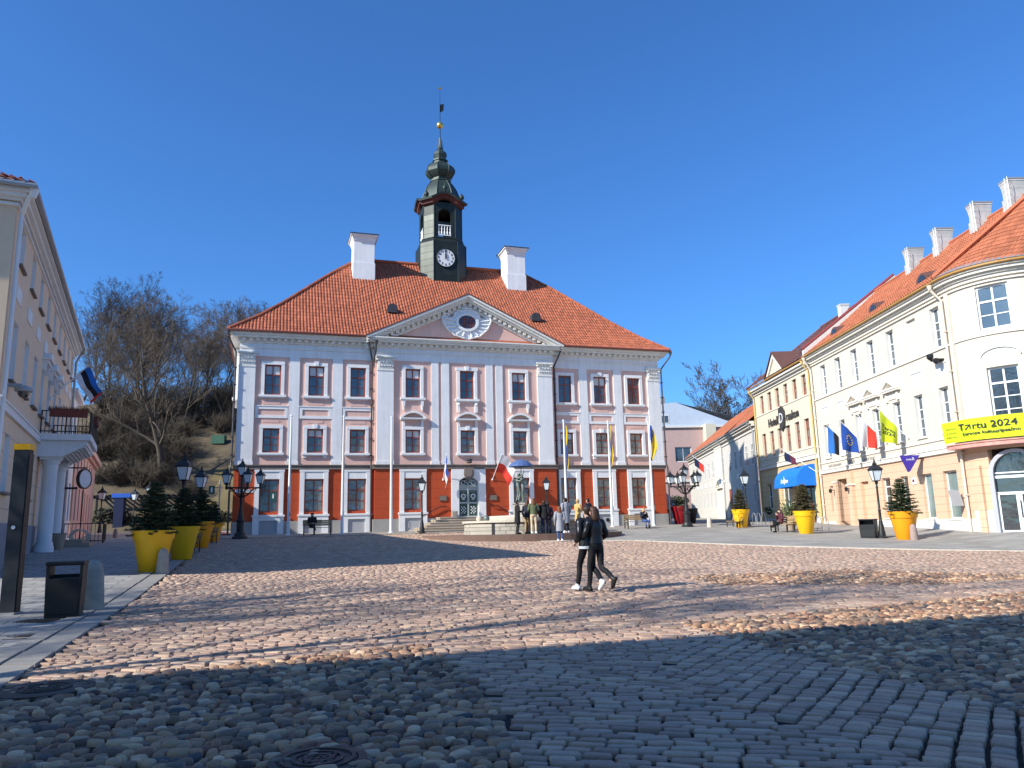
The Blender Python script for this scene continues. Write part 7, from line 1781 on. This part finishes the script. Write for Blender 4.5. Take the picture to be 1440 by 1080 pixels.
# ================================================================== TREES
def bare_tree(seed,h,spread=.45,limbs=9,trunk_r=.2,fork=.28,twig=1.0,lean=.05,multi=1,depth=4,droop=0.):
    rr=random.Random(seed); tk=MB(); cr=MB()
    def branch(p,d,l,r,lev,maxlev):
        segs=4 if lev<2 else 3; pts=[p.copy()]; rad=[r]; dd=d.copy()
        for i in range(segs):
            wob=.10+.06*lev
            dd=(dd+Vector((rr.gauss(0,wob),rr.gauss(0,wob),rr.gauss(0,wob)*.6+.06-droop*lev*.1))).normalized(); pts.append(pts[-1]+dd*(l/segs)); rad.append(r*(1-(i+1)/segs*.72))
        (tk if lev<2 else cr).tube(pts,rad,(7 if lev==0 else 5 if lev==1 else 3),cap=False)
        if lev>=maxlev: return
        nch={0:limbs,1:8,2:7,3:6}.get(lev,3)
        for k in range(nch):
            f=(fork+(1-fork)*(k+.6)/nch) if lev==0 else .25+.75*(k+.5)/nch
            f=min(.98,f+rr.uniform(-.04,.04)); i=min(segs-1,int(f*segs)); t=f*segs-i; q=pts[i].lerp(pts[i+1],t); dl=(pts[i+1]-pts[i]).normalized()
            a=rr.uniform(0,2*PI) if lev else k*2.4+rr.uniform(-.5,.5)
            o_=Vector((cos(a),sin(a),0)); o_=(o_-dl*o_.dot(dl)).normalized()
            ang=rr.uniform(.45,.85)*(1 if lev else spread*1.9)*(1-.35*f if lev==0 else 1)
            nd=(dl*cos(ang)+o_*sin(ang)); nd.z+=.12; nd.normalize()
            nl=l*(({0:.52,1:.5,2:.48,3:.5}.get(lev,.5))*(1.12-(.35 if lev==0 else .5)*f)*rr.uniform(.75,1.15))
            branch(q,nd,nl,max(r*(1-f*.7)*.5,.006*twig),lev+1,maxlev)
    for m in range(multi):
        a=rr.uniform(0,6.3); ln=lean if multi==1 else rr.uniform(.1,.35)
        branch(Vector((.25*cos(a)*(multi>1),.25*sin(a)*(multi>1),-.3)),Vector((ln*cos(a),ln*sin(a),1)).normalized(),h*rr.uniform(.85,1),trunk_r*(1 if multi==1 else .6),0,depth)
    return tk,cr
def tree_thing(seed,h,label,cat='tree',group='bare trees on the hill',name='bare_tree',mt='bark',mc='twig',**k):
    r=thing(name,label,cat,(0,0,0),0,group); tk,cr=bare_tree(seed,h,**k); tk.build('trunk',M[mt],r,smooth=True); cr.build('crown',M[mc],r); return r
protos=[tree_thing(21,17,'x',spread=.52,limbs=13,trunk_r=.24,fork=.36,twig=2.6),tree_thing(22,17,'x',spread=.60,limbs=13,trunk_r=.22,fork=.30,twig=2.6),tree_thing(23,16,'x',spread=.6,limbs=11,trunk_r=.2,fork=.25,multi=2,twig=2.6),tree_thing(24,12,'x',spread=.8,limbs=12,trunk_r=.40,fork=.22,droop=.25,twig=2.5)]
HT=[(92,104,1,15.5,'bare tree on the hill showing just over the cream house roof'),(118,110,0,14.1,'bare tree on the hill above the striped flag'),(139,98,0,13.3,'slim bare tree leaning on the dark bank, leftmost on the slope'),(160,103,1,14.8,'tall bare tree on the left of the hill crest'),(176,97,0,13.7,'pale trunked bare tree growing from the dark bank'),(192,108,1,15.5,'tallest bare tree at the middle of the hill'),(207,100,0,13.3,'bare tree right of the tallest one on the crest'),(226,106,2,13.3,'bare double stemmed tree in the dip of the skyline'),(246,112,1,11.8,'bare tree in the low part of the hill skyline'),(268,104,2,11.5,'bushy bare tree left of the town hall, before the crest'),(290,99,2,11.5,'bare multi stemmed tree nearer the town hall corner'),(309,106,1,12.6,'bare tree behind the signs, left of the town hall wall'),(323,100,2,11.1,'bare tree touching the left wall of the town hall in the picture'),(150,118,2,14.8,'bare tree far back on the hill, left'),(215,122,2,14.1,'bare tree far back on the hill, middle'),(300,120,1,13.3,'bare tree far back on the hill, right'),(135,86,2,10,'bare thicket tree low on the bank, far left'),(156,84,1,10.5,'bare thicket tree low on the bank beside the added shade wall'),(172,82,2,9.5,'bushy bare tree low on the slope, left of the spreading tree'),(188,88,0,11,'slim bare tree low on the slope under the added shade wall'),(208,84,2,10,'bushy bare tree just right of the added shade wall'),(246,84,1,10,'bare tree halfway up the slope right of the spreading tree'),(262,90,2,10.5,'bushy bare tree halfway up the slope, above the lawn'),(280,86,0,10.5,'slim bare tree above the lawn'),(296,90,2,11,'bushy bare tree above the green container'),(312,86,1,10,'bare tree right of the green container'),(324,90,2,11,'bushy bare tree close to the town hall wall'),(225,75,3,11.5,'dark spreading bare tree at the foot of the hill behind the spruces')]
usedp=set()
for px,yy,pi_,h,l in HT:
    p=at(px,yy); p.z=float(hillz(np.array(p.x),np.array(p.y)))
    hp0=(17,17,16,12)[pi_]
    if pi_ in usedp: c=copy_tree(protos[pi_],loc=p,rz=px*1.3,label=l,scale=h/hp0)
    else: usedp.add(pi_); c=protos[pi_]; c.location=p; c.rotation_euler=(0,0,px*1.3); c.scale=(h/hp0,)*3; c['label']=l
bt=tree_thing(31,20,'wide bare tree rising behind the orange roof of the long white house',group=None,spread=.8,limbs=10,trunk_r=.3,fork=.2,twig=6,multi=4); p=at(1013,152); p.z=4; bt.location=p
# trees of the side street outside the picture on the left: dappled shade on the setts
for i,(x,y,pi_,h) in enumerate(((-13.2,4.4,0,14),(-17.5,3.2,1,15),(-21,3.6,2,14))):
    c=copy_tree(protos[pi_],loc=(x,y,-1.4),rz=i*1.9,label=['street tree in the side street left of the picture, nearest the square','street tree in the side street left of the picture, farther back','double stemmed street tree beside the tall ochre house','double stemmed street tree deep in the side street'][i],scale=h/(17,17,16,12)[pi_]); c['group']='trees in the side street'
# brush on the slope
def brush(seed,h):
    rr=random.Random(seed); r=thing('bare_bush','x','bush',(0,0,0),0,'dry bushes on the hillside'); b=MB()
    for k in range(70):
        a=rr.uniform(0,6.28); sp_=rr.uniform(.1,.9); d=Vector((sp_*cos(a),sp_*sin(a),1)).normalized(); p=Vector((rr.gauss(0,.3),rr.gauss(0,.3),-.1)); l=h*rr.uniform(.6,1)
        pts=[p]; dd=d
        for i in range(3): dd=(dd+Vector((rr.gauss(0,.2),rr.gauss(0,.2),rr.gauss(0,.1)))).normalized(); pts.append(pts[-1]+dd*l/3)
        b.tube(pts,[.03,.022,.015,.008],3,cap=False)
        for q in range(9):
            i=rr.randint(0,2); s=pts[i].lerp(pts[i+1],rr.random()); e=(dd+Vector((rr.gauss(0,.7),rr.gauss(0,.7),rr.gauss(0,.5)))).normalized(); b.tube([s,s+e*h*.16,s+e*h*.3+Vector((rr.gauss(0,.1),rr.gauss(0,.1),0))],[.014,.01,.005],3,cap=False)
    b.build('stems',M['brush'],r); return r
bp=[brush(41,2.6),brush(42,3.0)]
BL=[(136,88,1.2),(150,80,1.0),(163,86,1.1),(178,81,1.2),(192,87,1.1),(205,80,1.0),(218,85,1.2),(236,90,1.1),(250,83,1.0),(262,92,1.2),(276,86,1.1),(290,90,1.2),(303,84,.9),(316,90,1.2),(326,85,1.0),(142,94,1.1),(170,92,1.1),(222,94,1.3),(300,97,1.2),(255,98,1.2),(200,93,1.2),(318,97,1.2),(128,79,1.0)]+[(132+k*10.5+3*sin(k*2.3),73+3.5*(k%3)+sin(k),.72+.12*(k%4)) for k in range(13)]+[(140+k*9,77+(k*5%7),.9) for k in range(10)]
for i,(px,yy,s_) in enumerate(BL):
    p=at(px,yy); p.z=float(hillz(np.array(p.x),np.array(p.y)))
    l='dry brown bush on the hillside behind the square'
    c=bp[i] if i<2 else copy_tree(bp[i%2]); c.location=p; c.rotation_euler=(0,0,i*1.7); c.scale=(s_*1.15,s_*1.15,s_); c['label']=l
# dark wall added for the shadow on the bank, railing on top
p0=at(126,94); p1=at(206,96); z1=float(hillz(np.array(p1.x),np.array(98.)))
rw=thing('shade_wall','dark wall added as shadow high on the hill behind the bare trunks','wall',(p0.x,94,0),math.atan2(2,p1.x-p0.x))
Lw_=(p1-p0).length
M['shadestone']=mat('shade_dark_stone',(.05,.045,.035),.95,var=.3,bump=.5,brick=(.9,.4,.03,.6))
b=MB(); b.box(0,Lw_,0,1.0,7.5,14.3); b.build('shade_block',M['shadestone'],rw)
b=MB(); 
for z in (14.7,15.3): b.tube([(0,.3,z),(Lw_,.3,z)],.04,5)
for k in range(8): b.tube([(Lw_*k/7,.3,14.3),(Lw_*k/7,.3,15.3)],.04,5)
b.build('railing',M['iron'],rw)
# pergola with blue panel, low sunlit kerb at the end of the left street
p=at(196,69); pg=thing('pergola','dark timber pergola at the end of the left street below the hill','pergola',(p.x,69,p.z),R(14))
b=MB()
for x in (-3.6,-1.8,0,1.8,3.6):
    for y in (0,2.4): b.box(x-.08,x+.08,y-.08,y+.08,-.5,3.0)
b.box(-4.2,4.2,-.1,.1,3.0,3.2); b.box(-4.2,4.2,2.3,2.5,3.0,3.2)
for k in range(18): x=-4+8*k/17; b.box(x-.05,x+.05,-.4,2.8,3.2,3.32)
b.build('frame',M['dark'],pg); b=MB()
for x in (-1.8,0,1.8): b.box(x+.2,x+1.6,2.25,2.33,.2,1.2)
b.build('bench_panel',M['blackpaint'],pg)
p=at(166,67); ks=thing('blue_kiosk','narrow blue advertising column with a bright blue band under the pergola','kiosk',p,R(12))
b=MB(); b.box(-.38,.38,-.4,.4,0,3.0); b.build('column',flat('dark_blue_panel',(.012,.02,.06),.5),ks); b=MB(); b.box(-.6,.9,-.45,.45,3.0,3.35); b.build('band',flat('bright_blue_panel',(.03,.12,.5),.5),ks)
b=MB(); q0=at(128,58.5); q1=at(186,60); b.box(0,(q1-q0).length,-.12,.12,-.2,.16); o=b.build('low_kerb_wall',M['whitebase']); o.location=q0; o.rotation_euler=(0,0,math.atan2(q1.y-q0.y,q1.x-q0.x)); tag(o,'low sunlit white kerb wall at the end of the left street','kerb wall')
# iron area railing by the rose house
rl_=thing('area_railing','black iron railing by the cellar stairs of the rose house','railing',LW(19.2,.2,0),LA)
b=MB(); z0=gz(*LW(19.2,1,0).xy)
for (a,c) in (((0,0),(0,-1.7)),((0,-1.7),(4,-1.7))):
    for z in (.15,1.0): b.tube([(*a,z0+z),(*c,z0+z)],.025,5)
    n=int((Vector(c)-Vector(a)).length/.16)
    for k in range(n+1): t=Vector(a).lerp(Vector(c),k/n); b.tube([(t.x,t.y,z0),(t.x,t.y,z0+1.0)],.012,4)
b.build('bars',M['iron'],rl_)
# litter bits on the setts
gb=MB(); gb.box(-.05,.05,-.03,.03,0,.1); o=gb.build('green_waste_container',M['signgreen']); pz=at(302,82); pz.z=float(hillz(np.array(pz.x),np.array(pz.y)))
o.scale=(14,12,9); o.location=pz; tag(o,'dark green waste container on the grass slope left of the town hall','container')
